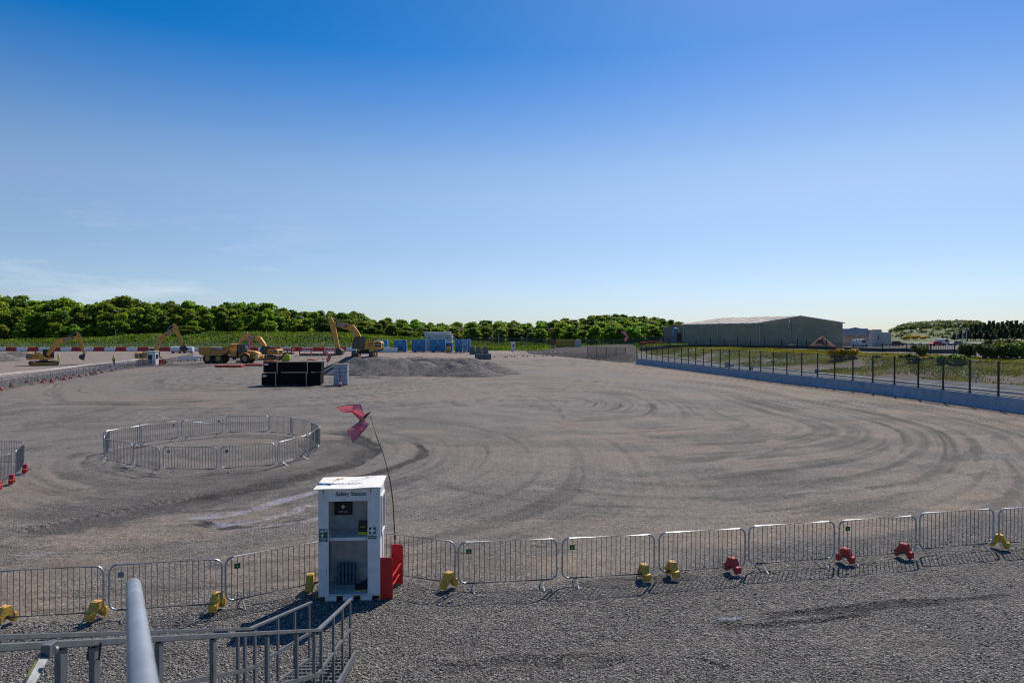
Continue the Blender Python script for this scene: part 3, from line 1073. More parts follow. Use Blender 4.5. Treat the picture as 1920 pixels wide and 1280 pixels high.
for px, py, k in wl_:
    p = G(px, py, 0.1)
    c = "red" if k == 'r' else "yellow"
    put_weight(k, p, R(112) + random.uniform(-.2, .2), c + " weight on a foot of the far left double row of barriers", c + " weights of the far left double row", 1.0)
line_panels(walk([(300, 683), (330, 678.5), (362, 674)]), "galvanised barrier beside the pipes, right of the far left cabin", "barriers by the far pipes")
for px, py in [(302, 683.5), (314, 680), (323, 679.5), (334, 678.5), (344, 677), (354, 676)]:
    put_weight('y', G(px, py, 0.1), R(110), "yellow weight right of the far left cabin", "yellow weights by the far pipes")

# rows in the far centre
line_panels([gp(925, 671), gp(1000, 669), gp(1055, 668), gp(1100, 672), gp(1160, 677), gp(1183, 677.5)],
            "galvanised barrier in the near line in front of the stone bank", "near line of the far centre barriers")
line_panels([gp(960, 661), gp(1010, 663), gp(1050, 666)], "galvanised barrier in the back line behind the far centre row", "back line of the far centre barriers")
line_panels([gp(430, 676), gp(520, 674.5), gp(640, 672)], "galvanised barrier in the far row in front of the earth movers", "far row before the earth movers")
for px, py, k in [(927, 670.5, 'r'), (947, 670, 'r'), (951, 670.2, 'r'), (959, 669.5, 'r'), (965, 670, 'r'), (981, 668.5, 'r'), (989, 669.3, 'r'), (1002, 669, 'r'), (1018, 668.5, 'y'), (1025, 668.5, 'y'), (1037, 668.5, 'r'), (1060, 668, 'y'), (1065, 668, 'r'), (1073, 669.5, 'y'), (1078, 671, 'r'), (1090, 672, 'y'), (1094, 672, 'y'), (1105, 673, 'y'), (1110, 673.5, 'y'), (1117, 674.5, 'y'), (1123, 675.5, 'r'), (1138, 676.8, 'y'), (1156, 676.8, 'r'), (1164, 676.8, 'y'),
                  (1022, 663.5, 'r'), (1030, 664, 'r'), (1040, 665, 'r'), (985, 658, 'r'), (978, 657.5, 'r'), (1049, 666, 'r')]:
    c = "red" if k == 'r' else "yellow"
    put_weight(k, gp(px, py), random.uniform(1.2, 1.9), c + " weight in the barrier rows before the stone bank", c + " weights of the far centre rows")
for px, py in [(606, 674.5), (613, 674), (582, 675.5)]:
    put_weight('r', gp(px, py), random.uniform(1.2, 1.9), "red weight by the far row of barriers before the earth movers", "red weights before the earth movers")

# ---------------------------------------------------------------- the safety station
SB = G(597, 1127.5)
SW, SD, SH = 1.30, 0.86, 2.41
sang = R(4.5)
st = thing("safety_station", "white open fronted safety station hut with shelf and first aid signs", "safety hut", (SB.x, SB.y, tz(SB.x, SB.y) - 0.01), sang)
z0 = 0.11
MB().box(0, 0.035, 0.03, SD - .03, z0, SH).build("wall", M_white, st, bevel=0.004)
MB().box(SW - 0.035, SW, 0.03, SD - .03, z0, SH).build("wall", M_white, st, bevel=0.004)
MB().box(0.0, SW, SD - 0.028, SD, z0, SH).build("back_wall", M_whitein, st, bevel=0.004)
fr = MB()
fr.box(0, 0.215, 0, 0.03, z0 - 0.0, SH - 0.27)
fr.box(SW - 0.265, SW, 0, 0.03, z0 - 0.0, SH - 0.27)
fr.box(0, SW, 0, 0.03, SH - 0.27, SH - .002)
fro = fr.build("front_frame", M_white, st, bevel=0.004)
MB().box(0.036, SW - 0.036, 0.031, SD - 0.03, z0 + 0.002, z0 + 0.035).build("floor_board", M_whitein, st)
sh = MB().box(0.036, SW - 0.036, 0.16, SD - 0.03, 1.29, 1.325)
sh.box(0.036, SW - 0.036, 0.14, 0.159, 1.255, 1.325)
sh.build("shelf", M_white, st, bevel=0.003)
# base skid with dark fork slots
sk = MB()
for a, b in ((0.14, 0.37), (0.51, 0.73), (0.88, 1.12)):
    sk.box(a, b, 0.003, SD - 0.003, 0.0, z0 - 0.002)
sk.build("skid", M_white, st, bevel=0.004)
MB().box(0.0, SW, 0.02, SD - 0.02, z0 - 0.02, z0 - 0.004).build("base_rail", M_rust, st)
rfm = MB()
n = 8
for i in range(n):
    xa = -0.08 + (SW + 0.12) * i / n; xb = -0.08 + (SW + 0.12) * (i + 1) / n
    sag = lambda t: 0.012 * math.sin(t * 9) - 0.02 * math.cos(t * 3)
    za, zb = SH + 0.012 + sag(i / n) * .6, SH + 0.012 + sag((i + 1) / n) * .6
    vs = []
    for x, z in ((xa, za), (xb, zb)):
        vs += [(x, -0.10, z), (x, SD + 0.10, z + 0.035), (x, SD + 0.10, z + 0.05), (x, -0.10, z + 0.015)]
    rfm.add(vs, [(0, 4, 5, 1), (1, 5, 6, 2), (2, 6, 7, 3), (3, 7, 4, 0)] + ([(0, 1, 2, 3)] if i == 0 else []) + ([(7, 6, 5, 4)] if i == n - 1 else []))
roof = rfm.build("roof_board", M_roofw, st)

text("SNOISNVW", 0.15, M_blueink, roof, (SW * 0.47, 0.30, SH + 0.044), (R(1.5), 0, 0), "faded_lettering", 0.0015, sx=1.25)
ro = MB()
for x, y, a, b in ((0.30, 0.72, 0.10, 0.05), (0.24, 0.62, 0.06, 0.05), (0.92, 0.86, 0.07, 0.03), (1.02, 0.85, 0.05, 0.02), (1.15, 0.88, 0.06, 0.02), (0.38, 0.78, 0.07, 0.03), (1.2, 0.42, 0.05, 0.02)):
    ro.lathe([(a * .5, 0), (a * .5, 0.0015)], 9, c=(x, y, SH + 0.0335 + 0.025 * (y / SD) + 0.012))
ro.build("orange_stain", M_orange, roof)
tb = MB()
for x in (0.10, 1.10):
    tb.beam((x, -0.012, SH - 0.0), (x + 0.01, -0.012, SH - 0.10), 0.018, 0.01)
tb.build("rusty_bracket", M_rust, st)
text("Safety Station", 0.118, M_ink, fro, (SW * 0.53, -0.004, SH - 0.115), (R(90), 0, 0), "lettering", 0.0015, bold=0.002, sx=1.0)
text("Please return after use", 0.028, M_blueink, fro, (SW * 0.50, -0.004, SH - 0.225), (R(90), 0, 0), "small_lettering", 0.001) if False else None
# window on the sunny side
wf = MB()
wx = SW + 0.001
wf.box(wx, wx + 0.03, 0.12, 0.18, 1.35, 2.22); wf.box(wx, wx + 0.03, 0.68, 0.74, 1.35, 2.22)
wf.box(wx, wx + 0.03, 0.181, 0.679, 2.15, 2.22); wf.box(wx, wx + 0.03, 0.181, 0.679, 1.35, 1.42)
wfo = wf.build("window_frame", M_white, st, bevel=0.004)
MB().box(wx, wx + 0.008, 0.181, 0.679, 1.421, 2.149).build("pane", mat("wired_glass", (0.22, 0.22, 0.21), 0.25, var=0.1), wfo)
MB().box(wx, wx + 0.012, 0.45, 0.462, 0.13, 1.34).build("panel_joint", M_white, st)


def cross(b, x, z, s, y0, y1, m=0, k=0.34):
    w = s * k / 2; h = s / 2
    b.prism([(x - w, z - h), (x + w, z - h), (x + w, z - w), (x + h, z - w), (x + h, z + w), (x + w, z + w), (x + w, z + h), (x - w, z + h), (x - w, z + w), (x - h, z + w), (x - h, z - w), (x - w, z - w)], y0, y1, m)


# signs on the two front posts
sg = MB(); sg.box(0.02, 0.195, -0.006, 0, 1.29, 1.56)
sgo = sg.build("eye_wash_sign", M_green, st)
k = MB()
ev = [(0.085 + 0.052 * math.cos(R(a)), 1.512 + 0.024 * math.sin(R(a)) * abs(math.sin(R(a))) ** .3) for a in range(0, 360, 20)]
k.prism(ev, -0.0085, -0.0065)
cross(k, 0.163, 1.522, 0.05, -0.0085, -0.0065, k=0.4)
k.prism([(0.055, 1.44), (0.115, 1.44), (0.115, 1.422), (0.096, 1.41), (0.096, 1.385), (0.074, 1.385), (0.074, 1.41), (0.055, 1.422)], -0.0085, -0.0065)
k.box(0.022, 0.193, -0.0085, -0.0065, 1.362, 1.366)
k.build("pictogram", M_signw, sgo)
MB().prism([(0.055, 1.482), (0.115, 1.482), (0.105, 1.446), (0.065, 1.446)], -0.0085, -0.0065).build("water_jet", M_greenmid, sgo)
kk = MB()
for x in (0.066, 0.104):
    kk.lathe([(0.010, -0.0105), (0.010, -0.0088)], 10, c=(x, 0, 1.512), axis='y')
kk.build("pupil", M_green, sgo)
text("Emergency\neye wash", 0.030, M_signw, sgo, (0.107, -0.008, 1.328), (R(90), 0, 0), "lettering", 0.001, bold=0.0006)
sg = MB(); sg.box(SW - 0.235, SW - 0.09, -0.006, 0, 1.43, 1.575)
sgo = sg.build("first_aid_sign", M_green, st)
k = MB(); cross(k, SW - 0.1625, 1.5025, 0.118, -0.009, -0.0065); k.build("white_cross", M_signw, sgo)
sg = MB(); sg.box(SW - 0.25, SW - 0.075, -0.006, 0, 1.325, 1.395)
sgo = sg.build("first_aid_plate", M_green, st)
text("First aid", 0.042, M_signw, sgo, (SW - 0.1625, -0.008, 1.362), (R(90), 0, 0), "lettering", 0.001, bold=0.001)
# chips and rust on the posts
ch = MB()
for x, z, a, b in ((0.165, 0.62, 0.006, 0.05), (0.168, 0.56, 0.010, 0.022), (0.006, 0.70, 0.012, 0.01), (0.05, 0.66, 0.006, 0.006), (SW - 0.08, 1.68, 0.004, 0.03), (SW - 0.05, 1.98, 0.008, 0.004)):
    ch.box(x, x + a, -0.003, -0.0005, z, z + b * 1.5)
ch.build("paint_chip", M_rust, fro)
cb = MB()
cb.box(-0.004, 0.04, -0.004, 0.05, z0 - 0.01, z0 + 0.03); cb.box(SW - 0.04, SW + 0.004, -0.004, 0.05, z0 - 0.01, z0 + 0.03)
cb.build("corner_casting", M_ytape, st)
# notice strips under the lintel inside
ns = MB(); ns.box(0.40, 1.05, SD - 0.034, SD - 0.029, 2.05, 2.15)
nso = ns.build("notice_strip", M_whitein, st)
ns = MB()
for x in (0.52, 0.60, 0.68, 0.76):
    ns.box(x, x + 0.03, SD - 0.037, SD - 0.0345, 2.08, 2.115)
ns.build("pictogram", M_ink, nso)


def on_station(name, label, cat, x, y, z, rz=0.0):
    m = Matrix.Rotation(sang, 4, 'Z')
    p = Vector(st.location) + m @ Vector((x, y, z))
    return thing(name, label, cat, p, sang + rz)


fa = on_station("first_aid_box", "black first aid case with a white cross hung on the hut's back wall", "first aid box", 0.40, SD - 0.03, 1.66)
MB().box(-0.19, 0.19, -0.10, 0.0, 0.0, 0.30).build("case", M_black, fa, bevel=0.018)
MB().tube([(-0.04, -0.05, 0.30), (-0.04, -0.05, 0.33), (0.04, -0.05, 0.33), (0.04, -0.05, 0.30)], 0.007, 6).build("handle", mat("grey_handle", (0.35, 0.35, 0.35), 0.5), fa)
k = MB(); cross(k, 0, 0.185, 0.085, -0.104, -0.101, k=0.4); k.build("white_cross", M_signw, fa)
text("FIRST AID", 0.045, M_signw, fa, (0, -0.1015, 0.075), (R(90), 0, 0), "lettering", 0.001, bold=0.0006)
bx_ = on_station("glove_box", "black and yellow cardboard box on the right of the hut's shelf", "box", 0.94, 0.42, 1.3255, R(-3))
MB().box(-0.145, 0.145, -0.08, 0.08, 0.055, 0.27).build("carton", M_black, bx_, bevel=0.003)
MB().box(-0.147, 0.147, -0.082, 0.082, 0.0, 0.054).build("yellow_band", M_ytape, bx_, bevel=0.003)
text("NITRILE", 0.030, M_ytape, bx_, (-0.05, -0.081, 0.165), (R(90), 0, 0), "lettering", 0.001, bold=0.001)
MB().box(0.05, 0.13, -0.082, -0.0805, 0.08, 0.11).add([], []).build("white_patch", M_signw, bx_)
b2 = on_station("plaster_box", "small white box with an orange stripe at the left end of the hut's shelf", "box", 0.15, 0.27, 1.3255, R(4))
MB().box(-0.055, 0.055, -0.035, 0.035, 0, 0.115).build("carton", M_signw, b2, bevel=0.002)
MB().box(-0.0565, 0.0565, -0.0365, 0.0365, 0.055, 0.092).build("orange_band", mat("orange_print", (0.7, 0.12, 0.02), 0.5), b2)
wp = on_station("water_bottle_pack", "shrink wrapped pack of water bottles stacked on the hut floor", "water bottles", 0.49, 0.66, z0 + 0.036)
for lv in range(2):
    for i in range(5):
        for j in range(2):
            c = (-0.16 + i * 0.08, -0.05 + j * 0.09, lv * 0.235)
            bo = MB().lathe([(0.034, 0), (0.037, 0.01), (0.037, 0.13), (0.034, 0.15), (0.037, 0.16), (0.030, 0.185), (0.013, 0.21), (0.013, 0.222)], 12, c=c).build("bottle", M_bottle, wp, smooth=True)
            MB().lathe([(0.016, 0.212), (0.016, 0.232)], 10, c=c).build("cap", M_cap, bo)
pl_ = on_station("folded_sheet", "crumpled dark sheet with a yellow edge lying on the hut floor", "sheet", 0.93, 0.40, z0 + 0.036, R(8))
cs = MB(); nn_ = 10
for i in range(nn_ + 1):
    for j in range(nn_ + 1):
        x = -0.22 + 0.36 * i / nn_; y = -0.18 + 0.40 * j / nn_
        z = 0.02 + 0.17 * (i / nn_) ** 2 * (j / nn_) + 0.02 * math.sin(i * 1.9 + j) * math.cos(j * 1.7)
        cs.v.append((x, y, max(0.006, z)))
cs.f = [(i * (nn_ + 1) + j, (i + 1) * (nn_ + 1) + j, (i + 1) * (nn_ + 1) + j + 1, i * (nn_ + 1) + j + 1) for i in range(nn_) for j in range(nn_)]
cs.m = [0] * len(cs.f)
cs.build("sheet", mat("dark_cloth", (0.05, 0.055, 0.07), 0.8), pl_, smooth=True)
MB().box(-0.23, 0.14, -0.20, -0.15, 0.0, 0.012).build("yellow_edge", M_ytape, pl_)

# ---------------------------------------------------------------- red fire point stand beside the hut
fs = thing("fire_point_stand", "red steel fire point stand with two end panels right of the safety station", "fire point stand", (-2.83, 14.62, tz(-2.8, 14.6)), R(3))
for y, x0, h in ((0.0, 0.0, 0.90), (0.92, 0.12, 0.90)):
    pr_ = [(x0, 0), (x0 + 0.265, 0), (x0 + 0.265, h - 0.04), (x0 + 0.225, h), (x0 + 0.0, h)]
    MB().prism(pr_, y, y + 0.022).build("end_panel", M_redpaint, fs, bevel=0.004)
rb = MB()
for z, x in ((0.22, 0.22), (0.45, 0.24), (0.60, 0.04)):
    rb.beam((x, 0.023, z), (x + 0.11, 0.919, z + 0.04), 0.03, 0.03)
rb.beam((0.02, 0.023, 0.06), (0.14, 0.919, 0.06), 0.03, 0.03)
rb.build("cross_bar", M_redpaint, fs)

# ---------------------------------------------------------------- bird scarer: pole and netting kite
def catmull(P, n=6):
    P = [Vector(p) for p in P]
    P = [P[0] * 2 - P[1]] + P + [P[-1] * 2 - P[-2]]
    out = []
    for i in range(1, len(P) - 2):
        for k in range(n):
            t = k / n; a, b, c, d = P[i - 1:i + 3]
            out.append(0.5 * ((2 * b) + (c - a) * t + (2 * a - 5 * b + 4 * c - d) * t * t + (3 * b - a - 3 * c + d) * t ** 3))
    out.append(P[-2]); return out


M_net = bpy.data.materials.new("pink_netting"); M_net.use_nodes = True
_n = M_net.node_tree.nodes; _l = M_net.node_tree.links
_b = _n["Principled BSDF"]; _b.inputs["Roughness"].default_value = 0.7
_w = _n.new("ShaderNodeTexWave"); _w.inputs["Scale"].default_value = 9; _w.inputs["Distortion"].default_value = 1.5
_t = _n.new("ShaderNodeTexCoord"); _l.new(_t.outputs["Object"], _w.inputs["Vector"])
_m = _n.new("ShaderNodeMixRGB"); _m.inputs[1].default_value = (0.78, 0.34, 0.40, 1); _m.inputs[2].default_value = (0.34, 0.11, 0.17, 1)
_r = _n.new("ShaderNodeMapRange"); _r.inputs[1].default_value = 0.55; _r.inputs[2].default_value = 0.9; _l.new(_w.outputs["Fac"], _r.inputs[0])
_l.new(_r.outputs[0], _m.inputs[0]); _l.new(_m.outputs[0], _b.inputs["Base Color"])
_tr = _n.new("ShaderNodeBsdfTranslucent"); _tr.inputs[0].default_value = (0.95, 0.45, 0.50, 1)
_mx = _n.new("ShaderNodeMixShader"); _mx.inputs[0].default_value = 0.45
_l.new(_b.outputs[0], _mx.inputs[1]); _l.new(_tr.outputs[0], _mx.inputs[2])
_l.new(_mx.outputs[0], _n["Material Output"].inputs[0])


def sheet(b, outline, bulge, m=0, rings=5):
    """thin curved cloth from an outline: concentric rings towards the centre, bulging out of the plane"""
    P = [Vector(p) for p in outline]
    c = sum(P, Vector()) / len(P)
    nrm = Vector((0, 0, 0))
    for a, d in zip(P, P[1:] + P[:1]):
        nrm += (a - c).cross(d - c)
    nrm.normalize()
    o = len(b.v); n = len(P)
    for side in (0, 1):
        for k in range(rings):
            t = k / rings
            for i, p in enumerate(P):
                q = p.lerp(c, t) + nrm * (bulge * (1 - (1 - t) ** 2) * math.sin(i * 1.1 + 1) * 0.8 + (0.002 if side else 0))
                b.v.append(tuple(q))
        b.v.append(tuple(c + nrm * (bulge * 0.5 + (0.002 if side else 0))))
    S = n * rings + 1
    for side in (0, 1):
        for k in range(rings - 1):
            for i in range(n):
                j = (i + 1) % n
                f = (o + side * S + k * n + i, o + side * S + k * n + j, o + side * S + (k + 1) * n + j, o + side * S + (k + 1) * n + i)
                b.f.append(f if side else f[::-1]); b.m.append(m)
        for i in range(n):
            j = (i + 1) % n
            f = (o + side * S + (rings - 1) * n + i, o + side * S + (rings - 1) * n + j, o + side * S + S - 1)
            b.f.append(f if side else f[::-1]); b.m.append(m)
    for i in range(n):
        j = (i + 1) % n
        b.f.append((o + i, o + j, o + S + j, o + S + i)); b.m.append(m)


PD = 15.75
pb = G(742, 1086); pb = Vector((pb.x, pb.y, 0))
def off(px, py, Y): return at(px, py, Y) - pb
pole = thing("bird_scarer_pole", "thin black bending pole strapped to the barrier beside the safety station", "pole", pb)
MB().tube(catmull([(0, 0, 0), off(740, 1005, PD), off(735, 925, PD), off(722, 862, PD + .05), off(705, 815, PD + .1), off(694, 778, PD + .15)], 5), [0.013] * 13 + [0.009] * 8 + [0.005] * 5, 7).build("pole", M_black, pole, smooth=True)
MB().lathe([(0.024, 0.86), (0.028, 0.88), (0.028, 0.93), (0.02, 0.95)], 10, c=(0, 0, 0)).build("clamp", M_black, pole, loc=tuple(off(740.5, 1006, PD) - Vector((0, 0, 0.905))))
ky = PD + 0.15
kc = at(683, 783, ky)
kite = thing("bird_kite", "pink netting bird kite flying from the pole above the safety station", "kite", kc)
def kp(x, y, dy=0.0):
    return at(620 + x / 14.22, 750 + y / 14.22, ky + dy) - kc
w = MB(); sheet(w, [kp(170, 185, .5), kp(350, 150, .4), kp(600, 120, .25), kp(795, 115, .2), kp(850, 260, .1), kp(895, 370), kp(890, 470), kp(780, 540), kp(700, 460, .05), kp(620, 350, .15), kp(540, 315, .25), kp(420, 335, .35), kp(260, 300, .45), kp(185, 240, .5)], 0.09)
w.build("wing", M_net, kite, smooth=True)
w = MB(); sheet(w, [kp(920, 460), kp(960, 560, -.05), kp(1020, 640, -.12), kp(900, 790, -.22), kp(740, 970, -.32), kp(570, 1130, -.42), kp(535, 960, -.3), kp(425, 830, -.3), kp(640, 660, -.15), kp(790, 560, -.05)], -0.08)
w.build("wing", M_net, kite, smooth=True)
k = MB(); k.tube([kp(760, 580), kp(850, 520), kp(910, 450), kp(1065, 310)], [0.02, 0.035, 0.03, 0.01], 8); k.build("body", M_black, kite, smooth=True)
k = MB(); k.tube([kp(800, 530, -.03), kp(900, 490, -.04)], [0.02, 0.03], 7); k.build("orange_chest", mat("kite_orange", (0.6, 0.25, 0.02), 0.7), kite)
k = MB(); sheet(k, [kp(905, 440), kp(880, 350), kp(940, 345), kp(1040, 310), kp(960, 390)], 0.02); k.build("head", M_net, kite)
k = MB()
for o_ in ([kp(170, 185, .5), kp(350, 148, .4), kp(600, 118, .25), kp(795, 112, .2), kp(850, 260, .1), kp(895, 370)], [kp(425, 830, -.3), kp(640, 660, -.15), kp(790, 560, -.05), kp(890, 440)], [kp(570, 1130, -.42), kp(740, 970, -.32), kp(900, 790, -.22), kp(1020, 640, -.12)]):
    k.tube(o_, 0.006, 5)
k.build("wing_spar", M_black, kite)
k = MB(); k.tube(catmull([kp(1065, 310), kp(1040, 200), kp(1005, 165), kp(1010, 250)], 4), 0.003, 4); k.build("tether", M_signw, kite)

# ---------------------------------------------------------------- steps and handrails going down from the viewing platform
stairs = thing("access_steps", "aluminium access steps with handrails going down to the gravel, bottom left", "steps", (0, 0, 0))
RA, RB_, RC = Vector((-2.84, 12.0, 1.02)), Vector((-2.29, 8.04, 2.18)), Vector((-2.17, 2.55, 4.47))
LA, LB, LC = Vector((-3.50, 11.85, 1.02)), Vector((-3.39, 8.80, 1.87)), Vector((-3.05, 2.75, 4.40))


def rail(pts, w=0.05, h=0.034):
    b = MB()
    for a, c in zip(pts[:-1], pts[1:]):
        b.beam(a, c, w, h)
    return b


rail([RA, RB_, RC]).build("handrail", M_alu, stairs, bevel=0.004)
rail([LA, LB, LC]).build("handrail", M_alu, stairs, bevel=0.004)


def along(A, B, y):
    t = (y - A.y) / (B.y - A.y)
    return A.lerp(B, t)


def rail_at(side, y):
    A, B, C = (RA, RB_, RC) if side else (LA, LB, LC)
    return along(A, B, y) if y > B.y else along(B, C, y)


def post_y(px, side):
    best = None
    for i in range(1200):
        y = 2.6 + 9.4 * i / 1200
        p = rail_at(side, y)
        e = abs(960 + F * p.x / p.y - px)
        if best is None or e < best[0]:
            best = (e, y)
    return best[1]


posts = MB()
for px in (655.5, 641, 624, 601, 588, 555, 499, 397, 296, 175, 112):
    y = post_y(px, 1); p = rail_at(1, y)
    q = Vector((p.x, p.y, max(0.0, p.z - 1.05)))
    MB().beam(p - Vector((0, 0, 0.02)), q, 0.030, 0.050, up=(0, 1, 0)).build("post", M_alu, stairs)
for px in (578.5, 551, 519.5, 476, 453, 441):
    y = post_y(px, 0) if px > 467 else {453: 8.6, 441: 8.35}[px]
    p = rail_at(0, y)
    q = Vector((p.x, p.y, max(0.0, p.z - 1.05)))
    MB().beam(p - Vector((0, 0, 0.02)), q, 0.030, 0.050, up=(0, 1, 0)).build("post", M_alu, stairs)
dz = Vector((0, 0, -0.52))
rail([RA + dz, RB_ + dz + Vector((0, 0, 0)), RC + dz], 0.025, 0.045).build("knee_rail", M_alu, stairs)
rail([LA + dz, LB + dz, LC + dz], 0.025, 0.045).build("knee_rail", M_alu, stairs)
dz = Vector((0, 0, -1.0))
rail([RA + dz + Vector((0.06, 0.05, 0)), RB_ + dz + Vector((0.06, 0, 0)), RC + dz + Vector((0.06, 0, 0))], 0.03, 0.12).build("stringer", M_alu, stairs)
rail([LA + dz, LB + dz, LC + dz], 0.03, 0.12).build("stringer", M_alu, stairs)
# grating treads
ys = list(np.arange(11.9, 2.6, -0.27))
tr = MB()
for y in ys:
    a = rail_at(0, min(y, 11.85)); b = rail_at(1, min(y, 11.99))
    z = (a.z + b.z) / 2 - 1.0
    x0, x1 = a.x + 0.02, b.x + 0.03
    nb = 11
    tr.beam((x0, y, z), (x1, y, z), 0.014, 0.03); tr.beam((x0, y - 0.22, z), (x1, y - 0.22, z), 0.014, 0.03)
    tr.beam((x0, y - 0.11, z), (x1, y - 0.11, z), 0.008, 0.02)
    for i in range(nb):
        x = x0 + (x1 - x0) * (i + 0.5) / nb
        tr.beam((x, y, z), (x, y - 0.22, z), 0.008, 0.022)
tr.build("grating_treads", M_alu, stairs)
# joint sleeve, bolt and the strut with yellow tape
jp = at(93, 1216, 3.05)
MB().box(-0.02, 0.02, -0.03, 0.03, -0.028, 0.03).build("joint_sleeve", M_alu, stairs, loc=tuple(jp), bevel=0.004)
MB().lathe([(0.008, -0.01), (0.012, 0), (0.012, 0.012), (0.005, 0.02)], 8, c=tuple(at(105, 1219, 3.0))).build("bolt", M_gal, stairs)
s0, s1 = at(84, 1224, 3.06), at(28, 1330, 2.75)
MB().beam(s0, s1, 0.055, 0.04, up=(0, 1, 0)).build("brace", M_alu, stairs, bevel=0.004)
u0 = s0.lerp(s1, 0.10); u1 = s0.lerp(s1, 0.46)
vdir = (s1 - s0).normalized()
tp = MB().beam(u0 + Vector((-0.010, -0.0215, 0.006)), u1 + Vector((-0.010, -0.0215, 0.006)), 0.035, 0.004, up=(0, 1, 0))
tp.build("warning_tape", M_ytape, stairs)
# bracket hoops where posts clip on near the viewer
hb = MB()
for px in (175,):
    p = rail_at(1, post_y(px, 1))
    hb.tube([p + Vector((-0.026, 0, 0)), p + Vector((-0.030, -0.01, -0.085)), p + Vector((0.030, -0.01, -0.085)), p + Vector((0.034, 0, 0))], 0.006, 6)
hb.build("clip", M_black, stairs)

# the thick tube close to the lens: the platform's own guard rail
t0, t1 = at(250, 1096, 2.45), at(268, 1282, 1.19)
tdir = (t1 - t0).normalized()
gr_ = thing("guard_rail", "thick grey scaffold tube of the platform rail pointing away, blurred and close", "scaffold tube", (0, 0, 0))
MB().tube([t0, t0 + tdir * 0.012, t0.lerp(t1, 0.5) , t1, t1 + tdir * 0.35], [0.018, 0.0245, 0.0245, 0.0245, 0.0245], 28).build("tube", M_tube, gr_, smooth=True)
pp = t1 + tdir * 0.30
MB().tube([pp, (pp.x, pp.y, 0.0)], 0.024, 16).build("standard", M_tube, gr_, smooth=True)

# ---------------------------------------------------------------- earth movers
M_cat = mat("machine_yellow", (0.82, 0.37, 0.03), 0.5, col2=(0.42, 0.22, 0.06), scale=1.3)
M_catd = mat("dusty_yellow", (0.58, 0.30, 0.06), 0.7, col2=(0.34, 0.19, 0.06), scale=2.5)
M_dark = mat("dark_machine_grey", (0.018, 0.018, 0.02), 0.5, var=0.15)
M_track = mat("track_steel", (0.10, 0.085, 0.075), 0.6, col2=(0.045, 0.04, 0.038), scale=5)
M_tyre = mat("tyre_rubber", (0.022, 0.021, 0.02), 0.85, col2=(0.05, 0.045, 0.04), scale=3)
M_cglass = mat("cab_glass", (0.02, 0.035, 0.03), 0.08, var=0.1)
M_chrome = gal("cylinder_rod", (0.5, 0.5, 0.52), 0.2, 0.9)
M_dirt = mat("caked_bucket_steel", (0.10, 0.075, 0.055), 0.8, col2=(0.05, 0.045, 0.04), scale=3)
M_beacon = mat("beacon_green", (0.05, 0.6, 0.12), 0.3)
M_obeacon = mat("beacon_orange", (0.8, 0.25, 0.02), 0.3)


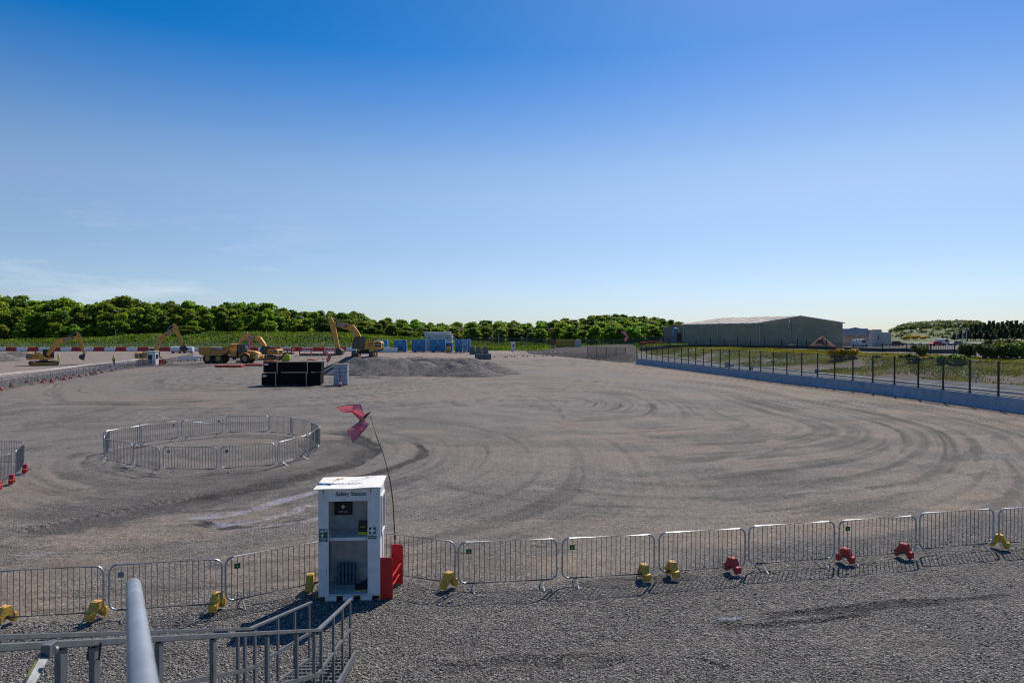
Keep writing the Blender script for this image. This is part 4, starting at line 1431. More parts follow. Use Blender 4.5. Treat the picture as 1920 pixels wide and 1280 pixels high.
def excavator(label, loc, rz, pts, bucket, house_rz=0.0, bucket_ang=0.0, sc=1.0):
    """local frame: the arm reaches to +x. pts = boom foot, bend, tip, stick end in (x, z)"""
    t = thing("excavator", label, "excavator", loc, rz, None, sc)
    # undercarriage
    uc = bpy.data.objects.new("undercarriage", None)
    b = MB()
    b.box(-1.3, 1.3, -0.75, 0.75, 0.45, 0.85); b.lathe([(0.7, 0.85), (0.7, 1.08)], 20)
    u = b.build("undercarriage", M_dark, t, bevel=0.03)
    u.rotation_euler = (0, 0, -house_rz)
    for s in (-1, 1):
        oy = s * 1.3
        prof = []
        for a in range(90, 271, 20): prof.append((-1.85 + 0.42 * math.cos(R(a)), 0.44 + 0.42 * math.sin(R(a))))
        for a in range(-90, 91, 20): prof.append((1.85 + 0.42 * math.cos(R(a)), 0.44 + 0.42 * math.sin(R(a))))
        tb_ = MB()
        n = len(prof)
        inner = [(x * 0.965, 0.44 + (z - 0.44) * 0.82) for x, z in prof]
        for i in range(n):
            j = (i + 1) % n
            P = [prof[i], prof[j], inner[j], inner[i]]
            vs = [(x, oy - 0.3, z) for x, z in P] + [(x, oy + 0.3, z) for x, z in P]
            tb_.add(vs, [(0, 1, 2, 3), (7, 6, 5, 4), (4, 5, 1, 0), (6, 7, 3, 2)])
        # grouser plates round the loop
        per = []
        for i in range(n):
            a, c = Vector((prof[i][0], 0, prof[i][1])), Vector((prof[(i + 1) % n][0], 0, prof[(i + 1) % n][1]))
            m_ = max(1, int((c - a).length / 0.19))
            for k in range(m_):
                p = a.lerp(c, (k + .5) / m_); d = (c - a).normalized(); nr = Vector((d.z, 0, -d.x))
                if nr.dot(p - Vector((0, 0, 0.44))) < 0: nr = -nr
                tb_.beam(p + Vector((0, oy - 0.31, 0)) + nr * 0.02, p + Vector((0, oy + 0.31, 0)) + nr * 0.02, 0.03, 0.045)
        tr = tb_.build("track", M_track, t)
        tr.rotation_euler = (0, 0, -house_rz)
        w = MB()
        for x, r in ((-1.85, 0.33), (1.85, 0.33)):
            w.lathe([(r, -0.12), (r, 0.12)], 16, c=(x, oy, 0.44), axis='y')
        for k in range(7):
            w.lathe([(0.12, -0.16), (0.12, 0.16)], 10, c=(-1.3 + k * 0.433, oy, 0.22), axis='y')
        w.box(-1.6, 1.6, oy - 0.2, oy + 0.2, 0.3, 0.62)
        w.build("track_frame", M_catd, tr)
    # house
    hb = MB()
    hb.prism([(-2.55, 1.15), (-2.75, 1.45), (-2.75, 2.15), (-2.6, 2.35), (-1.9, 2.40), (-1.9, 1.12)], -1.35, 1.35)
    hb.build("counterweight", M_cat, t, bevel=0.09)
    hb = MB()
    hb.prism([(-1.895, 1.2), (-1.895, 2.32), (-0.25, 2.32), (0.05, 1.9), (0.35, 1.6), (1.55, 1.5), (1.55, 1.2)], -1.36, -0.40)
    hb.prism([(-1.895, 1.2), (-1.895, 2.32), (-0.25, 2.32), (-0.15, 1.2)], 0.40, 1.36)
    hb.prism([(-1.895, 1.15), (-1.895, 2.26), (-0.5, 2.26), (-0.2, 1.45), (1.2, 1.4), (1.2, 1.15)], -0.398, 0.398)
    bd = hb.build("body", M_cat, t, bevel=0.05)
    vb = MB()
    for z in (1.55, 1.72, 1.89, 2.06):
        for s in (-1, 1):
            vb.box(-1.5, -0.75, s * 1.362 - 0.006, s * 1.362 + 0.006, z, z + 0.07)
    vb.build("grille", M_dark, bd)
    for s in (-1, 1):
        pl = MB().box(-2.70, -1.72, s * 1.385 - 0.008, s * 1.385 + 0.008, 1.55, 2.12).build("name_board", M_dark, t)
        text("FLANNERY", 0.235, M_signw, pl, (-2.2, s * 1.396, 1.84), (R(90), 0, 0 if s < 0 else math.pi), "lettering", 0.003, bold=0.006, sx=0.82)
    MB().box(-2.775, -2.755, -0.75, 0.55, 1.5, 2.05).build("rear_board", M_dark, t)
    rg = MB()
    for s in (-1, 1):
        rg.tube([(-1.8, s * 1.2, 2.32), (-1.8, s * 1.2, 2.75), (-0.4, s * 1.2, 2.75), (-0.4, s * 1.2, 2.32)], 0.022, 6)
        rg.tube([(-1.1, s * 1.2, 2.32), (-1.1, s * 1.2, 2.75)], 0.018, 6)
    rg.build("handrail", M_dark, t)
    eb = MB(); eb.box(-1.5, -0.5, -0.55, 0.55, 2.262, 2.46); eb.lathe([(0.07, 2.46), (0.07, 2.85)], 10, c=(-1.3, 0.3, 0))
    eb.build("engine_hood", M_dark, t, bevel=0.03)
    # cab (left side of the machine = +y when the arm is to +x)
    cy0, cy1 = 0.42, 1.36
    cf = MB()
    prof = [(-0.14, 1.25), (-0.14, 3.0), (1.15, 3.0), (1.62, 2.0), (1.62, 1.25)]
    cf.prism([(x * 0.985, 1.0 * z) for x, z in prof], cy0 + 0.03, cy1 - 0.03)
    cab = cf.build("cab", M_cglass, t, bevel=0.03)
    cp_ = MB()
    for y in (cy0, cy1):
        for a, c in zip(prof, prof[1:] + prof[:1]):
            cp_.beam((a[0], y, a[1]), (c[0], y, c[1]), 0.07, 0.07)
        cp_.beam((0.75, y, 1.3), (0.75, y, 2.98), 0.06, 0.06)
    for x, z in prof:
        cp_.beam((x, cy0, z), (x, cy1, z), 0.07, 0.07)
    cp_.box(-0.15, 1.2, cy0 - 0.01, cy1 + 0.01, 3.0, 3.07)
    cp_.build("cab_frame", M_dark, cab)
    MB().lathe([(0.07, 3.07), (0.06, 3.2), (0.03, 3.22)], 10, c=(0.3, 0.8, 0)).build("beacon", M_beacon, t)
    MB().tube([(1.2, cy1, 2.2), (1.45, cy1 + 0.3, 2.35)], 0.015, 5).box(1.38, 1.42, cy1 + 0.22, cy1 + 0.42, 2.2, 2.55).build("mirror", M_dark, t)
    # arm
    Fp, B_, T, S = [Vector((p[0], 0, p[1])) for p in pts]

    def plate_arm(P, wid, y, m=M_cat, name="boom"):
        """P: list of (point, half depth)"""
        up = []; dn = []
        for i, (p, h) in enumerate(P):
            d = (P[min(i + 1, len(P) - 1)][0] - P[max(i - 1, 0)][0]).normalized()
            nn = Vector((-d.z, 0, d.x))
            up.append(p + nn * h * 1.25); dn.append(p - nn * h * 1.25)
        bb = MB()
        for i in range(len(P) - 1):
            q = [up[i], up[i + 1], dn[i + 1], dn[i]]
            vs = [v + Vector((0, -wid / 2, 0)) for v in q] + [v + Vector((0, wid / 2, 0)) for v in q]
            fs = [(0, 1, 2, 3), (7, 6, 5, 4), (1, 0, 4, 5), (3, 2, 6, 7)]
            if i == 0: fs.append((0, 3, 7, 4))
            if i == len(P) - 2: fs.append((2, 1, 5, 6))
            bb.add(vs, fs)
        return bb
    m1 = Fp.lerp(B_, 0.55) + (Vector((-(B_ - Fp).z, 0, (B_ - Fp).x)).normalized() * 0.10)
    boom = plate_arm([(Fp, 0.22), (m1, 0.36), (B_, 0.42), (B_.lerp(T, 0.35), 0.36), (T, 0.17)], 0.60, 0).build("boom", M_cat, t, bevel=0.02)
    bc = B_.lerp(T, 0.50)
    ang = math.atan2((T - B_).z, (T - B_).x)
    for s in (-1, 1):
        bp_ = MB().box(-0.85, 0.85, -0.008, 0.008, -0.19, 0.19).build("name_board", M_dark, boom, loc=(bc.x, s * 0.315, bc.z + 0.02))
        bp_.rotation_euler = (0, -ang, 0)
        text("FLANNERY", 0.30, M_signw, bp_, (0, s * 0.012, 0), (R(90), 0, 0 if s < 0 else math.pi), "lettering", 0.003, bold=0.006, sx=0.95)
    sdv = (S - T).normalized()
    back = T - sdv * 0.95
    stick = plate_arm([(back, 0.10), (T, 0.30), (T.lerp(S, 0.25), 0.30), (S, 0.14)], 0.40, 0).build("stick", M_cat, t, bevel=0.02)
    # hydraulic cylinders
    def cyl(a, c, r, y, par):
        k = a.lerp(c, 0.55)
        o = MB().cyl(a + Vector((0, y, 0)), k + Vector((0, y, 0)), r, 12).build("cylinder", M_dark, par)
        MB().cyl(k + Vector((0, y, 0)), c + Vector((0, y, 0)), r * 0.55, 10).build("piston_rod", M_chrome, o)
    lo_ = Vector((Fp.x + 0.75, 0, 1.55))
    for y in (-0.36, 0.36):
        cyl(lo_, Fp.lerp(B_, 0.80), 0.085, y, boom)
    nrm = Vector((-(T - B_).z, 0, (T - B_).x)).normalized()
    cyl(Fp.lerp(B_, 0.85) + nrm * 0.52, back, 0.09, 0, boom)
    bn = Vector((-(S - T).z, 0, (S - T).x)).normalized()
    if bn.x < 0: bn = -bn
    cyl(T + bn * 0.38 - sdv * 0.2, T.lerp(S, 0.86) + bn * 0.36, 0.075, 0, stick)
    lk = MB()
    lk.beam(T.lerp(S, 0.84), T.lerp(S, 0.86) + bn * 0.36, 0.3, 0.08); lk.beam(T.lerp(S, 0.86) + bn * 0.36, S + sdv * 0.15 + bn * 0.3, 0.3, 0.08)
    lk.box(S.x - .16, S.x + .2, -0.2, 0.2, S.z - 0.2, S.z + 0.05)
    lk.build("linkage", M_catd, stick)
    hs = MB()
    for y in (-0.12, 0.0, 0.12):
        hs.tube([Fp + Vector((0.2, y, 0.35)), m1 + nrm * 0.4 + Vector((0, y, 0)), B_ + nrm * 0.46 + Vector((0, y, 0)), B_.lerp(T, 0.6) + nrm * 0.42 + Vector((0, y, 0)), T + nrm * 0.3 + Vector((0, y, 0)), T.lerp(S, 0.4) - bn * 0.32 + Vector((0, y, 0))], 0.03, 5)
    hs.build("hydraulic_hose", M_dark, boom)
    # bucket
    bw, bs = bucket
    bk = MB()
    pr = [(0.20, 0.0), (-0.30, -0.12), (-0.62, -0.55), (-0.50, -0.98), (0.0, -1.12), (0.52, -0.98)]
    th = 0.05
    for a, c in zip(pr[:-1], pr[1:]):
        bk.beam((a[0] * bs, -bw / 2, a[1] * bs), (c[0] * bs, -bw / 2, c[1] * bs), 0.001, 0.001) if False else None
        d = Vector((c[0] - a[0], 0, c[1] - a[1])).normalized(); nr = Vector((d.z, 0, -d.x)) * th
        A = Vector((a[0] * bs, 0, a[1] * bs)); Cc = Vector((c[0] * bs, 0, c[1] * bs))
        vs = []
        for y in (-bw / 2, bw / 2):
            for v in (A, Cc, Cc + nr, A + nr):
                vs.append(v + Vector((0, y, 0)))
        bk.add(vs, [(0, 3, 2, 1), (4, 5, 6, 7), (0, 1, 5, 4), (1, 2, 6, 5), (2, 3, 7, 6), (3, 0, 4, 7)])
    for y in (-bw / 2 - 0.02, bw / 2 - 0.02):
        bk.prism([(x * bs, z * bs) for x, z in pr], y, y + 0.04)
    for k in range(5):
        y = -bw / 2 + bw * (k + .5) / 5
        bk.beam((0.50 * bs, y, -0.98 * bs), (0.72 * bs, y, -0.93 * bs), 0.09, 0.06)
    bo = bk.build("bucket", M_dirt, t, loc=(S.x, 0, S.z - 0.05))
    bo.rotation_euler = (0, bucket_ang, 0)
    return t


pA = gp(82, 684.5)
excavator("yellow excavator digging nearest the left picture edge, its bucket low over bare earth", at(82, 684, 131), R(33),
          [(0.6, 1.9), (2.3, 4.55), (5.7, 5.55), (6.6, 2.05)], (1.7, 0.95), house_rz=R(-8), bucket_ang=R(30)).location.z = tz(at(82, 684, 131).x, 131)
e = excavator("yellow excavator with its boom raised steeply, behind the small far white cabin", at(284, 684, 137), R(46),
              [(0.6, 2.0), (1.8, 5.2), (4.6, 7.35), (6.0, 3.7)], (1.5, 1.0), house_rz=R(0), bucket_ang=R(-25))
e.location.z = tz(e.location.x, e.location.y)
e = excavator("yellow excavator seen behind the cab of the dump truck, arm reaching left", at(506, 672, 158), R(180 - 12),
              [(0.6, 2.0), (2.6, 4.7), (6.4, 5.5), (8.4, 3.3)], (1.4, 0.8), bucket_ang=R(25))
e.location.z = tz(e.location.x, e.location.y)
e.scale = (1, 1, 1)
ED = at(684, 668.5, 105)
e = excavator("largest looking yellow excavator standing on top of the stone heaps", ED, R(180 + 2),
              [(0.5, 2.2), (2.0, 4.45), (5.0, 5.15), (4.0, 1.35)], (1.9, 0.95), house_rz=R(90), bucket_ang=R(12))

# ---------------------------------------------------------------- articulated dump truck
dl = at(434, 680, 143.0)
dt = thing("dump_truck", "yellow articulated dump truck with three wheels on each side, parked facing right", "dump truck", (dl.x, dl.y, tz(dl.x, dl.y)), R(-2), None, 1.06)
b = MB()
out = [(-5.9, 2.35), (-5.75, 3.15), (-0.7, 3.10), (0.0, 3.45), (0.55, 3.85), (0.75, 3.75), (-0.1, 2.1), (-1.4, 1.55), (-4.6, 1.45), (-5.6, 1.75)]
b.prism(out, -1.62, -1.50); b.prism(out, 1.50, 1.62)
for a, c in zip(out[5:] + out[:1], out[6:] + out[:2]):
    A, Cc = Vector((a[0], 0, a[1])), Vector((c[0], 0, c[1]))
    d = (Cc - A).normalized(); nr = Vector((d.z, 0, -d.x)) * 0.06
    vs = []
    for y in (-1.49, 1.49):
        for v in (A, Cc, Cc + nr, A + nr): vs.append(v + Vector((0, y, 0)))
    b.add(vs, [(0, 3, 2, 1), (4, 5, 6, 7), (0, 1, 5, 4), (1, 2, 6, 5), (2, 3, 7, 6), (3, 0, 4, 7)])
b.beam((-5.8, -1.66, 3.1), (-0.7, -1.66, 3.06), 0.08, 0.14); b.beam((-5.8, 1.66, 3.1), (-0.7, 1.66, 3.06), 0.08, 0.14)
b.beam((0.5, -1.6, 3.8), (0.5, 1.6, 3.8), 0.12, 0.16)
for x in (-4.6, -3.4, -2.2, -1.0):
    b.beam((x, -1.66, 1.55), (x, -1.66, 3.0), 0.10, 0.07)
body = b.build("tipper_body", M_catd, dt, bevel=0.02)
brd = MB().box(-2.95, -0.6, -1.735, -1.70, 2.62, 3.0).build("name_board", M_dark, body)
text("FLANNERY", 0.36, M_signw, brd, (-1.78, -1.74, 2.81), (R(90), 0, 0), "lettering", 0.003, bold=0.008, sx=1.1)
ldm = MB(); rr_ = random.Random(5)
gx = [-5.2, -4.2, -3.2, -2.2, -1.2, -0.3]
for i, x in enumerate(gx[:-1]):
    pass
heap = MB(); nx, ny = 14, 8
for i in range(nx + 1):
    for j in range(ny + 1):
        x = -5.5 + 5.0 * i / nx; y = -1.45 + 2.9 * j / ny
        e_ = math.sin(math.pi * i / nx) * math.sin(math.pi * j / ny)
        heap.v.append((x, y, 2.75 + 0.55 * e_ + rr_.uniform(-.05, .05)))
heap.f = [(i * (ny + 1) + j, (i + 1) * (ny + 1) + j, (i + 1) * (ny + 1) + j + 1, i * (ny + 1) + j + 1) for i in range(nx) for j in range(ny)]
heap.m = [0] * len(heap.f)
M_spoil = mat("spoil", (0.22, 0.18, 0.15), 0.95, scale=3, bump=0.5)
heap.build("load", M_spoil, dt, smooth=True)
fr_ = MB(); fr_.box(-5.0, 0.3, -0.5, 0.5, 1.0, 1.42); fr_.box(0.3, 4.9, -0.55, 0.55, 0.95, 1.35); fr_.lathe([(0.35, 0.7), (0.35, 1.6)], 12, c=(0.6, 0, 0))
fr_.build("chassis", M_dark, dt, bevel=0.02)


def wheel(parent, x, y, r=0.93, w=0.62):
    tyre = MB().lathe([(r * .55, -w / 2), (r * .93, -w / 2), (r, -w / 2 + .1), (r, w / 2 - .1), (r * .93, w / 2), (r * .55, w / 2)], 28, axis='y')
    for k in range(24):
        a = 2 * math.pi * k / 24
        tyre.beam((math.cos(a) * r, -w / 2 + .05, math.sin(a) * r), (math.cos(a + .12) * r, w / 2 - .05, math.sin(a + .12) * r), 0.07, 0.06, up=(math.cos(a), 0, math.sin(a)))
    o = tyre.build("wheel", M_tyre, parent, loc=(x, y, r))
    rim = MB().lathe([(r * .53, -w / 2 - .01), (r * .53, -w / 2 + .04), (r * .42, -w / 2 + .09), (r * .22, -w / 2 + .03), (r * .2, -w / 2 - .03)], 20, axis='y')
    rim.lathe([(r * .53, w / 2 - .04), (r * .53, w / 2 + .01), (r * .2, w / 2 + .03)], 20, axis='y')
    rim.build("rim", M_catd, o)
    return o


for x in (-4.1, -1.95, 3.3):
    for y in (-1.25, 1.25):
        wheel(dt, x, y)
cb = MB()
cb.prism([(1.55, 1.5), (1.55, 3.55), (3.0, 3.55), (3.25, 2.5), (3.25, 1.6)], -0.85, 0.85)
cabt = cb.build("cab", M_cglass, dt, bevel=0.04)
cf = MB()
pr = [(1.55, 1.5), (1.55, 3.55), (3.0, 3.55), (3.25, 2.5), (3.25, 1.6)]
for y in (-0.87, 0.87):
    for a, c in zip(pr, pr[1:] + pr[:1]): cf.beam((a[0], y, a[1]), (c[0], y, c[1]), 0.09, 0.09)
    cf.beam((2.3, y, 1.6), (2.3, y, 3.5), 0.08, 0.08)
cf.box(1.45, 3.15, -0.95, 0.95, 3.55, 3.65)
cf.build("cab_frame", M_dark, cabt)
hd = MB()
hd.prism([(3.26, 1.5), (3.26, 2.55), (4.9, 2.35), (5.75, 1.95), (5.9, 1.35), (5.6, 1.1), (4.5, 1.1), (4.3, 1.5)], -0.8, 0.8)
hd.build("bonnet", M_cat, dt, bevel=0.10)
fd = MB()
for s in (-1, 1):
    arc = [(3.3 + 1.15 * math.cos(R(a)), 0.95 + 1.12 * math.sin(R(a))) for a in range(10, 171, 16)]
    arc2 = [(3.3 + 1.03 * math.cos(R(a)), 0.95 + 1.0 * math.sin(R(a))) for a in range(170, 9, -16)]
    n = len(arc)
    for i in range(n - 1):
        q = [arc[i], arc[i + 1], arc2[n - 2 - i], arc2[n - 1 - i]]
        y0_, y1_ = (0.86, 1.6) if s > 0 else (-1.6, -0.86)
        fd.prism(q, y0_, y1_)
    fd.box(4.35, 5.95, (0.8 if s > 0 else -1.5), (1.5 if s > 0 else -0.8), 0.95, 1.35)
fd.build("mudguard", M_cat, dt)
rs = MB(); rs.tube([(-0.0 + .75 * math.cos(a / 10 * 6.283), -1.3, 2.0 + .75 * math.sin(a / 10 * 6.283)) for a in range(10)], 0.07, 6, closed=True)
MB().lathe([(0.42, -0.02), (0.42, 0.02)], 20, c=(0.95, -1.2, 2.05), axis='y').build("air_intake", M_dark, dt)
sd_ = MB(); sd_.box(0.2, 1.5, -1.35, 1.35, 1.3, 2.5)
sd_.build("hitch_housing", M_catd, dt, bevel=0.06)
st_ = MB()
for x in (4.55, 4.85): st_.box(x, x + 0.05, -1.6, -1.5, 0.55, 2.2)
for z in (0.6, 0.95): st_.box(4.6, 4.85, -1.62, -1.5, z, z + 0.05)
st_.tube([(4.55, -1.3, 1.4), (4.55, -1.35, 2.9), (3.3, -1.1, 2.95)], 0.02, 5)
st_.build("ladder", M_dark, dt)
MB().box(5.55, 5.93, -1.45, -1.15, 1.40, 1.62).build("headlight", M_signw, dt); MB().box(5.55, 5.93, 1.15, 1.45, 1.40, 1.62).build("headlight", M_signw, dt)
mr_ = MB(); mr_.tube([(3.3, -0.9, 3.2), (3.7, -1.5, 3.2), (3.7, -1.5, 2.6)], 0.02, 5); mr_.box(3.66, 3.74, -1.62, -1.38, 2.45, 3.0)
mr_.build("mirror", M_dark, dt)

# ---------------------------------------------------------------- heaps of stone
M_heap = bpy.data.materials.new("heap_stone"); M_heap.use_nodes = True
_n = M_heap.node_tree.nodes; _l = M_heap.node_tree.links; _b = _n["Principled BSDF"]; _b.inputs["Roughness"].default_value = 0.95; _b.inputs["Specular IOR Level"].default_value = 0.03
_t = _n.new("ShaderNodeTexCoord")
_v = _n.new("ShaderNodeTexVoronoi"); _v.inputs["Scale"].default_value = 7; _l.new(_t.outputs["Object"], _v.inputs["Vector"])
_z = _n.new("ShaderNodeTexNoise"); _z.inputs["Scale"].default_value = 3; _z.inputs["Detail"].default_value = 7; _z.inputs["Roughness"].default_value = 0.75; _l.new(_t.outputs["Object"], _z.inputs["Vector"])
_c = _n.new("ShaderNodeValToRGB"); _c.color_ramp.elements[0].color = (0.11, 0.098, 0.09, 1); _c.color_ramp.elements[1].color = (0.33, 0.30, 0.275, 1)
_c.color_ramp.elements[0].position = 0.3; _c.color_ramp.elements[1].position = 0.7
_l.new(_z.outputs[0], _c.inputs[0]); _m = _n.new("ShaderNodeMixRGB"); _m.blend_type = 'MULTIPLY'; _m.inputs[0].default_value = 0.5
_l.new(_c.outputs[0], _m.inputs[1]); _s = _n.new("ShaderNodeSeparateXYZ"); _l.new(_v.outputs["Color"], _s.inputs[0]); _l.new(_s.outputs[0], _m.inputs[2])
_l.new(_m.outputs[0], _b.inputs["Base Color"])
_bp = _n.new("ShaderNodeBump"); _bp.inputs["Distance"].default_value = 0.15; _bp.inputs["Strength"].default_value = 0.8
_l.new(_z.outputs[0], _bp.inputs["Height"]); _l.new(_bp.outputs[0], _b.inputs["Normal"])


def heap_obj(label, cx, cy, rx, ry, h, seed, flat=0.0, name="stone_heap"):
    n = 64
    g = np.linspace(-1.15, 1.15, n)
    gx, gy = np.meshgrid(g, g, indexing='ij')
    wob = 1 + 0.30 * (fbm((gx + seed * 3) * 1.3, gy * 1.3, seed, 3) - 0.5)
    r = np.hypot(gx, gy) / wob
    prof = np.clip(1 - r, 0, 1)
    if flat: prof = np.minimum(prof, 1 - flat) / (1 - flat)
    prof = np.where(prof > 0.9, 0.9 + (prof - 0.9) * 0.6, prof) / 0.96
    prof = prof * (1 + 0.26 * (fbm(gx * 6 + seed, gy * 6, seed + 5, 4) - 0.5))
    X = gx * rx; Y = gy * ry
    Z = prof * h + terrain(X + cx, Y + cy) - np.where(prof <= 0.001, 0.25, 0.02)
    V = np.stack([X.ravel(), Y.ravel(), Z.ravel()], 1)
    i = np.arange(n - 1)[:, None] * n + np.arange(n - 1)[None, :]
    Fc = np.stack([i, i + n, i + n + 1, i + 1], -1).reshape(-1, 4)
    me = npmesh(name, V, Fc, M_heap, smooth=True)
    o = bpy.data.objects.new(name, me); COL.objects.link(o); o.location = (cx, cy, 0)
    return tag(o, label, "stone heap", "heaps of crushed stone in mid yard")


for lab, px, d, rx, ry, h, sd_i, fl in [
    ("low flat topped stone mound carrying the excavator", 690, 104, 8.4, 7.5, 2.5, 3, 0.42),
    ("stone heap under the excavator's tracks, right part", 745, 103.0, 6.4, 6.2, 2.3, 4, 0.2),
    ("pointed stone heap just right of the excavator mound", 790, 101.5, 5.6, 5.0, 1.9, 5, 0.15),
    ("middle stone heap with the dark shaded face", 845, 99.0, 5.0, 4.2, 1.95, 6, 0.1),
    ("second stone heap from the right, sloping down to the yard", 883, 98.5, 4.6, 4.2, 1.65, 7, 0.1),
    ("rightmost stone heap nearest the grey concrete blocks", 917, 103, 5.0, 4.5, 1.75, 8, 0.1),
    ("long stone heap behind the middle heaps", 800, 112, 9.0, 5.5, 2.1, 9, 0.45),
    ("stone heap behind the two right hand heaps", 868, 111, 6.5, 5.0, 2.0, 10, 0.3),
    ("stone heap at the left foot of the excavator mound", 650, 103.5, 5.0, 4.6, 1.75, 11, 0.2),
    ("tiny dark pile of stone in front of the excavator mound", 692, 92.5, 2.4, 1.4, 0.42, 12, 0.1)]:
    cx = (px - 960) / F * d
    heap_obj(lab, cx, d, rx, ry, h, sd_i, fl)
for lab, px, d, rx, ry, h, s in [("grey gravel pile cut by the left picture edge, by the far excavator", -12, 152, 6.5, 5, 2.3, 21),
                                 ("low brown spoil pile left of the far left excavator", 35, 170, 8, 4, 1.2, 22)]:
    o = heap_obj(lab, (px - 960) / F * d, d, rx, ry, h, s, 0.1); o["group"] = "piles at the far left"

# gravel bank with a haul ramp at the far centre right
def bank():
    n, m = 90, 60
    us = np.linspace(985, 1196, n); ds = np.linspace(140, 215, m)
    U, D = np.meshgrid(us, ds, indexing='ij')
    X = (U - 960) / F * D
    e = sstep(985, 1045, U) * sstep(0, 11, D - interp(U, [985, 1050, 1185, 1196], [180, 168, 142, 150])) * sstep(1198, 1180, U)
    Z = terrain(X, D) + e * (interp(U, [985, 1050, 1110, 1185], [0.3, 0.7, 1.1, 1.8]) + 0.3 * (fbm(X * .3, D * .3, 71, 3) - .5)) - 0.05 * (e < .001)
    V = np.stack([X.ravel(), D.ravel(), Z.ravel()], 1)
    i = np.arange(n - 1)[:, None] * m + np.arange(m - 1)[None, :]
    Fc = np.stack([i, i + m, i + m + 1, i + 1], -1).reshape(-1, 4)
    mb_ = M_heap.copy(); mb_.name = "bank_stone"
    for nd in mb_.node_tree.nodes:
        if nd.type == 'VALTORGB':
            nd.color_ramp.elements[0].color = (0.07, 0.063, 0.058, 1); nd.color_ramp.elements[1].color = (0.17, 0.152, 0.14, 1)
    me = npmesh("gravel_bank", V, Fc, mb_, smooth=True)
    o = bpy.data.objects.new("gravel_bank", me); COL.objects.link(o)
    tag(o, kind="structure")


bank()

# ---------------------------------------------------------------- black pipe stack
ps0 = G(490, 723.5); ps1 = G(608, 721)
M_pipe = mat("black_pipe", (0.010, 0.010, 0.011), 0.55, var=0.2, scale=3, spec=0.15)
px_ = (ps1.x - ps0.x)
ang = math.atan2(ps1.y - ps0.y, px_) * 0.3
sx_ = (ps0.x + ps1.x) / 2; sy_ = min(ps0.y, ps1.y) + 0.3


def pipe_bundle(label, x, y, z, L, rows, cols, r=0.105):
    t = thing("pipe_bundle", label, "pipe bundle", (x, y, z), ang, "black plastic pipe bundles in the yard")
    for j in range(rows):
        b = MB()
        for i in range(cols):
            yy = (i + 0.5) * 2 * r + (r if j % 2 else 0); zz = 0.10 + r + j * r * 1.8
            b.tube([(-L / 2, yy, zz), (L / 2, yy, zz)], r, 10)
        b.build("pipe_layer", M_pipe, t, smooth=True)
    h = 0.10 + rows * r * 1.8 + 0.05
    for x in (-L * 0.26, L * 0.26):
        k = MB(); k.box(x - .05, x + .05, -0.06, 0.0, -0.02, h + .02); k.box(x - .05, x + .05, -0.06, cols * 2 * r + .2, h + .021, h + .09); k.box(x - .05, x + .05, 0.0, cols * 2 * r + .2, 0.0, .09)
        k.build("timber_frame", M_wood, t)
    MB().box(-L / 2 + .12, -L / 2 + .55, -0.012, 0.006, h * 0.72, h * 0.86).build("label_tag", M_signw, t)
    return t


Lp = px_ * 1.0
pipe_bundle("lower bundle of black pipes with pale timber battens, in mid yard", sx_, sy_, 0.0, Lp, 8, 11, 0.09)
pipe_bundle("upper bundle of black pipes stacked on the other one", sx_ + 0.12, sy_ + 0.1, 1.43, Lp * 0.985, 7, 10, 0.09)

# ---------------------------------------------------------------- shrink-wrapped grey pallet with barrier and cone
gl = G(637, 722.5)
M_wrap = mat("grey_wrap", (0.36, 0.40, 0.45), 0.35, col2=(0.24, 0.28, 0.34), scale=6)
pg = thing("wrapped_pallet", "tall stack of grey wrapped blocks right of the black pipes", "pallet stack", (gl.x, gl.y + 0.7, 0), R(4))
b = MB().box(-0.8, 0.8, -0.55, 0.55, 0, 0.10); b.build("pallet", M_wood, pg)
for k in range(5):
    b = MB().box(-0.80 + .01 * (k % 2), 0.80 - .01 * (k % 3), -0.56, 0.56, 0.11 + k * 0.46, 0.11 + k * 0.46 + 0.44)
    b.build("wrapped_layer", M_wrap, pg, bevel=0.05)
MB().box(-0.85, 0.85, -0.6, 0.6, 2.42, 2.47).build("top_board", M_wood, pg)
MB().beam((-0.1, -0.59, 1.9), (0.03, -0.6, 0.5), 0.05, 0.02, up=(0, 1, 0)).build("strap", M_black, pg)
a = G(617, 723.5, 0.1); c_ = G(657, 722.5, 0.1)
put_barrier(a, c_ if (c_ - a).length < 3 else a + (c_ - a).normalized() * 2.3, "single barrier standing in front of the grey wrapped pallet stack", "single barriers", None)
cl = G(638.5, 724.5)
cn = thing("traffic_cone", "red and white traffic cone before the grey wrapped pallet stack", "traffic cone", (cl.x, cl.y - 0.1, 0))
MB().box(-.24, .24, -.24, .24, 0, .05).build("base", M_red, cn, bevel=.02)
MB().lathe([(.20, .051), (.15, .30)], 16).build("lower_cone", M_red, cn, smooth=True)
MB().lathe([(.15, .301), (.10, .56)], 16).build("reflective_sleeve", M_signw, cn, smooth=True)
MB().lathe([(.10, .561), (.04, .95), (.03, .96)], 16).build("top_cone", M_red, cn, smooth=True)

# ---------------------------------------------------------------- concrete barriers and mesh fence on the right
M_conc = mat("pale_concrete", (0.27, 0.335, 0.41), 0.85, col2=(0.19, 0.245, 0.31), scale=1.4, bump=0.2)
M_conc2 = mat("grey_concrete", (0.26, 0.26, 0.25), 0.9, col2=(0.17, 0.17, 0.165), scale=2)
M_fence = mat("dark_green_steel", (0.010, 0.018, 0.016), 0.5, var=0.1)


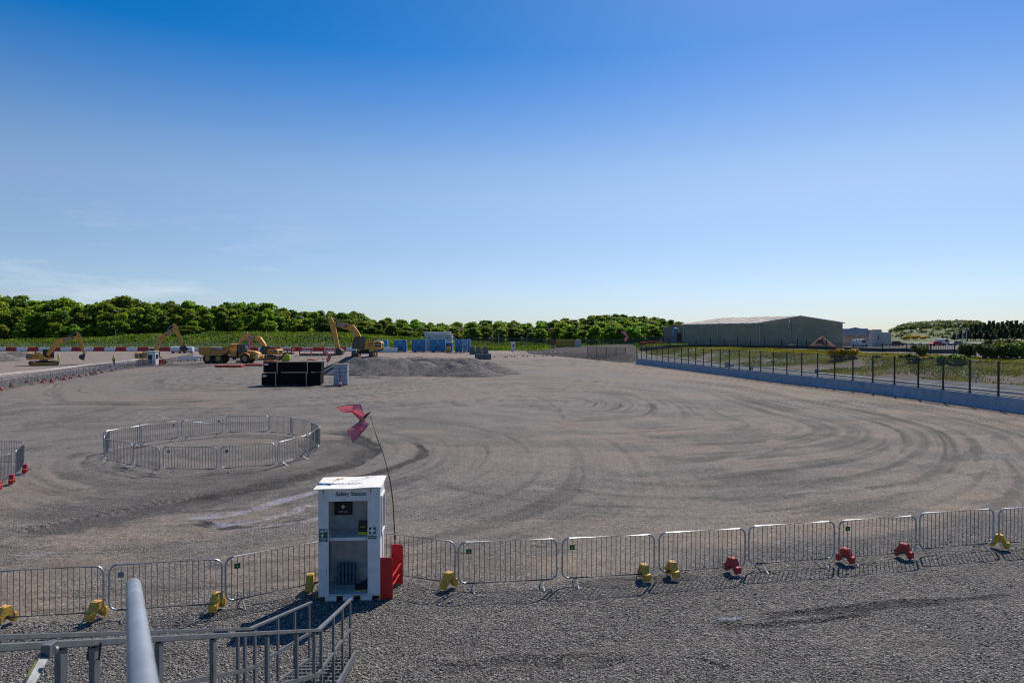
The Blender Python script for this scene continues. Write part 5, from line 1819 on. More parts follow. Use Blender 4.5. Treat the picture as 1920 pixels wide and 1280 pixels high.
def veil(name, col, f):
    m = bpy.data.materials.new(name); m.use_nodes = True
    n = m.node_tree.nodes; l = m.node_tree.links
    b = n["Principled BSDF"]; b.inputs["Base Color"].default_value = (*col, 1); b.inputs["Roughness"].default_value = 0.7
    t = n.new("ShaderNodeBsdfTransparent"); x = n.new("ShaderNodeMixShader")
    w = n.new("ShaderNodeTexCoord"); s = n.new("ShaderNodeSeparateXYZ"); l.new(w.outputs["Object"], s.inputs[0])

    def wires(ax, pitch, thick):
        a = n.new("ShaderNodeMath"); a.operation = 'MULTIPLY'; a.inputs[1].default_value = 1 / pitch; l.new(s.outputs[ax], a.inputs[0])
        c = n.new("ShaderNodeMath"); c.operation = 'FRACT'; l.new(a.outputs[0], c.inputs[0])
        d = n.new("ShaderNodeMath"); d.operation = 'LESS_THAN'; d.inputs[1].default_value = thick; l.new(c.outputs[0], d.inputs[0])
        return d.outputs[0]
    q = n.new("ShaderNodeMath"); q.operation = 'MAXIMUM'
    l.new(wires(0, 0.05, f), q.inputs[0]); l.new(wires(2, 0.05, f * 0.6), q.inputs[1])
    l.new(q.outputs[0], x.inputs[0])
    l.new(t.outputs[0], x.inputs[1]); l.new(b.outputs[0], x.inputs[2]); l.new(x.outputs[0], n["Material Output"].inputs[0])
    return m


M_mesh = veil("fence_mesh", (0.10, 0.10, 0.10), 0.24)
M_meshg = veil("galvanised_mesh", (0.30, 0.31, 0.32), 0.12)


def resample(P, step):
    P = [Vector((x, y, 0)) for x, y in P]
    out = [P[0]]; need = step
    i = 0; cur = P[0]
    while i < len(P) - 1:
        d = (P[i + 1] - cur).length
        if d >= need:
            cur = cur.lerp(P[i + 1], need / d); out.append(cur); need = step
        else:
            need -= d; cur = P[i + 1]; i += 1
    return out


fpts = resample(FENCE[::-1], 3.06)
fpts = [p for p in fpts if p.y > 30]
pr = [(-0.33, 0.0), (-0.33, 0.10), (-0.20, 0.30), (-0.13, 1.08), (0.13, 1.08), (0.20, 0.30), (0.33, 0.10), (0.33, 0.0)]
L = 3.04
b = MB(); b.prism(pr, -L / 2, L / 2, axis='x')
inear = [i for i, (a, c) in enumerate(zip(fpts[:-1], fpts[1:])) if 1680 <= 960 + F * (a.x + c.x) / (a.y + c.y) < 1945][::-1]
cbar = thing("concrete_barrier", "x", "concrete barrier")
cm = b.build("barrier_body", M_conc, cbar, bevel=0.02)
k = MB()
for x in (-0.9, 0.9): k.box(x - .12, x + .12, -0.337, 0.337, 0.001, 0.06)
k.build("drain_slot", M_dark, cbar)
fen = thing("security_fence", "tall dark mesh fence standing along the concrete barriers on the right", "mesh fence", (0, 0, 0))
M_slots = None
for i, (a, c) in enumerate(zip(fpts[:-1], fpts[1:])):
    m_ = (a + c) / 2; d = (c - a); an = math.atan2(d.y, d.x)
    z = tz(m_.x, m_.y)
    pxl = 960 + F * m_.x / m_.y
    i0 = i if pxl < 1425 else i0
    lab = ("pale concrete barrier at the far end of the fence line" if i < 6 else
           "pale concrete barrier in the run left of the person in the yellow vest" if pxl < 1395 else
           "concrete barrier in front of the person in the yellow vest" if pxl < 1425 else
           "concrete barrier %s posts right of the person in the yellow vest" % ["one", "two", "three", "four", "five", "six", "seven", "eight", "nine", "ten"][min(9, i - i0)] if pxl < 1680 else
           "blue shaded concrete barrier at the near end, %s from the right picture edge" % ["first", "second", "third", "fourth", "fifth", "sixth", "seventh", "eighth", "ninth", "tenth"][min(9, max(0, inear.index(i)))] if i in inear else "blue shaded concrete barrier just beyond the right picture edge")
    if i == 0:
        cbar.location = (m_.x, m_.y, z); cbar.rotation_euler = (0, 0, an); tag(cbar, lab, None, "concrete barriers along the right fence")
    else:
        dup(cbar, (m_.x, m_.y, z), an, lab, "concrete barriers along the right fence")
    mp_ = MB().add([(-L / 2, 0, 1.12), (L / 2, 0, 1.12), (L / 2, 0, 3.62), (-L / 2, 0, 3.62)], [(0, 1, 2, 3)]).build("mesh_panel", M_mesh, fen, loc=(m_.x, m_.y, z))
    mp_.rotation_euler = (0, 0, an)
    rl_ = MB().box(-L / 2 + .05, L / 2 - .05, -0.03, 0.03, 3.60, 3.66); rl_.box(-L / 2 + .05, L / 2 - .05, -0.03, 0.03, 1.10, 1.15)
    for zz in (1.7, 2.3, 2.95): rl_.box(-L / 2 + .05, L / 2 - .05, -0.012, -0.006, zz, zz + .02)
    q_ = rl_.build("rail", M_fence, mp_)
for p in fpts:
    z = tz(p.x, p.y)
    MB().box(-.055, .055, -.055, .055, 1.083, 3.74).box(-.09, .09, -.09, .09, 1.083, 1.12).box(-.07, .07, -.07, .07, 3.741, 3.76).build("post", M_fence, fen, loc=(p.x, p.y, z))

# kerb of the boundary road behind the fence
kb = MB()
kp_ = [G(x, y) for x, y in [(1195, 667), (1300, 677), (1425, 689), (1560, 703), (1747, 723), (1916, 739), (2100, 757)]]
for a, c in zip(kp_[:-1], kp_[1:]):
    kb.beam((a.x, a.y, tz(a.x, a.y) + .06), (c.x, c.y, tz(c.x, c.y) + .06), 0.45, 0.2)
kq = [G(-60, 712), G(0, 703), G(90, 694), G(160, 685), G(240, 678.5), G(285, 673.5)]
for a, c in zip(kq[:-1], kq[1:]):
    kb.beam((a.x, a.y, tz(a.x, a.y) + .05), (c.x, c.y, tz(c.x, c.y) + .05), 0.6, 0.3)
tag(kb.build("kerb", mat("pale_kerb", (0.5, 0.47, 0.43), 0.9, scale=0.6)), kind="structure")

# ---------------------------------------------------------------- far left boundary: water barriers and tube fence
M_wred = mat("barrier_red", (0.50, 0.018, 0.02), 0.55, scale=2)
M_wwhite = mat("barrier_white", (0.84, 0.80, 0.74), 0.6, col2=(0.68, 0.64, 0.58), scale=2)


def water_barrier(m):
    t = thing("water_filled_barrier", "x", "road barrier")
    b = MB()
    b.prism([(-.30, 0), (-.30, .35), (-.16, .75), (-.12, 1.12), (.12, 1.12), (.16, .75), (.30, .35), (.30, 0)], -0.76, 0.76, axis='x')
    for x in (-.42, .42): b.lathe([(.09, 1.121), (.09, 1.20)], 10, c=(x, 0, 0))
    b.build("body", m, t, bevel=0.03)
    MB().box(-.62, -.3, -.31, .31, .001, .13).build("fork_slot", M_dark, t); MB().box(.3, .62, -.31, .31, .001, .13).build("fork_slot", M_dark, t)
    return t


WB = {'r': water_barrier(M_wred), 'w': water_barrier(M_wwhite)}
wbu = set()
nblk = 0
px = -30.0
D0 = 197.0
while px < 640:
    for kcol in ('r', 'w'):
        for half in range(2):
            X = (px - 960) / F * D0
            X += 0.78
            pxx = 960 + F * X / D0
            sec = ("left of the first excavator" if pxx < 50 else "behind the first excavator" if pxx < 150 else "between the two left excavators" if pxx < 250 else
                   "behind the raised boom excavator" if pxx < 330 else "between the raised boom excavator and the dump truck" if pxx < 380 else "behind the dump truck" if pxx < 500 else "behind the red steel beams")
            lab = ("red" if kcol == 'r' else "white") + " road barrier " + sec
            z = tz(X, D0)
            if kcol not in wbu:
                wbu.add(kcol); o = WB[kcol]; o.location = (X, D0, z); tag(o, lab, None, ("red" if kcol == 'r' else "white") + " road barriers on the far boundary")
            else:
                o = dup(WB[kcol], (X, D0, z), random.uniform(-.03, .03), lab, ("red" if kcol == 'r' else "white") + " road barriers on the far boundary")
            px = pxx + 0.78 / D0 * F
        px += 0.3
DF = 201.0
tf = thing("boundary_fence", "galvanised mesh fence panels behind the red and white road barriers", "mesh fence", (0, 0, 0))
x0_, x1_ = (-40 - 960) / F * DF, (700 - 960) / F * DF
n_ = 36
rb_ = MB()
for i in range(n_ + 1):
    x = x0_ + (x1_ - x0_) * i / n_; z = tz(x, DF)
    MB().tube([(0, 0, 0), (0, 0, 2.25)], 0.05, 8).build("post", M_gal, tf, loc=(x, DF, z))
    if i < n_:
        w_ = (x1_ - x0_) / n_
        pn = MB().add([(0.06, 0, 0.15), (w_ - .06, 0, 0.15), (w_ - .06, 0, 2.15), (0.06, 0, 2.15)], [(0, 1, 2, 3)]).build("mesh_panel", M_meshg, tf, loc=(x, DF, z))
        MB().tube([(0.05, 0, 2.2), (w_ - .05, 0, 2.2)], 0.035, 6).build("rail", M_gal, pn)

# tall darker perimeter fence, far centre
pf = thing("perimeter_fence", "tall dark perimeter mesh fence in front of the wood at far centre", "mesh fence", (0, 0, 0))
n_ = 44
for i in range(n_ + 1):
    px = 878 + (1270 - 878) * i / n_; d = 225.0 if px < 1040 else 222.0
    X = (px - 960) / F * d; z = tz(X, d)
    MB().box(-.05, .05, -.05, .05, 0, 3.0).build("post", M_fence, pf, loc=(X, d, z))
    if i < n_:
        w_ = (1270 - 878) / n_ / F * d
        MB().add([(0.06, 0, 0.1), (w_ - .06, 0, 0.1), (w_ - .06, 0, 2.9), (0.06, 0, 2.9)], [(0, 1, 2, 3)]).build("mesh_panel", M_mesh, pf, loc=(X, d, z))

# ---------------------------------------------------------------- cabins, containers, stores
M_cabin = mat("cabin_grey", (0.44, 0.43, 0.40), 0.6, col2=(0.36, 0.355, 0.33), scale=0.8)
M_blue = mat("container_blue", (0.025, 0.23, 0.44), 0.5, col2=(0.02, 0.16, 0.33), scale=1.5)
M_mag = mat("magenta_stripe", (0.35, 0.08, 0.22), 0.5)
M_redst = mat("red_steel", (0.50, 0.05, 0.03), 0.6, col2=(0.34, 0.03, 0.02), scale=2)


def cabin(name, label, cat, px0, px1, ytop, d, depth, dz=0.0, m=M_cabin, rz=0.0, h=None, windows=()):
    a = (px0 - 960) / F * d; c = (px1 - 960) / F * d
    X = (a + c) / 2; w = (c - a)
    z = tz(X, d) + dz
    H_ = h if h else at(960, ytop, d).z - z
    t = thing(name, label, cat, (X, d, z), rz)
    b = MB().box(-w / 2, w / 2, 0, depth, 0, H_ - .12)
    wl_o = b.build("wall", m, t, bevel=0.03)
    ch = MB(); nn = max(3, int(w / 0.6))
    for i in range(nn):
        x = -w / 2 + w * (i + .5) / nn
        ch.box(x - .02, x + .02, -0.012, 0.0, 0.1, H_ - .3)
    ch.build("panel_rib", m, wl_o)
    MB().box(-w / 2 - .1, w / 2 + .1, -.1, depth + .1, H_ - .119, H_).build("roof", M_white, t, bevel=0.02)
    for (fx, fz, fw, fh, mm, nm) in windows:
        x = -w / 2 + w * fx; zz = H_ * fz
        MB().box(x - fw / 2, x + fw / 2, -0.05, -0.013, zz - fh / 2, zz + fh / 2).build(nm, mm, t)
    return t


cabin("site_cabin", "upper grey site cabin of the stack behind the blue containers", "site cabin", 795, 843, 617.5, 206, 6, 3.05, h=2.6)
cabin("site_cabin", "lower grey site cabin of the stack behind the blue containers", "site cabin", 798, 847, 626.5, 201, 4.6, 0.0, windows=((.15, .78, .35, .35, M_dark, "vent"), (.82, .78, .35, .35, M_dark, "vent")))
st2 = MB()
cabst = thing("cabin_stairs", "steel stair beside the stacked grey site cabins", "stairs", at(853, 660, 200) * 1.0)
cabst.location.z = tz(cabst.location.x, 200)
for i in range(12):
    st2.box(-1.0 + i * .3, -0.7 + i * .3, -.5, .5, 3.9 - i * .3, 3.95 - i * .3)
st2.beam((-1.0, -.5, 4.9), (2.6, -.5, 1.4), .06, .06); st2.beam((-1.0, .5, 4.9), (2.6, .5, 1.4), .06, .06); st2.beam((-1.0, -.5, 3.9), (2.6, -.5, .3), .06, .2)
for i in range(6): st2.beam((-1.0 + i * .7, -.5, 3.9 - i * .68), (-1.0 + i * .7, -.5, 4.9 - i * .68), .05, .05)
for x in (-.9, .2): st2.beam((x, .4, 0), (x, .4, 3.5 + (-x - .9)), .08, .08)
st2.build("steps", M_gal, cabst)


def blue_unit(label, px0, px1, ytop, d, depth=2.6, stripe=True):
    a = (px0 - 960) / F * d; c = (px1 - 960) / F * d; X = (a + c) / 2; w = c - a
    z = tz(X, d); H_ = at(960, ytop, d).z - z
    t = thing("settlement_tank", label, "blue tank", (X, d, z), R(random.uniform(-3, 3)), "blue steel tanks in front of the site cabins")
    b = MB(); b.prism([(-w / 2, .35), (-w / 2 + .1, .2), (w / 2 - .1, .2), (w / 2, .35), (w / 2 * .97, H_), (-w / 2 * .97, H_)], 0, depth)
    bd = b.build("body", M_blue, t, bevel=.05)
    r = MB()
    for f in (-.46, -.25, 0.0, .25, .46): r.box(w * f - .05, w * f + .05, -.07, -.001, .4, H_ - .1)
    r.box(-w / 2, w / 2, -.09, -.001, H_ - .22, H_ - .06)
    r.build("rib", M_blue, bd)
    hp = MB().tube([(.5 * math.cos(a_ / 12 * 6.283), -.11, 1.15 + .5 * math.sin(a_ / 12 * 6.283)) for a_ in range(12)], .06, 6, closed=True)
    hp.build("hatch_ring", M_dark, t)
    if stripe:
        s_ = MB(); s_.box(-w * .42, -w * .39, -.085, -.072, .5, H_ - .3); s_.box(w * .39, w * .42, -.085, -.072, .5, H_ - .3); s_.box(-w * .2, w * .2, -.085, -.072, .42, .5)
        s_.build("stripe", M_mag, t)
    MB().prism([(-.15, H_ - .75), (.15, H_ - .75), (0, H_ - .45)], -.085, -.072).build("warning_mark", M_signw, t)
    k = MB()
    for x in (-w * .3, w * .3): k.box(x - .25, x + .25, .1, depth - .1, 0, .2)
    k.build("skid", M_dark, t)
    return t


blue_unit("leftmost blue tank, half hidden behind the excavator on the heaps", 705, 726, 637.5, 192, stripe=False)
blue_unit("narrow blue tank right of the white container", 738.5, 762, 637.5, 190)
blue_unit("middle blue tank with hatch", 772, 798, 636.5, 190)
blue_unit("widest blue tank in front of the grey cabins", 805.5, 835, 636, 190)
blue_unit("blue tank with a pipe left of the ladder", 853, 866, 636, 188, stripe=False)
blue_unit("rightmost blue tank behind the ladder", 867, 881, 636, 189, stripe=False)
cabin("white_container", "low white container between the big excavator and the blue tanks", "container", 719, 745, 651.3, 188, 2.4, 0, M_white)
o = cabin("dark_container", "dark blue container with a red sign right of the widest blue tank", "container", 836, 848, 641.5, 192, 2.4, 0, M_blue, windows=((.5, .62, 1.2, .5, M_redst, "sign_board"),))
b = thing("timber_crate", "yellow brown crate standing before the dark container", "crate", (at(840, 660, 186).x, 186, tz(at(840, 660, 186).x, 186)))
MB().box(-.6, .6, 0, 1, 0, 1.55).build("box", M_catd, b, bevel=.03); MB().box(-.62, .62, -.02, 1.02, 1.551, 1.62).build("lid", M_wood, b)
ld = thing("access_ladder", "pale access ladder leaning on the right hand blue tank", "ladder", (at(872, 662, 184).x, 184, tz(at(872, 662, 184).x, 184)))
k = MB()
for x in (-.6, .6):
    k.beam((x, -.2, 0), (x, .7, 3.9), .08, .08)
MB_ = k
for i in range(12): k.beam((-.6, -.2 + i * .075, .3 + i * .31), (.6, -.2 + i * .075, .3 + i * .31), .07, .05)
k.build("ladder_frame", M_white, ld)
# concrete blocks
M_blk = mat("block_grey", (0.17, 0.17, 0.17), 0.9, col2=(0.10, 0.10, 0.105), scale=1.5)
for px, y, d, w, h, dz in [(905.5, 672, 158, 1.45, 1.3, 0), (893 + 8, 672, 158.2, 0, 0, 0), (915.5, 672, 157.8, 1.4, 1.35, 0), (895.8, 672.5, 158, 1.4, 1.3, 0),
                           (886, 662, 178, 1.6, 1.0, 0), (898, 662, 178, 1.6, 1.0, 0), (910, 662, 178, 1.6, 1.0, 0), (885, 662, 178.3, 1.5, 1.05, 1.01), (897, 662, 178.2, 1.2, 1.05, 1.01), (910, 662, 178.3, 1.4, 1.05, 1.01)]:
    if w == 0: continue
    X = (px - 960) / F * d
    t = thing("concrete_block", ("upper" if dz else ("near" if d < 170 else "lower far")) + " grey concrete block of the stack right of the blue tanks", "concrete block", (X, d, tz(X, d) + dz), R(random.uniform(-2, 2)), ("near" if d < 170 else "upper far" if dz else "lower far") + " grey concrete blocks")
    MB().box(-w / 2, w / 2, 0, .8, 0, h - .08).build("block", M_blk, t, bevel=.04)
    MB().box(-w / 2 + .25, w / 2 - .25, .2, .6, h - .081, h).build("key", M_blk, t, bevel=.03)

# small white safety cabins in the distance
cabin("white_cabin", "tall narrow white cabin standing alone at far centre", "white hut", 958, 966, 641, 198, 1.3, 0, M_white, windows=((.6, .6, .5, .6, M_cglass, "sign"),))
fc = G(286, 684.5)
fd_ = fc.y
t = cabin("white_cabin", "white hut with a dark doorway at the end of the far left double row", "white hut", 275.5, 291, 658, fd_, 1.3, 0, M_white, windows=((.38, .42, .75, 1.7, M_dark, "doorway"),))
MB().box(0.83, 0.87, 0.3, 1.0, 1.3, 2.1).build("side_window", M_cglass, t)
t = thing("fire_point_stand", "red fire point stand with extinguishers beside the far left white hut", "fire point stand", (at(298, 684, fd_ + .4).x, fd_ + .4, 0))
MB().prism([(0, 0), (.5, 0), (.5, .95), (0, .95)], 0, .04).build("end_panel", M_redpaint, t); MB().prism([(-.1, 0), (.4, 0), (.4, .95), (-.1, .95)], 1.0, 1.04).build("end_panel", M_redpaint, t)
MB().beam((.2, .04, .3), (.2, 1, .3), .06, .06).build("cross_bar", M_redpaint, t)

# silver pipes on the ground
for k_, (pxa, pxb, yy, dd, lab) in enumerate([(336, 384, 669.5, 152, "upper silver pipe left of the dump truck"), (334, 372, 672.5, 149, "lower silver pipe left of the dump truck")]):
    a = (pxa - 960) / F * dd; c = (pxb - 960) / F * dd; X = (a + c) / 2
    t = thing("silver_pipe", lab, "pipe", (X, dd, tz(X, dd)), R(2))
    w = c - a
    MB().tube([(-w / 2, 0, .75 - .3 * k_), (w / 2, 0, .8 - .3 * k_)], .22, 14).build("pipe", mat("silver_sheet", (0.62, 0.63, 0.64), 0.5, 0.3), t, smooth=True)
    s_ = MB()
    for x in (-w * .35, 0, w * .35): s_.box(x - .1, x + .1, -.3, .3, 0, .56 - .3 * k_)
    s_.build("sleeper", M_wood, t)
tkx = at(352, 655, 190)
for px, lab in [(331, "dark cylindrical tank left of the white tank, beyond the pipes"), (352.5, "white cylindrical tank beyond the silver pipes")]:
    X = (px - 960) / F * 185
    t = thing("cylinder_tank", lab, "tank", (X, 185, tz(X, 185)))
    m = M_white if "white" in lab else M_dark
    MB().lathe([(.1, -1.5), (.75, -1.4), (.8, 0), (.75, 1.4), (.1, 1.5)], 18, c=(0, 0, 1.0), axis='x').build("vessel", m, t, smooth=True)
    MB().box(-1.1, -.8, -.5, .5, 0, .45).build("foot", M_dark, t); MB().box(.8, 1.1, -.5, .5, 0, .45).build("foot", M_dark, t)

# red steel racks lying in mid yard, and timbers
for pxa, pxb, yy, hh, lab in [(402, 453, 688.5, .55, "long flat red steel rack left of the black pipes"), (459, 492, 686, .5, "red steel rack just behind the left end of the black pipes"), (494, 515, 680, .6, "low red block behind the black pipes, left one"), (576, 590, 677, .5, "low red block behind the black pipes, right one"), (442, 455, 680, .55, "blue topped red block behind the long red rack")]:
    a = G(pxa, yy); c = G(pxb, yy); w = (c.x - a.x); X = (a.x + c.x) / 2
    t = thing("steel_rack", lab, "steel rack", (X, a.y, 0), R(random.uniform(-2, 3)))
    b = MB()
    b.box(-w / 2, w / 2, -.05, .05, 0.05, hh * .7); b.box(-w / 2, w / 2, 1.55, 1.65, 0.05, hh * .7)
    nn = max(3, int(w / .55))
    for i in range(nn + 1):
        x = -w / 2 + .06 + (w - .12) * i / nn
        b.box(x - .05, x + .05, .051, 1.549, .1, hh * .6)
    b.build("frame", M_redst, t)
    MB().box(-w / 2 + .1, w / 2 - .1, .1, 1.5, hh * .7, hh * .7 + .06).build("deck", M_blue if "blue" in lab else mat("faded_red_board", (0.62, 0.22, 0.16), 0.7), t)
for i, (x, y, l, a) in enumerate([(347, 689, 1.0, 10), (361, 690, 1.6, 20), (367, 687, 2.2, 32), (376, 688, 1.2, 15), (387, 687, 1.8, 35)]):
    p = G(x, y)
    t = thing("timber_baulk", ["shortest pale timber at the left of the scatter", "low pale timber second from the left", "long slanting pale timber in the middle of the scatter", "short pale timber right of the long one", "rightmost pale timber before the long red rack"][i], "timber", p, R(a), "pale timbers scattered left of the red racks")
    MB().box(-l / 2, l / 2, -.07, .07, 0, .1).build("baulk", M_wood, t, bevel=.01)

# long red trench props behind
for pxa, pxb, y0_, y1_, d, lab in [(560, 629, 653, 659, 172, "long red steel beam frame left of the excavator on the heaps"), (490, 512, 655, 667, 165, "red skip frame right of the dump truck"), (520, 548, 653.5, 657.5, 178, "flat pink red panel stack behind the green bucket")]:
    a = (pxa - 960) / F * d; c = (pxb - 960) / F * d; w = c - a; X = (a + c) / 2; z = tz(X, d)
    zt = at(960, y0_, d).z - z; zb = max(0.35, at(960, y1_, d).z - z)
    t = thing("beam_frame", lab, "steel frame", (X, d, z), R(1))
    b = MB(); b.box(-w / 2, w / 2, 0, .35, zt - .35, zt); b.box(-w / 2, w / 2, 2.2, 2.5, zt - .35, zt)
    b.box(-w / 2, -w / 2 + .3, .351, 2.199, zt - .3, zt - .05); b.box(w / 2 - .3, w / 2, .351, 2.199, zt - .3, zt - .05)
    b.build("beam", M_redst, t)
    for x in (-w / 2 + .2, -w / 6, w / 6, w / 2 - .2):
        MB().box(x - .12, x + .12, .05, .3, 0, zt - .352).build("leg", M_redst, t)
    MB().box(-w / 2 + .1, w / 2 - .1, .4, 2.1, .05, zb * .5).build("dark_load", M_dark, t)
# green bucket attachment
d = 152.0; X = (533 - 960) / F * d
t = thing("bucket_attachment", "bright green excavator bucket lying behind the black pipes", "bucket", (X, d, tz(X, d)), R(10))
b = MB(); b.prism([(-1.0, .0), (1.1, 0), (1.3, .5), (1.2, 1.4), (.5, 1.55), (-.1, 1.0)], -.8, .8); b.build("shell", mat("lime_green", (0.40, 0.48, 0.02), 0.5), t, bevel=.06)
b = MB(); b.prism([(-1.6, 0), (-1.05, 0), (-.15, 1.05), (.3, 1.7), (-.2, 1.5)], -.5, .5); b.build("hitch", M_dirt, t, bevel=.04)
# yellow container and odds at the far right of the bank
for pxa, pxb, y0_, d, m, nm, lab in [(1043, 1076, 636.5, 214, mat("dull_yellow", (0.42, 0.32, 0.05), 0.7), "yellow_container", "dull yellow container on top of the stone bank"),
                                  (1032, 1042, 637, 212, M_rust, "spool", "rust brown cable drum left of the dull yellow container"),
                                  (1078, 1090, 637.5, 212, M_cabin, "generator", "small pale generator right of the dull yellow container")]:
    a = (pxa - 960) / F * d; c = (pxb - 960) / F * d; w = c - a; X = (a + c) / 2
    zb = at(960, 647.5, d).z; zt = at(960, y0_, d).z
    t = thing(nm, lab, "drum" if nm == "spool" else "container" if "container" in nm else "generator", (X, d, zb - 0.6))
    if nm == "spool":
        MB().lathe([(.95, -.7), (.95, -.58), (.5, -.56), (.5, .56), (.95, .58), (.95, .7)], 20, c=(0, 0, .95 + .5), axis='y').build("drum", m, t)
        MB().box(-.5, .5, -.6, .6, 0, .55).build("cradle", M_wood, t)
    else:
        MB().box(-w / 2, w / 2, 0, 2.4, 0, zt - zb + .45).build("body", m, t, bevel=.04)
        r = MB()
        for i in range(8): r.box(-w / 2 + w * (i + .4) / 8, -w / 2 + w * (i + .6) / 8, -.03, -.001, .1, zt - zb + .35)
        r.build("rib", m, t)
        MB().box(-w / 2 - .05, w / 2 + .05, -.05, 2.45, zt - zb + .451, zt - zb + .6).build("roof", m, t)
# netting sheets and posts along the bank fence
t = thing("mesh_gate", "dark mesh panels standing on the slope of the stone bank", "mesh fence", (0, 0, 0))
for i in range(5):
    a = gp(1101 + i * 18, 671.5 + i * 1.0)
    MB().box(-.05, .05, -.05, .05, 0, 2.9).build("post", M_fence, t, loc=tuple(a))
    if i < 4:
        c = gp(1101 + (i + 1) * 18, 671.5 + (i + 1) * 1.0)
        MB().add([a + Vector((0, 0, .1)), c + Vector((0, 0, .1)), c + Vector((0, 0, 2.8)), a + Vector((0, 0, 2.8))], [(0, 1, 2, 3)]).build("mesh_panel", M_mesh, t)

# ---------------------------------------------------------------- kites and lamp posts in the distance
M_pinkf = mat("pink_cloth", (0.80, 0.20, 0.26), 0.7, var=0.1)


def far_kite(label, px, py, d, s, tilt, m=M_pinkf, pole_base=None):
    c = at(px, py, d)
    t = thing("bird_kite", label, "kite", c, R(tilt), "kites flown over the site")
    b = MB(); sheet(b, [(0, 0, .1), (-.35 * s, .1, .55 * s), (-.9 * s, .15, .8 * s), (-1.25 * s, .2, .55 * s), (-.75 * s, .1, .25 * s), (-.3 * s, .05, -.1)], .06 * s); b.build("wing", m, t)
    b = MB(); sheet(b, [(0, 0, .1), (.25 * s, .1, -.25 * s), (-.1 * s, .15, -.75 * s), (-.5 * s, .2, -1.1 * s), (-.6 * s, .1, -.6 * s), (-.3 * s, .05, -.1)], .06 * s); b.build("wing", m, t)
    b = MB(); b.tube([(-.3 * s, 0, -.15 * s), (0, 0, .1), (.3 * s, 0, .2 * s)], .05, 6); b.build("body", M_dark, t)
    if pole_base:
        g = gp(*pole_base); g.z = tz(g.x, g.y)
        dd = d
        g = Vector((at(pole_base[0], pole_base[1], dd).x, dd, tz(at(pole_base[0], 640, dd).x, dd)))
        tp_ = c - g
        p = thing("kite_pole", "thin pole carrying the " + label, "pole", g)
        MB().tube([(0, 0, 0), tuple(tp_ * .55 + Vector((0, 0, .1))), tuple(tp_ + Vector((.3, 0, .1)))], .03, 6).build("pole", M_dark, p)
    return t


far_kite("pink kite flying beside the excavator that works behind the dump truck", 473, 641, 154, 1.3, 20, pole_base=(479, 668))
far_kite("pink kite hanging by the bucket of the excavator on the heaps", 618, 667, 112, 1.1, -10, pole_base=(612, 690))
far_kite("pink kite on a leaning pole left of the black fence end", 1177, 629, 150, 1.3, 15, pole_base=(1186, 668))
far_kite("white and orange kite in front of the green warehouse roof", 1480, 604, 120, 1.0, 70, mat("pale_kite", (0.78, 0.60, 0.55), 0.7), pole_base=(1492, 664))
far_kite("tiny pink kite before the wood above the stone bank", 1030, 617.5, 200, .8, 30, pole_base=(1034, 645))
far_kite("tiny pink kite above the stacked grey cabins", 865, 616, 200, .9, 10, pole_base=(868, 640))
for px, yb, yt, d, lab in [(217, 645, 619, 215, "slim lamp post before the wood between the two left excavators"), (607, 650, 622, 200, "slim lamp post left of the excavator on the heaps"), (935, 648, 626, 215, "slim lamp post before the wood right of the cabins"),
                           (988, 648, 630, 218, "slim lamp post left of the stone bank"), (429, 645, 628, 210, "slim lamp post above the tail of the dump truck")]:
    X = (px - 960) / F * d; z = tz(X, d); h = at(px, yt, d).z - z
    t = thing("lamp_post", lab, "lamp post", (X, d, z))
    MB().tube([(0, 0, 0), (0, 0, h)], [.09, .05], 8).build("pole", M_gal, t)
    MB().box(-.05, .55, -.12, .12, h - .02, h + .12).build("lamp_head", M_gal, t, bevel=.03)

# ---------------------------------------------------------------- people
M_hivis = mat("hi_vis_yellow", (0.55, 0.72, 0.03), 0.7, col2=(0.42, 0.55, 0.03), scale=6)
M_skin = mat("skin", (0.45, 0.26, 0.18), 0.6, var=0.05)
M_navy = mat("dark_trousers", (0.03, 0.035, 0.05), 0.8)
M_helm = mat("white_helmet", (0.75, 0.75, 0.75), 0.35, var=0.03)
M_helmr = mat("red_helmet", (0.6, 0.06, 0.03), 0.35, var=0.03)
M_refl = mat("reflective_band", (0.6, 0.6, 0.6), 0.3)


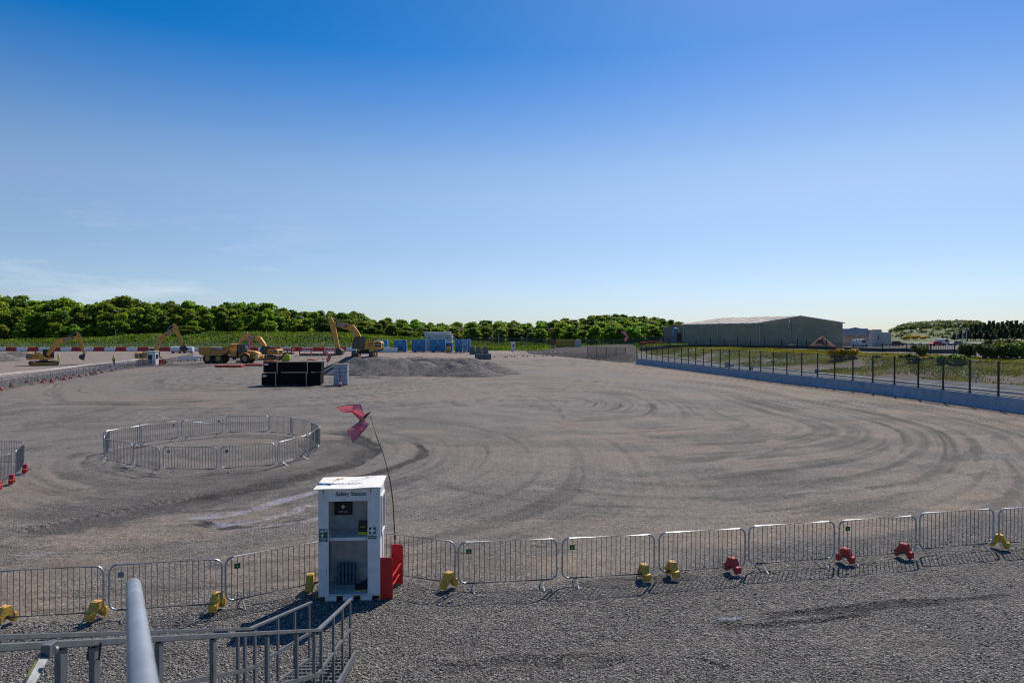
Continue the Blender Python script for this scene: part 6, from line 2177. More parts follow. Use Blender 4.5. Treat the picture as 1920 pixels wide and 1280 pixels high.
def person(label, loc, rz, helm, trousers, stride=0.12, vest_dark=False, arm=0.15):
    """one continuous skinned body; clothing and helmet are its children"""
    t = thing("person", label, "person", loc, rz)
    V = [(0, 0, .95), (0, 0, 1.15), (0, 0, 1.40), (0, 0, 1.50), (0, -.01, 1.60), (0, -.01, 1.72),
         (.17, 0, 1.42), (.24, .03, 1.15), (.25, -arm, .92), (.25, -arm - .05, .82),
         (-.17, 0, 1.42), (-.24, .03, 1.15), (-.25, -arm, .92), (-.25, -arm - .05, .82),
         (.10, 0, .88), (.11, -stride, .48), (.11, stride * .3, .08), (.11, stride * .3 - .16, .03),
         (-.10, 0, .88), (-.11, stride * .4, .48), (-.11, stride * 1.2, .08), (-.11, stride * 1.2 - .16, .03)]
    E = [(0, 1), (1, 2), (2, 3), (3, 4), (4, 5), (2, 6), (6, 7), (7, 8), (8, 9), (2, 10), (10, 11), (11, 12), (12, 13), (0, 14), (14, 15), (15, 16), (16, 17), (0, 18), (18, 19), (19, 20), (20, 21)]
    Rr = [(.15, .11), (.14, .10), (.17, .11), (.06, .06), (.085, .10), (.075, .095), (.075, .07), (.055, .055), (.042, .042), (.04, .03), (.075, .07), (.055, .055), (.042, .042), (.04, .03),
          (.10, .10), (.07, .07), (.05, .05), (.045, .035), (.10, .10), (.07, .07), (.05, .05), (.045, .035)]
    me = bpy.data.meshes.new("body"); me.from_pydata(V, E, [])
    me.materials.append(M_skin)
    o = bpy.data.objects.new("body", me); COL.objects.link(o); o.parent = t
    sk = o.modifiers.new("skin", 'SKIN')
    for v, r in zip(me.skin_vertices[0].data, Rr): v.radius = r
    me.skin_vertices[0].data[0].use_root = True
    ss = o.modifiers.new("sub", 'SUBSURF'); ss.levels = 1; ss.render_levels = 2
    j = MB()
    j.lathe([(.19, .80), (.20, .95), (.185, 1.15), (.215, 1.36), (.15, 1.46), (.07, 1.49)], 16)
    for s in (-1, 1):
        j.tube([(s * .14, 0, 1.42), (s * .245, .03, 1.16), (s * .255, -arm, .90)], [.085, .07, .055], 10)
    jo = j.build("jacket", M_hivis, t, smooth=True)
    jo.scale = (1, .78, 1)
    q = MB(); q.lathe([(.206, 1.02), (.202, 1.08)], 16); q.lathe([(.214, 1.24), (.217, 1.30)], 16); q.build("reflective_band", M_refl, jo)
    if vest_dark:
        q = MB(); q.lathe([(.207, .95), (.196, 1.14), (.222, 1.36)], 10, c=(0, -.015, 0)); q = MB().box(-.12, .12, .13, .17, .92, 1.38); q.build("back_panel", M_navy, jo)
    for s, i0 in ((1, 14), (-1, 18)):
        pts = [Vector(V[i0]) + Vector((0, 0, .02)), Vector(V[i0 + 1]), Vector(V[i0 + 2]) + Vector((0, 0, .02))]
        MB().tube(pts, [.115, .085, .07], 10).build("trouser_leg", trousers, t, smooth=True)
        MB().tube([Vector(V[i0 + 2]) + Vector((0, .03, .03)), Vector(V[i0 + 3]) + Vector((0, -.03, .015))], [.065, .05], 8).build("boot", M_black, t, smooth=True)
    MB().lathe([(.145, 1.70), (.15, 1.715), (.118, 1.72), (.115, 1.78), (.08, 1.835), (.02, 1.85)], 16, c=(0, -.01, 0)).build("helmet", helm, t, smooth=True)
    f = MB()
    f.lathe([(.012, -.118), (.016, -.10)], 6, c=(0, -.01, 1.625), axis='y')
    f.build("nose", M_skin, t)
    return t


p = at(110, 676, 148); person("person in yellow high visibility clothes and white helmet walking right of the leftmost excavator", (p.x, 148, tz(p.x, 148)), R(70), M_helm, M_hivis, .2)
p = at(213.5, 682, 134); person("person in yellow jacket and red helmet behind the far left barriers", (p.x, 134, tz(p.x, 134)), R(20), M_helmr, M_navy, .05)
p = at(1409, 697, 104); person("person in yellow vest and white helmet behind the concrete barriers on the right", (p.x, 104, tz(p.x, 104)), R(180), M_helm, M_navy, .1, vest_dark=True)

# ---------------------------------------------------------------- warehouse and yard buildings beyond the right bank
M_wh = mat("olive_cladding", (0.31, 0.29, 0.20), 0.6, col2=(0.26, 0.245, 0.165), scale=0.3)
M_roofb = mat("beige_roof_sheet", (0.56, 0.49, 0.40), 0.8, col2=(0.38, 0.33, 0.27), scale=0.3)
M_trim = mat("pale_trim", (0.5, 0.5, 0.47), 0.5)
M_bluegrey = mat("bluegrey_sheet", (0.30, 0.34, 0.40), 0.5)
M_pinkw = mat("pinkish_render", (0.46, 0.40, 0.38), 0.7, var=0.05, scale=.3)


def quadbuild(name, label, cat, P, zg, ze, ridge=None, wall=M_wh, roof=M_roofb, ribs=True):
    """P: four ground corners (x, y) anticlockwise starting near-left; ridge: (zr) along P0P1-midpoint -> P3P2-midpoint"""
    t = thing(name, label, cat, (P[0][0], P[0][1], zg))
    O = Vector((P[0][0], P[0][1], 0))
    Q = [Vector((x, y, 0)) - O for x, y in P]
    h = ze - zg
    w = MB()
    up = Vector((0, 0, h)); dn = Vector((0, 0, -1.0))
    mid0 = (Q[0] + Q[1]) / 2; mid1 = (Q[3] + Q[2]) / 2
    hr = (ridge - zg) if ridge else h
    vs = [q + dn for q in Q] + [q + up for q in Q] + [mid0 + Vector((0, 0, hr)), mid1 + Vector((0, 0, hr))]
    w.add(vs, [(0, 1, 5, 8, 4), (1, 2, 6, 5), (2, 3, 7, 9, 6), (3, 0, 4, 7)])
    wo = w.build("wall", wall, t)
    r = MB(); e = Vector((0, 0, .12))
    out0 = (Q[0] - Q[3]).normalized() * .3; oL = (Q[0] - Q[1]).normalized() * .35
    a = [Q[0] + up + out0 + oL, Q[3] + up - out0 + oL, Q[2] + up - out0 - oL, Q[1] + up + out0 - oL, mid0 + Vector((0, 0, hr)) + out0, mid1 + Vector((0, 0, hr)) - out0]
    lo = [p_ + e * .3 for p_ in a]; hi = [p_ + e * 2 for p_ in a]
    n = 6
    r.add(lo + hi, [(0, 4, 5, 1), (4, 3, 2, 5), (6, 7, 11, 10), (10, 11, 8, 9), (0, 1, 7, 6), (3, 9, 8, 2), (0, 6, 10, 4), (4, 10, 9, 3), (1, 5, 11, 7), (5, 2, 8, 11)])
    ro_ = r.build("roof", roof, t)
    if ribs:
        rr = MB()
        for k in range(1, 14):
            f = k / 14
            A = a[0].lerp(a[1], f); B_ = a[4].lerp(a[5], f)
            rr.beam(A + e * 2.2, B_ + e * 2.2, .55 if k % 2 else .10, .012)
            A = a[3].lerp(a[2], f); rr.beam(A + e * 2.2, B_ + e * 2.2, .55 if k % 2 else .10, .012)
        rr.build("roof_light", mat("roof_light_sheet", (0.55, 0.52, 0.47), 0.5), ro_)
    return t, Q, wo, h, a


def P_(px, d): return ((px - 960) / F * d, d)


g0 = 2.6
P0 = P_(1421, 200); P1 = P_(1580, 195); P2_ = P_(1280, 225)
P3 = (P1[0] + P2_[0] - P0[0], P1[1] + P2_[1] - P0[1])
wt, Q, wo, hh, ee = quadbuild("warehouse", "large olive green steel warehouse with a shallow beige roof beyond the right bank", "warehouse", [P0, P1, P3, P2_], g0, 9.3, 11.3)
cr_ = MB()
# cladding ribs, downpipes, dado, doors
for (A, B_, nn) in ((Q[0], Q[1], 60), (Q[3], Q[0], 44)):
    d_ = (B_ - A); nr = Vector((d_.y, -d_.x, 0)).normalized()
    for i in range(1, nn):
        p = A.lerp(B_, i / nn) + nr * .02
        top = hh - .15
        cr_.beam((p.x, p.y, .1), (p.x, p.y, top), .03, .05)
cr_.build("cladding_rib", M_wh, wo)
dp = MB()
for A, B_, f in ((Q[3], Q[0], 0.02), (Q[3], Q[0], .5), (Q[3], Q[0], .985), (Q[0], Q[1], 0.02)):
    d_ = (B_ - A); nr = Vector((d_.y, -d_.x, 0)).normalized(); p = A.lerp(B_, f) + nr * .12
    MB().beam((p.x, p.y, 0), (p.x, p.y, hh - .1), .14, .14).build("downpipe", M_trim, wt)
gt = MB(); gt.beam(Q[3] + Vector((0, -.3, hh)), Q[0] + Vector((-.1, -.35, hh)), .25, .22); gt.build("gutter", M_trim, wt)
vg = MB(); m0 = (Q[0] + Q[1]) / 2
vg.beam(Q[0] + Vector((-.2, -.42, hh + .12)), Vector((m0.x, m0.y - .42, 11.3 - g0 + .15)), .08, .3); vg.beam(Vector((m0.x, m0.y - .42, 11.3 - g0 + .15)), Q[1] + Vector((.2, -.42, hh + .12)), .08, .3)
vg.build("verge_trim", M_trim, wt)
sl = MB()
for x in (.3, .7, 1.1): sl.box(x, x + .25, -.35, -.1, hh - .6, hh - .35)
sl.build("floodlight", M_dark, wt)

# small grey shed left of it, with a blue arched duct
quadbuild("grey_shed", "small grey shed with a rounded roof left of the green warehouse", "shed", [P_(1245, 232), P_(1292, 226), P_(1296, 245), P_(1249, 251)], 2.6, 8.2, 9.4, mat("shed_grey", (0.24, 0.22, 0.21), 0.7), mat("shed_roof", (0.36, 0.33, 0.32), 0.6), False)
t = thing("arched_duct", "blue arched duct on the front of the small grey shed", "duct", (at(1262, 640, 227).x, 227, 2.6))
MB().tube(catmull([(0, 0, 0), (0, 0, 4.4), (.6, 0, 5.6), (1.7, 0, 5.2), (2.0, 0, 4.2)], 4), .28, 8).build("duct", mat("duct_blue", (0.2, 0.36, 0.52), 0.5), t, smooth=True)
MB().box(1.4, 2.6, -.2, .2, 0, 4.1).build("doorway", M_dark, t)

# pinkish building right, with curved blue-grey eave
t, Q2, w2, h2, e2 = quadbuild("pink_building", "pale pinkish shed with a curved blue grey roof edge right of the warehouse", "shed", [P_(1579, 205), P_(1629, 198), P_(1640, 222), P_(1592, 228)], 2.4, 7.2, 8.0, M_pinkw, mat("greyish_roof", (0.42, 0.38, 0.35), 0.6), False)
b = MB(); n = 8
A, B_ = Q2[0], Q2[1]; d_ = (B_ - A).normalized(); nr = Vector((d_.y, -d_.x, 0))
for i in range(n):
    a0, a1 = R(90 * i / n), R(90 * (i + 1) / n)
    def pt(o_, a_): return o_ + nr * (.9 * math.sin(a_) - .2 + .35) + Vector((0, 0, h2 + .2 - 1.6 * math.sin(a_) ** 2 + .55 * math.cos(a_)))
    b.add([pt(A, a0), pt(B_, a0), pt(B_, a1), pt(A, a1)], [(0, 3, 2, 1)])
b.build("curved_eave", M_bluegrey, t)
# batching tower
d = 190.0
t = thing("batching_tower", "pale grey batching tower and hopper right of the pinkish shed", "tower", (at(1647, 650, d).x, d, 2.2))
MB().box(-.9, .9, 0, 2, 0, 5.3).build("tower", M_cabin, t, bevel=.03)
MB().box(.91, 3.7, .2, 2.6, 1.0, 4.3).build("hopper", M_cabin, t, bevel=.03)
MB().prism([(.8, 4.301), (3.8, 4.301), (3.8, 4.45), (.8, 4.6)], .1, 2.7).build("hopper_roof", M_white, t)
MB().box(-.2, .2, -.04, -.001, 2.6, 3.6).build("doorway", M_dark, t)
k = MB(); k.beam((-3.2, -.6, .1), (-.6, -.6, 2.4), .7, .15)
for i in range(6): k.beam((-3.0 + i * .5, -.9, .2 + i * .42), (-3.0 + i * .5, -.9, 1.2 + i * .42), .05, .05)
k.beam((-3.2, -.9, 1.1), (-.5, -.9, 3.5), .06, .06)
for x in (1.2, 2.3, 3.4): k.box(x - .1, x + .1, .4, .6, 0, 1.0)
k.build("stair_and_legs", M_gal, t)
# long low cabins
cabin("long_cabin", "long low white cabin block at the foot of the far hill", "cabin block", 1669, 1761, 643.5, 232, 6, -0.3, M_white, windows=tuple((f, .55, 1.0, .9, M_cglass, "window") for f in (.12, .32, .45, .62, .82)))
cabin("long_cabin", "low white cabin block near the right picture edge before the pines", "cabin block", 1836, 1903, 643.5, 240, 6, -0.3, M_white, windows=tuple((f, .5, .9, .9, M_cglass, "window") for f in (.15, .3, .5, .75)))
cabin("long_cabin", "second pale cabin roof just in front of the right edge cabin block", "cabin block", 1862, 1918, 649, 215, 5, -0.3, M_cabin, windows=((.5, .5, .9, .9, M_cglass, "window"),))


# vehicles parked far behind
def car(label, px, d, m, van=False, rz=0.0, z=None):
    X = (px - 960) / F * d
    t = thing("parked_van" if van else "parked_car", label, "van" if van else "car", (X, d, tz(X, d) if z is None else z), R(rz))
    h = 2.1 if van else 1.5
    pr_ = [(-2.2, .35), (-2.25, .9), (-1.8, h * .97), (1.0, h), (1.7, 1.05), (2.25, .9), (2.3, .35)] if van else [(-2.1, .35), (-2.15, .85), (-1.6, .98), (-1.1, h), (.5, h), (1.1, .98), (2.0, .82), (2.1, .35)]
    MB().prism(pr_, -.85, .85).build("body", m, t, bevel=.08)
    g = [(-1.5, 1.02), (-1.08, h - .1), (.45, h - .1), (.98, 1.02)] if not van else [(.2, 1.15), (.2, h - .15), (.98, h - .15), (1.5, 1.15)]
    MB().prism(g, -.862, .862).build("window", M_cglass, t)
    for x in (-1.35, 1.35):
        for y in (-.86, .86):
            MB().lathe([(.32, -.1), (.32, .1)], 14, c=(x, y, .32), axis='y').build("wheel", M_tyre, t)
    return t


car("white van parked before the pinkish shed", 1612, 188, M_white, True)
car("red car parked left among the vehicles by the long white cabins", 1668, 200, M_redpaint)
car("dark car parked beside the red one", 1680, 196, M_dark)
car("red car parked at the right end of the long white cabins", 1757, 205, M_redpaint)
car("white van parked behind the red car near the long white cabins", 1768, 214, M_white, True)
car("grey car parked between the two white cabin blocks", 1795, 210, M_gplate)
for px, m, lab in [(1208, M_redst, "leftmost red skip on the plateau edge"), (1222, M_redst, "second red skip on the plateau edge"), (1236, mat("rust_orange", (0.5, 0.14, 0.04), .7), "orange skip nearest the small grey shed")]:
    d = 214.0; X = (px - 960) / F * d
    t = thing("waste_skip", lab, "skip", (X, d, tz(X, d)), 0, "skips on the plateau")
    b = MB(); b.prism([(-.7, 0), (.7, 0), (1.05, 1.2), (-1.05, 1.2)], 0, 1.7); b.build("body", m, t, bevel=.03)
    MB().box(-1.1, 1.1, -.04, 1.74, 1.2, 1.28).build("rim", m, t)
# scrap pile
o = heap_obj("heap of rusty brown scrap before the green warehouse gable", at(1541, 650, 172).x, 172, 3.8, 3.0, 3.0, 31, 0.0, "scrap_heap")
o["category"] = "scrap heap"; del o["group"]
o.data.materials[0] = mat("rusty_scrap", (0.24, 0.085, 0.045), 0.9, col2=(0.09, 0.04, 0.03), scale=5, bump=0.8)
o = heap_obj("small heap of grey and white rubble left of the rusty scrap", at(1485, 650, 176).x, 176, 2.2, 1.8, 1.1, 32, 0.0, "rubble_heap"); o["category"] = "rubble heap"; del o["group"]
# low dark fence on the plateau edge
t = thing("chain_link_fence", "low dark chain link fence with posts before the green warehouse", "mesh fence", (0, 0, 0))
cpx = [1200, 1255, 1305, 1332, 1358, 1383, 1407, 1434, 1465, 1495, 1512, 1550, 1600, 1655, 1700, 1745, 1790, 1830]
cd_ = [200, 190, 182, 180, 178, 176, 174, 170, 166, 164, 162, 158, 150, 142, 136, 130, 124, 118]
pp_ = None
for i, (a, d) in enumerate(zip(cpx, cd_)):
    X = (a - 960) / F * d; z = tz(X, d); hgt = 2.6 if i % 2 else 2.2
    if a > 1560: hgt *= .7
    MB().box(-.07, .07, -.07, .07, 0, hgt).build("post", M_fence, t, loc=(X, d, z))
    q_ = Vector((X, d, z))
    if pp_ is not None:
        MB().add([pp_ + Vector((0, 0, .05)), q_ + Vector((0, 0, .05)), q_ + Vector((0, 0, 1.8)), pp_ + Vector((0, 0, 1.8))], [(0, 1, 2, 3)]).build("mesh_panel", M_mesh, t)
        MB().box(0, 1, 0, 1, 0, 0) if False else None
        MB().add([pp_ + Vector((0, .05, .0)), q_ + Vector((0, .05, .0)), q_ + Vector((0, .05, .75)), pp_ + Vector((0, .05, .75)), pp_ + Vector((0, .08, .0)), q_ + Vector((0, .08, .0)), q_ + Vector((0, .08, .75)), pp_ + Vector((0, .08, .75))], [(0, 1, 2, 3), (7, 6, 5, 4), (3, 2, 6, 7)]).build("debris_netting", M_black, t)
    pp_ = q_
for px, d, h, lab in [(1805, 205, 5.5, "tall pale post before the far pines"), (1812, 207, 4.6, "shorter brown post beside the tall pale one"), (1793, 210, 4.2, "thin lamp post left of the tall pale post"), (1606, 180, 3.2, "thin post beside the white van")]:
    X = (px - 960) / F * d
    t = thing("lamp_post", lab, "post", (X, d, tz(X, d)))
    MB().tube([(0, 0, 0), (0, 0, h)], [.16, .10], 8).build("pole", M_trim if "pale" in lab else M_rust if "brown" in lab else M_gal, t)
    MB().box(-.5, .5, -.1, .1, h, h + .14).build("head", M_trim, t)
# sign and small things on the boundary road
p = at(1531, 694, 92); t = thing("blue_sign", "small blue sign standing on the road behind the fence", "sign", (p.x, 92, tz(p.x, 92)))
MB().tube([(0, 0, 0), (0, 0, 1.0)], .025, 6).build("post", M_gal, t); MB().box(-.25, .25, -.045, -.026, .75, 1.15).build("panel", mat("sign_blue", (.02, .10, .40), .5), t)
p = at(1809, 716, 86); t = thing("white_bollard", "short white bollard on the road behind the fence", "bollard", (p.x, 84, tz(p.x, 84)))
MB().lathe([(.16, 0), (.14, .05), (.11, .1), (.10, .75), (.12, .8), (.06, .86)], 12).build("bollard", M_white, t, smooth=True); MB().lathe([(.112, .55), (.112, .66)], 12).build("band", M_refl, t)
p = at(1365, 690, 118); t = thing("junction_box", "beige junction box behind the fence left of the person", "box", (p.x, 118, tz(p.x, 118)))
MB().box(-.45, .35, 0, .5, .0, 1.25).build("box", mat("beige_box", (.45, .38, .34), .7), t, bevel=.02); MB().box(.36, 1.0, 0, .4, .35, .9).build("side_box", M_cabin, t, bevel=.02)
for px, py, lab in [(1434, 682.5, "white rag caught on the bank right of the person"), (1359, 658.5, "white scrap of sheet high on the bank")]:
    p = gp(px, py); t = thing("white_rag", lab, "rag", p)
    b = MB(); sheet(b, [(-.5, 0, .05), (-.1, .2, .3), (.4, .1, .25), (.55, 0, .05), (.1, -.2, .04)], .06); b.build("cloth", M_white, t)
# rag on ring barrier, blue scrap and small litter on the yard
p = at(262, 838, 33.2); t = thing("red_white_rag", "red and white rag draped over a ring barrier", "rag", at(262, 838.5, 29.9))
b = MB(); sheet(b, [(-.32, -.02, -.06), (-.1, -.06, .03), (.2, -.04, .06), (.34, 0, .05), (.1, .05, -.02)], .03); b.build("cloth", mat("rag_cloth", (.7, .55, .55), .8, col2=(.5, .05, .06), scale=3), t)
p = G(372, 792.5); t = thing("blue_scrap", "pale blue scrap lying on the yard behind the ring", "scrap", p)
b = MB(); sheet(b, [(-.5, .25, .02), (0, .3, .05), (.35, 0, .03), (.95, -.35, .02), (.2, -.1, .02)], .02); b.build("sheet", mat("scrap_blue", (.5, .6, .72), .5), t)
t = thing("wire_tangle", "white tangle of wire lying on the near gravel at right", "wire", G(1368, 1163))
rw = random.Random(8)
b = MB()
for i in range(5):
    pts = [(-.25 + .1 * k + rw.uniform(-.04, .04), rw.uniform(-.10, .10), .03 + rw.uniform(0, .04)) for k in range(6)]
    b.tube(catmull(pts, 3), .004, 5)
b.build("wire", M_signw, t)
for i, (px, py, lab) in enumerate([(868, 1038, "small rusty tie lying by the front row joint"), (1010, 1025, "pale yellow strap lying behind the front row")]):
    t = thing("strap_litter", lab, "litter", G(px, py))
    b = MB(); b.tube(catmull([(-.22, 0, .01), (-.1, .04, .03), (.05, -.02, .015), (.24, .03, .01)], 4), .011, 5); b.build("strap", M_rust if i == 0 else mat("pale_strap", (.55, .42, .2), .7), t)

# ---------------------------------------------------------------- trees
def leaf_material(name, c1, c2, trans):
    m = bpy.data.materials.new(name); m.use_nodes = True
    n = m.node_tree.nodes; l = m.node_tree.links
    b = n["Principled BSDF"]; b.inputs["Roughness"].default_value = 0.6; b.inputs["Specular IOR Level"].default_value = 0.25
    a = n.new("ShaderNodeAttribute"); a.attribute_name = "tone"
    oi = n.new("ShaderNodeObjectInfo")
    x = n.new("ShaderNodeMixRGB"); x.inputs[1].default_value = (*c1, 1); x.inputs[2].default_value = (*c2, 1); l.new(a.outputs["Fac"], x.inputs[0])
    h = n.new("ShaderNodeHueSaturation")
    mr = n.new("ShaderNodeMapRange"); mr.inputs[3].default_value = 0.475; mr.inputs[4].default_value = 0.52; l.new(oi.outputs["Random"], mr.inputs[0]); l.new(mr.outputs[0], h.inputs["Hue"])
    mm = n.new("ShaderNodeMath"); mm.operation = 'MULTIPLY'; mm.inputs[1].default_value = 7.31; l.new(oi.outputs["Random"], mm.inputs[0])
    fr = n.new("ShaderNodeMath"); fr.operation = 'FRACT'; l.new(mm.outputs[0], fr.inputs[0])
    mv = n.new("ShaderNodeMapRange"); mv.inputs[3].default_value = 0.65; mv.inputs[4].default_value = 1.35; l.new(fr.outputs[0], mv.inputs[0]); l.new(mv.outputs[0], h.inputs["Value"])
    l.new(x.outputs[0], h.inputs["Color"]); l.new(h.outputs[0], b.inputs["Base Color"])
    t = n.new("ShaderNodeBsdfTranslucent")
    tm = n.new("ShaderNodeMixRGB"); tm.blend_type = 'MULTIPLY'; tm.inputs[0].default_value = 1; tm.inputs[2].default_value = (2.0, 1.9, 0.7, 1); l.new(h.outputs[0], tm.inputs[1]); l.new(tm.outputs[0], t.inputs[0])
    s = n.new("ShaderNodeMixShader"); s.inputs[0].default_value = trans
    l.new(b.outputs[0], s.inputs[1]); l.new(t.outputs[0], s.inputs[2]); l.new(s.outputs[0], n["Material Output"].inputs[0])
    return m


M_leaf = leaf_material("broad_leaf", (0.040, 0.095, 0.009), (0.25, 0.355, 0.028), 0.52)
M_pine = leaf_material("pine_needle", (0.035, 0.060, 0.034), (0.085, 0.115, 0.062), 0.3)  # needle colours brightened to stand in for distance haze
M_gorse = leaf_material("gorse_flower", (0.12, 0.13, 0.01), (0.75, 0.48, 0.01), 0.15)
M_scrub = leaf_material("grey_scrub", (0.05, 0.06, 0.02), (0.13, 0.14, 0.05), 0.25)
M_bark = mat("bark", (0.10, 0.085, 0.065), 0.9, scale=8)


def leaves(name, blobs, n, size, m, seed, up=0.35):
    rg = np.random.default_rng(seed)
    B = np.array(blobs)   # x y z rx ry rz
    area = (B[:, 3] * B[:, 5])
    idx = rg.choice(len(B), n, p=area / area.sum())
    v = rg.normal(size=(n, 3)); v /= np.linalg.norm(v, axis=1)[:, None]
    v[:, 2] = np.where((v[:, 2] < -.3) & (rg.random(n) < .7), -v[:, 2], v[:, 2])
    rad = 1 - 0.42 * rg.random(n) ** 2 + 0.10 * rg.normal(size=n)
    P = B[idx, :3] + v * B[idx, 3:6] * rad[:, None]
    nr = v + rg.normal(size=(n, 3)) * 0.55 + np.array([0, 0, up]); nr /= np.linalg.norm(nr, axis=1)[:, None]
    t1 = np.cross(nr, rg.normal(size=(n, 3))); t1 /= np.linalg.norm(t1, axis=1)[:, None]
    t2 = np.cross(nr, t1)
    s = size * (0.55 + 0.9 * rg.random(n))
    c = [(-.5, -.35), (.45, -.5), (.55, .4), (-.4, .5)]
    V = np.stack([P + (t1 * a + t2 * b_) * s[:, None] for a, b_ in c], 1).reshape(-1, 3)
    V[:, 2] = np.maximum(V[:, 2], 0.02)
    Fc = np.arange(n * 4).reshape(-1, 4)
    me = npmesh(name, V, Fc, m)
    tone = np.clip(0.5 * rg.random(n) + 0.5 * rg.random(len(B))[idx], 0, 1)
    at_ = me.attributes.new("tone", 'FLOAT', 'POINT'); at_.data.foreach_set('value', np.repeat(tone, 4).astype(np.float32))
    return me


def tree_proto(kind, seed, n=2600):
    rg = random.Random(seed)
    H0 = 12.0
    bl = []
    if kind == 'broad':
        W0 = rg.uniform(3.4, 4.6)
        for i in range(rg.randint(22, 32)):
            h = rg.uniform(.04, .9)
            e = math.sin(math.pi * min(1, (h + .12) / 1.12)) ** .6
            a = rg.uniform(0, 6.28); r = W0 * e * rg.uniform(.15, 1.0)
            s = rg.uniform(0.7, 1.8) * (1.15 - .35 * h)
            bl.append((r * math.cos(a), r * math.sin(a), H0 * h, s * 1.1, s * 1.1, s))
        bl.append((0, 0, H0 * .55, W0 * .6, W0 * .6, H0 * .3)); bl.append((rg.uniform(-.6, .6), 0, H0 * .88, 1.3, 1.3, 1.4))
        me = leaves("crown", bl, int(n * 1.6), 0.50, M_leaf, seed)
        tr, limbs = (0.32, 4)
    elif kind == 'pine':
        for i in range(14):
            h = .25 + .73 * i / 13
            r = 2.1 * (1.08 - h) ** .7 + .2
            for k in range(3):
                a = rg.uniform(0, 6.28)
                bl.append((r * .5 * math.cos(a), r * .5 * math.sin(a), H0 * h, r * .7, r * .7, .55))
        me = leaves("crown", bl, n, 0.5, M_pine, seed)
        tr, limbs = (0.22, 0)
    t = thing("tree", "x", "tree")
    b = MB()
    b.tube([(0, 0, -.3), (.05, 0, H0 * .3), (-.1, .1, H0 * .6), (0, 0, H0 * .86)], [tr, tr * .8, tr * .45, tr * .12], 8)
    for k in range(limbs):
        a = rg.uniform(0, 6.28); z = H0 * rg.uniform(.2, .5)
        b.tube([(0, 0, z), (math.cos(a) * 1.3, math.sin(a) * 1.3, z + 1.4), (math.cos(a) * 2.3, math.sin(a) * 2.3, z + 3.2)], [tr * .4, tr * .28, tr * .08], 6)
    b.build("trunk", M_bark, t)
    o = bpy.data.objects.new("crown", me); COL.objects.link(o); o.parent = t
    return t


protos = [tree_proto('broad', 10 + i) for i in range(7)]
pines = [tree_proto('pine', 50 + i, 1500) for i in range(3)]
pused = set()
TOPX = [-150, 0, 60, 100, 150, 200, 240, 280, 330, 400, 480, 520, 560, 640, 670, 700, 740, 800, 840, 870, 900, 960, 1000, 1040, 1060, 1085, 1110, 1150, 1200, 1240, 1280, 1300]
TOPY = [552, 549, 547, 548, 556, 552, 554, 558, 563, 560, 562, 568, 572, 577, 582, 591, 594, 598, 597, 604, 597, 598, 600, 598, 594, 599, 589, 587, 590, 595, 601, 604]
SECT = [(50, "above the left picture edge"), (150, "above the leftmost excavator"), (250, "between the two left excavators"), (335, "behind the raised boom excavator"), (385, "left of the dump truck"), (445, "above the dump truck"),
        (530, "above the excavator behind the dump truck"), (620, "above the long red beam frame"), (730, "behind the excavator on the heaps"), (795, "above the blue tanks"), (870, "behind the stacked grey cabins"), (960, "above the grey concrete blocks"),
        (1040, "above the lone white hut at far centre"), (1120, "above the dull yellow container"), (1190, "above the stone bank"), (1300, "left of the green warehouse")]
rt = random.Random(21)


def place_tree(src, px, d, topy, label, group, wf=1.0):
    X = (px - 960) / F * d; z = tz(X, d)
    h = max(3.0, at(px, topy, d).z - z)
    s = h / 12.6
    sw = max(s, .55) * wf
    key = src.name
    if key not in pused:
        pused.add(key); o = src; o.location = (X, d, z - .1); tag(o, label, None, group)
    else:
        o = dup(src, (X, d, z - .1), None, label, group)
    o.rotation_euler = (0, 0, rt.uniform(0, 6.28))
    o.scale = (sw * rt.uniform(.9, 1.15), sw * rt.uniform(.9, 1.15), s)
    return o


rows = [(246, .40, 30, "front"), (252, .66, 27, "front"), (261, .84, 27, "middle"), (272, .98, 24, "back")]
for d0, fr_, step, rn in rows:
    px = -60 + rt.uniform(0, 20)
    while px < 885:
        d = d0 + rt.uniform(-3, 3)
        ty = np.interp(px, TOPX, TOPY)
        X = (px - 960) / F * d
        gy = 640 - (tz(X, d) - H) / d * F - 10
        topy = gy + (ty - gy) * fr_ * rt.uniform(.84, 1.06)
        skip = rn == "front" and d0 < 250 and (rt.random() < .25 or 330 < px < 345 or 366 < px < 378)
        sec = next(s for lim, s in SECT if px < lim)
        if not skip:
            place_tree(rt.choice(protos), px, d, topy, "leafy tree, %s row of the wood %s" % (rn, sec), "trees of the far wood, %s row" % rn, 1.35 if px < 640 else 1.5)
        px += step * rt.uniform(.75, 1.25)
for d0, fr_, step, rn in [(244, .72, 24, "front"), (262, .93, 24, "middle"), (292, .98, 26, "back"), (345, .99, 20, "hill"), (400, 1.0, 17, "hilltop")]:
    px = 888.0 if d0 < 300 else 1040
    while px < (1300 if d0 > 244 else 1245):
        d = d0 + rt.uniform(-5, 5)
        ty = np.interp(px, TOPX, TOPY)
        if d0 < 300 and px > 1090: ty = ty + (8 if d0 > 250 else 6)
        if d0 == 345: ty += 5
        X = (px - 960) / F * d
        gy = 640 - (tz(X, d) - H) / d * F - 10
        topy = gy + (ty - gy) * fr_ * rt.uniform(.93, 1.03) if d0 < 340 else ty + rt.uniform(-1.5, 2)
        sec = next(s for lim, s in SECT if px < lim) if px < 1300 else SECT[-1][1]
        place_tree(rt.choice(protos), px, d, topy, "leafy tree, %s row of the wood %s" % (rn, sec), "trees of the far wood, %s row" % rn, 1.5 if d0 < 340 else 1.7)
        px += step * rt.uniform(.8, 1.2)
# lone round bush on the grass bank
place_tree(protos[2], 355, 236, 611.5, "round dark bush standing alone on the grass bank left of the dump truck", None, 1.5)
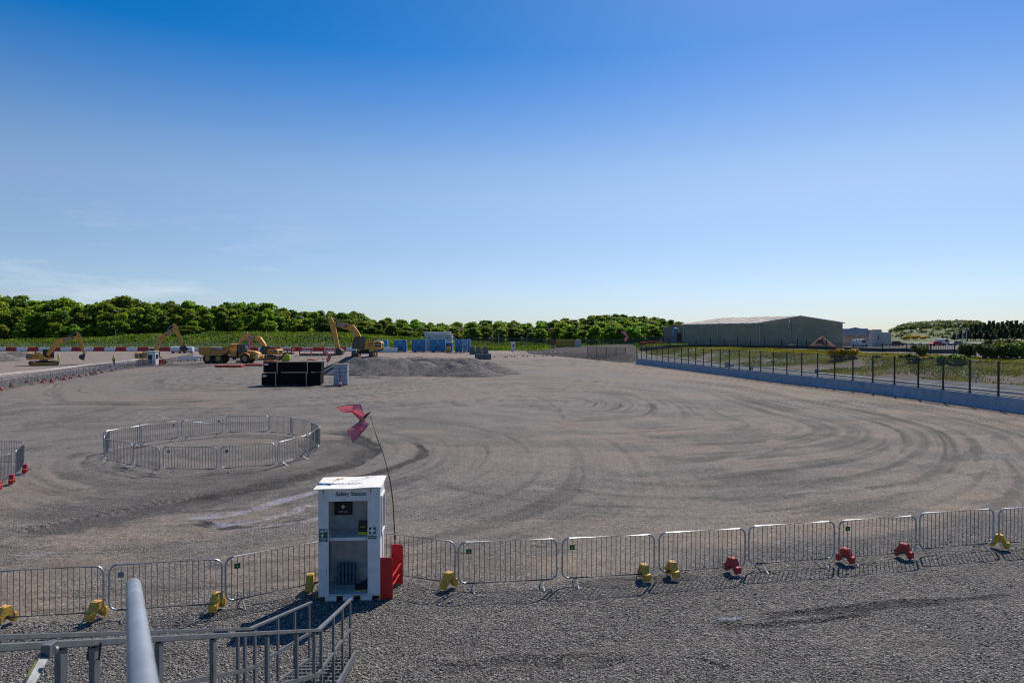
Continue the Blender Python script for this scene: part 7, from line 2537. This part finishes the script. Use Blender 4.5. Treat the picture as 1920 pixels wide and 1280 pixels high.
# hill woods and pines on the right
for i in range(0):
    px = 1655 + i * 5.6; d = 600 + rt.uniform(-15, 15)
    ty = np.interp(px, [1655, 1680, 1720, 1780, 1820], [611, 605, 602, 603, 606]) + rt.uniform(-.6, .8)
    place_tree(rt.choice(protos), px, d, ty, "small tree of the wood crowning the far right hill", "trees on the far right hill", 1.2)
for i in range(22):
    px = 1812 + i * 8.5; d = 410 + rt.uniform(-10, 25)
    ty = np.interp(px, [1812, 1830, 1870, 1900, 1990], [612, 604, 601, 601, 602]) + rt.uniform(-2.5, 3)
    place_tree(rt.choice(pines), px, d, ty, "tall dark pine %d from the left of the stand at the right edge" % (i + 1) if px < 1925 else "tall dark pine beyond the right picture edge", "pines at the right edge", 1.25)
for i in range(12):
    px = 1790 + i * 12; place_tree(rt.choice(pines), px, 392 + rt.uniform(-8, 8), 618 + rt.uniform(-5, 6), "shorter dark pine before the stand, number %d from its left end" % (i + 1), "pines at the right edge, front", 1.8)


# ---------------------------------------------------------------- bushes on the right bank
def bush_mesh(kind, seed):
    rg = random.Random(seed)
    bl = [(rg.uniform(-.7, .7), rg.uniform(-.6, .6), rg.uniform(.25, .9), rg.uniform(.35, .6), rg.uniform(.35, .6), rg.uniform(.3, .5)) for _ in range(8)]
    m = {'gorse': M_gorse, 'green': leaf_material('bush_leaf', (0.035, 0.07, 0.012), (0.12, 0.17, 0.03), 0.35), 'grey': M_scrub}[kind]
    return leaves("foliage", bl, 1500, .16, m, seed, .2)


bm = {k: bush_mesh(k, i + 90) for i, k in enumerate(('gorse', 'green', 'grey'))}


def bush(kind, px, py, s, label, sz=1.0, d=None):
    if d is None:
        p = gp(px, py)
    else:
        X = (px - 960) / F * d; p = Vector((X, d, tz(X, d)))
    t = thing("bush", label, "bush", p, rt.uniform(0, 6.28), "bushes on the right bank")
    o = bpy.data.objects.new("foliage", bm[kind]); COL.objects.link(o); o.parent = t
    b = MB()
    for k in range(4):
        a = k * 1.6; b.tube([(0, 0, -.1), (math.cos(a) * .25, math.sin(a) * .25, .5)], [.05, .02], 5)
    b.build("stem", M_bark, t)
    t.scale = (s, s, s * sz)
    return t


bush('gorse', 1568, 664, 1.45, "left of two yellow flowering gorse bushes below the warehouse corner", 1.1, 118)
bush('gorse', 1592, 664, 1.35, "right of two yellow flowering gorse bushes below the warehouse corner", .95, 117)
bush('gorse', 1598, 675, .9, "low yellow gorse patch behind the fence below the two gorse bushes", .6)
bush('green', 1713, 671, 1.1, "bright green bush on the bank right of the gorse", 1.0, 104)
bush('grey', 1724, 668, 1.3, "grey leaved bush behind the bright green one", 1.2, 112)
bush('green', 1767, 675, .85, "bright green bush between two fence posts", 1.1, 99)
bush('green', 1796, 677, 1.2, "broad bright green bush on the bank before the pines", .95, 97)
bush('grey', 1816, 672, 1.4, "grey scrub beside the broad bright bush", 1.3, 108)
for i, (px, s, d, k) in enumerate([(1848, 2.0, 104, 'grey'), (1868, 2.4, 108, 'grey'), (1884, 2.2, 104, 'green'), (1902, 2.6, 110, 'grey'), (1918, 2.4, 104, 'green'), (1936, 2.6, 106, 'grey')]):
    bush(k, px, 0, s * .8, ["dark bush at the left end of the thicket on the right edge", "tall grey bush second in the right edge thicket", "green bush in the middle of the right edge thicket", "tallest grey bush of the right edge thicket", "green bush cut by the right picture edge", "grey bush just beyond the right picture edge"][i], 1.15, d)
for i, (px, py, s) in enumerate([(1645, 668, .5), (1660, 666, .6), (1690, 669, .5), (1735, 674, .5), (1745, 673, .55)]):
    bush('gorse' if i % 2 else 'green', px, py, s, ["tiny green tuft right of the gorse", "tiny yellow tuft left of the bright green bush", "tiny green tuft before the bright green bush", "tiny yellow tuft right of the grey bush", "tiny green tuft left of the second green bush"][i], .7)
for px, py, s in [(1700, 628, 2.2), (1717, 630, 2.6), (1732, 631, 2.0)]:
    d = 420; X = (px - 960) / F * d
    t = bush('gorse', px, py, s, "brownish gorse clump on the open slope of the far right hill", .8, d); t["group"] = "gorse clumps on the far right hill"


# rough grass and herbage on the banks (nobody could count it)
def herbage():
    rg = np.random.default_rng(12)
    N = 90000
    P = []
    # back bank
    n1 = 45000
    u = rg.uniform(-60, 1290, n1); d = rg.uniform(205, 246, n1); X = (u - 960) / F * d
    P.append(np.stack([X, d, np.full(n1, .55)], 1))
    n2 = 90000
    Y = rg.uniform(70, 210, n2); bx = interp(Y, [p[1] for p in BANK_X], [p[0] for p in BANK_X]); X = bx + 1 + rg.uniform(0, 26, n2)
    n_1 = fbm(X * 0.18, Y * 0.18, 61, 4)
    k = n_1 + .2 * np.clip((X - bx) / 20, 0, 1) > 0.40 + .16 * rg.random(n2)
    P.append(np.stack([X[k], Y[k], np.full(k.sum(), .17)], 1))
    for nm_, P, c1, c2 in (("bank_grass", P[0], (0.055, 0.115, 0.010), (0.21, 0.275, 0.035)), ("bank_herbage", P[1], (0.10, 0.125, 0.022), (0.33, 0.33, 0.06))):
        herb(nm_, P, c1, c2, rg)


def herb(nm_, P, c1, c2, rg):
    n = len(P)
    z = terrain(P[:, 0], P[:, 1])
    h = P[:, 2] * rg.uniform(.4, 1.2, n) * (.5 + fbm(P[:, 0] * .3, P[:, 1] * .3, 88, 3))
    a = rg.uniform(0, 6.28, n); w = h * rg.uniform(.5, 1.1, n)
    ln = rg.normal(0, .35, (n, 2)) * h[:, None]
    V = np.zeros((n, 4, 3))
    cx, sx__ = np.cos(a) * w / 2, np.sin(a) * w / 2
    V[:, 0] = np.stack([P[:, 0] - cx, P[:, 1] - sx__, z - .05], 1)
    V[:, 1] = np.stack([P[:, 0] + cx, P[:, 1] + sx__, z - .05], 1)
    V[:, 2] = np.stack([P[:, 0] + cx * .5 + ln[:, 0], P[:, 1] + sx__ * .5 + ln[:, 1], z + h], 1)
    V[:, 3] = np.stack([P[:, 0] - cx * .6 + ln[:, 0], P[:, 1] - sx__ * .6 + ln[:, 1], z + h * .9], 1)
    me = npmesh(nm_, V.reshape(-1, 3), np.arange(n * 4).reshape(-1, 4), leaf_material(nm_ + "_blade", c1, c2, 0.3))
    at_ = me.attributes.new("tone", 'FLOAT', 'POINT')
    tone = np.clip(fbm(P[:, 0] * .12, P[:, 1] * .12, 89, 3) * 1.6 - .3 + rg.normal(0, .18, n), 0, 1)
    at_.data.foreach_set('value', np.repeat(tone, 4).astype(np.float32))
    o = bpy.data.objects.new(nm_, me); COL.objects.link(o)
    tag(o, "rough grass covering the far green bank" if "grass" in nm_ else "low scrubby herbage covering the right hand bank", "grass", kind="stuff")


herbage()


def hill_wood():
    rg = np.random.default_rng(5)
    bl = []
    for _ in range(520):
        px = rg.uniform(1648, 1835); d = rg.uniform(535, 640)
        X = (px - 960) / F * d; z = float(terrain(np.array([X]), np.array([d]))[0])
        if z < 8.5 + 2.5 * rg.random() + (0 if px < 1760 else -1.5): continue
        s = rg.uniform(1.3, 2.6)
        bl.append((X, d, z + s * .6, s * 1.5, s * 1.5, s))
    for _ in range(60):
        px = rg.uniform(1660, 1835); d = rg.uniform(430, 540); X = (px - 960) / F * d; z = float(terrain(np.array([X]), np.array([d]))[0]); s = rg.uniform(.5, 1.4)
        bl.append((X, d, z + s * .4, s * 1.8, s * 1.6, s))
    me = leaves("hill_wood", bl, 26000, 1.1, leaf_material("hill_leaf", (0.045, 0.07, 0.028), (0.11, 0.14, 0.055), 0.3), 77)
    o = bpy.data.objects.new("hill_wood", me); COL.objects.link(o)
    tag(o, "dark scrubby wood covering the top of the far right hill", "wood", kind="stuff")


hill_wood()


# prototypes that were never placed
for o in list(protos) + list(pines):
    if o.name not in pused:
        for c in list(o.children): bpy.data.objects.remove(c)
        bpy.data.objects.remove(o)
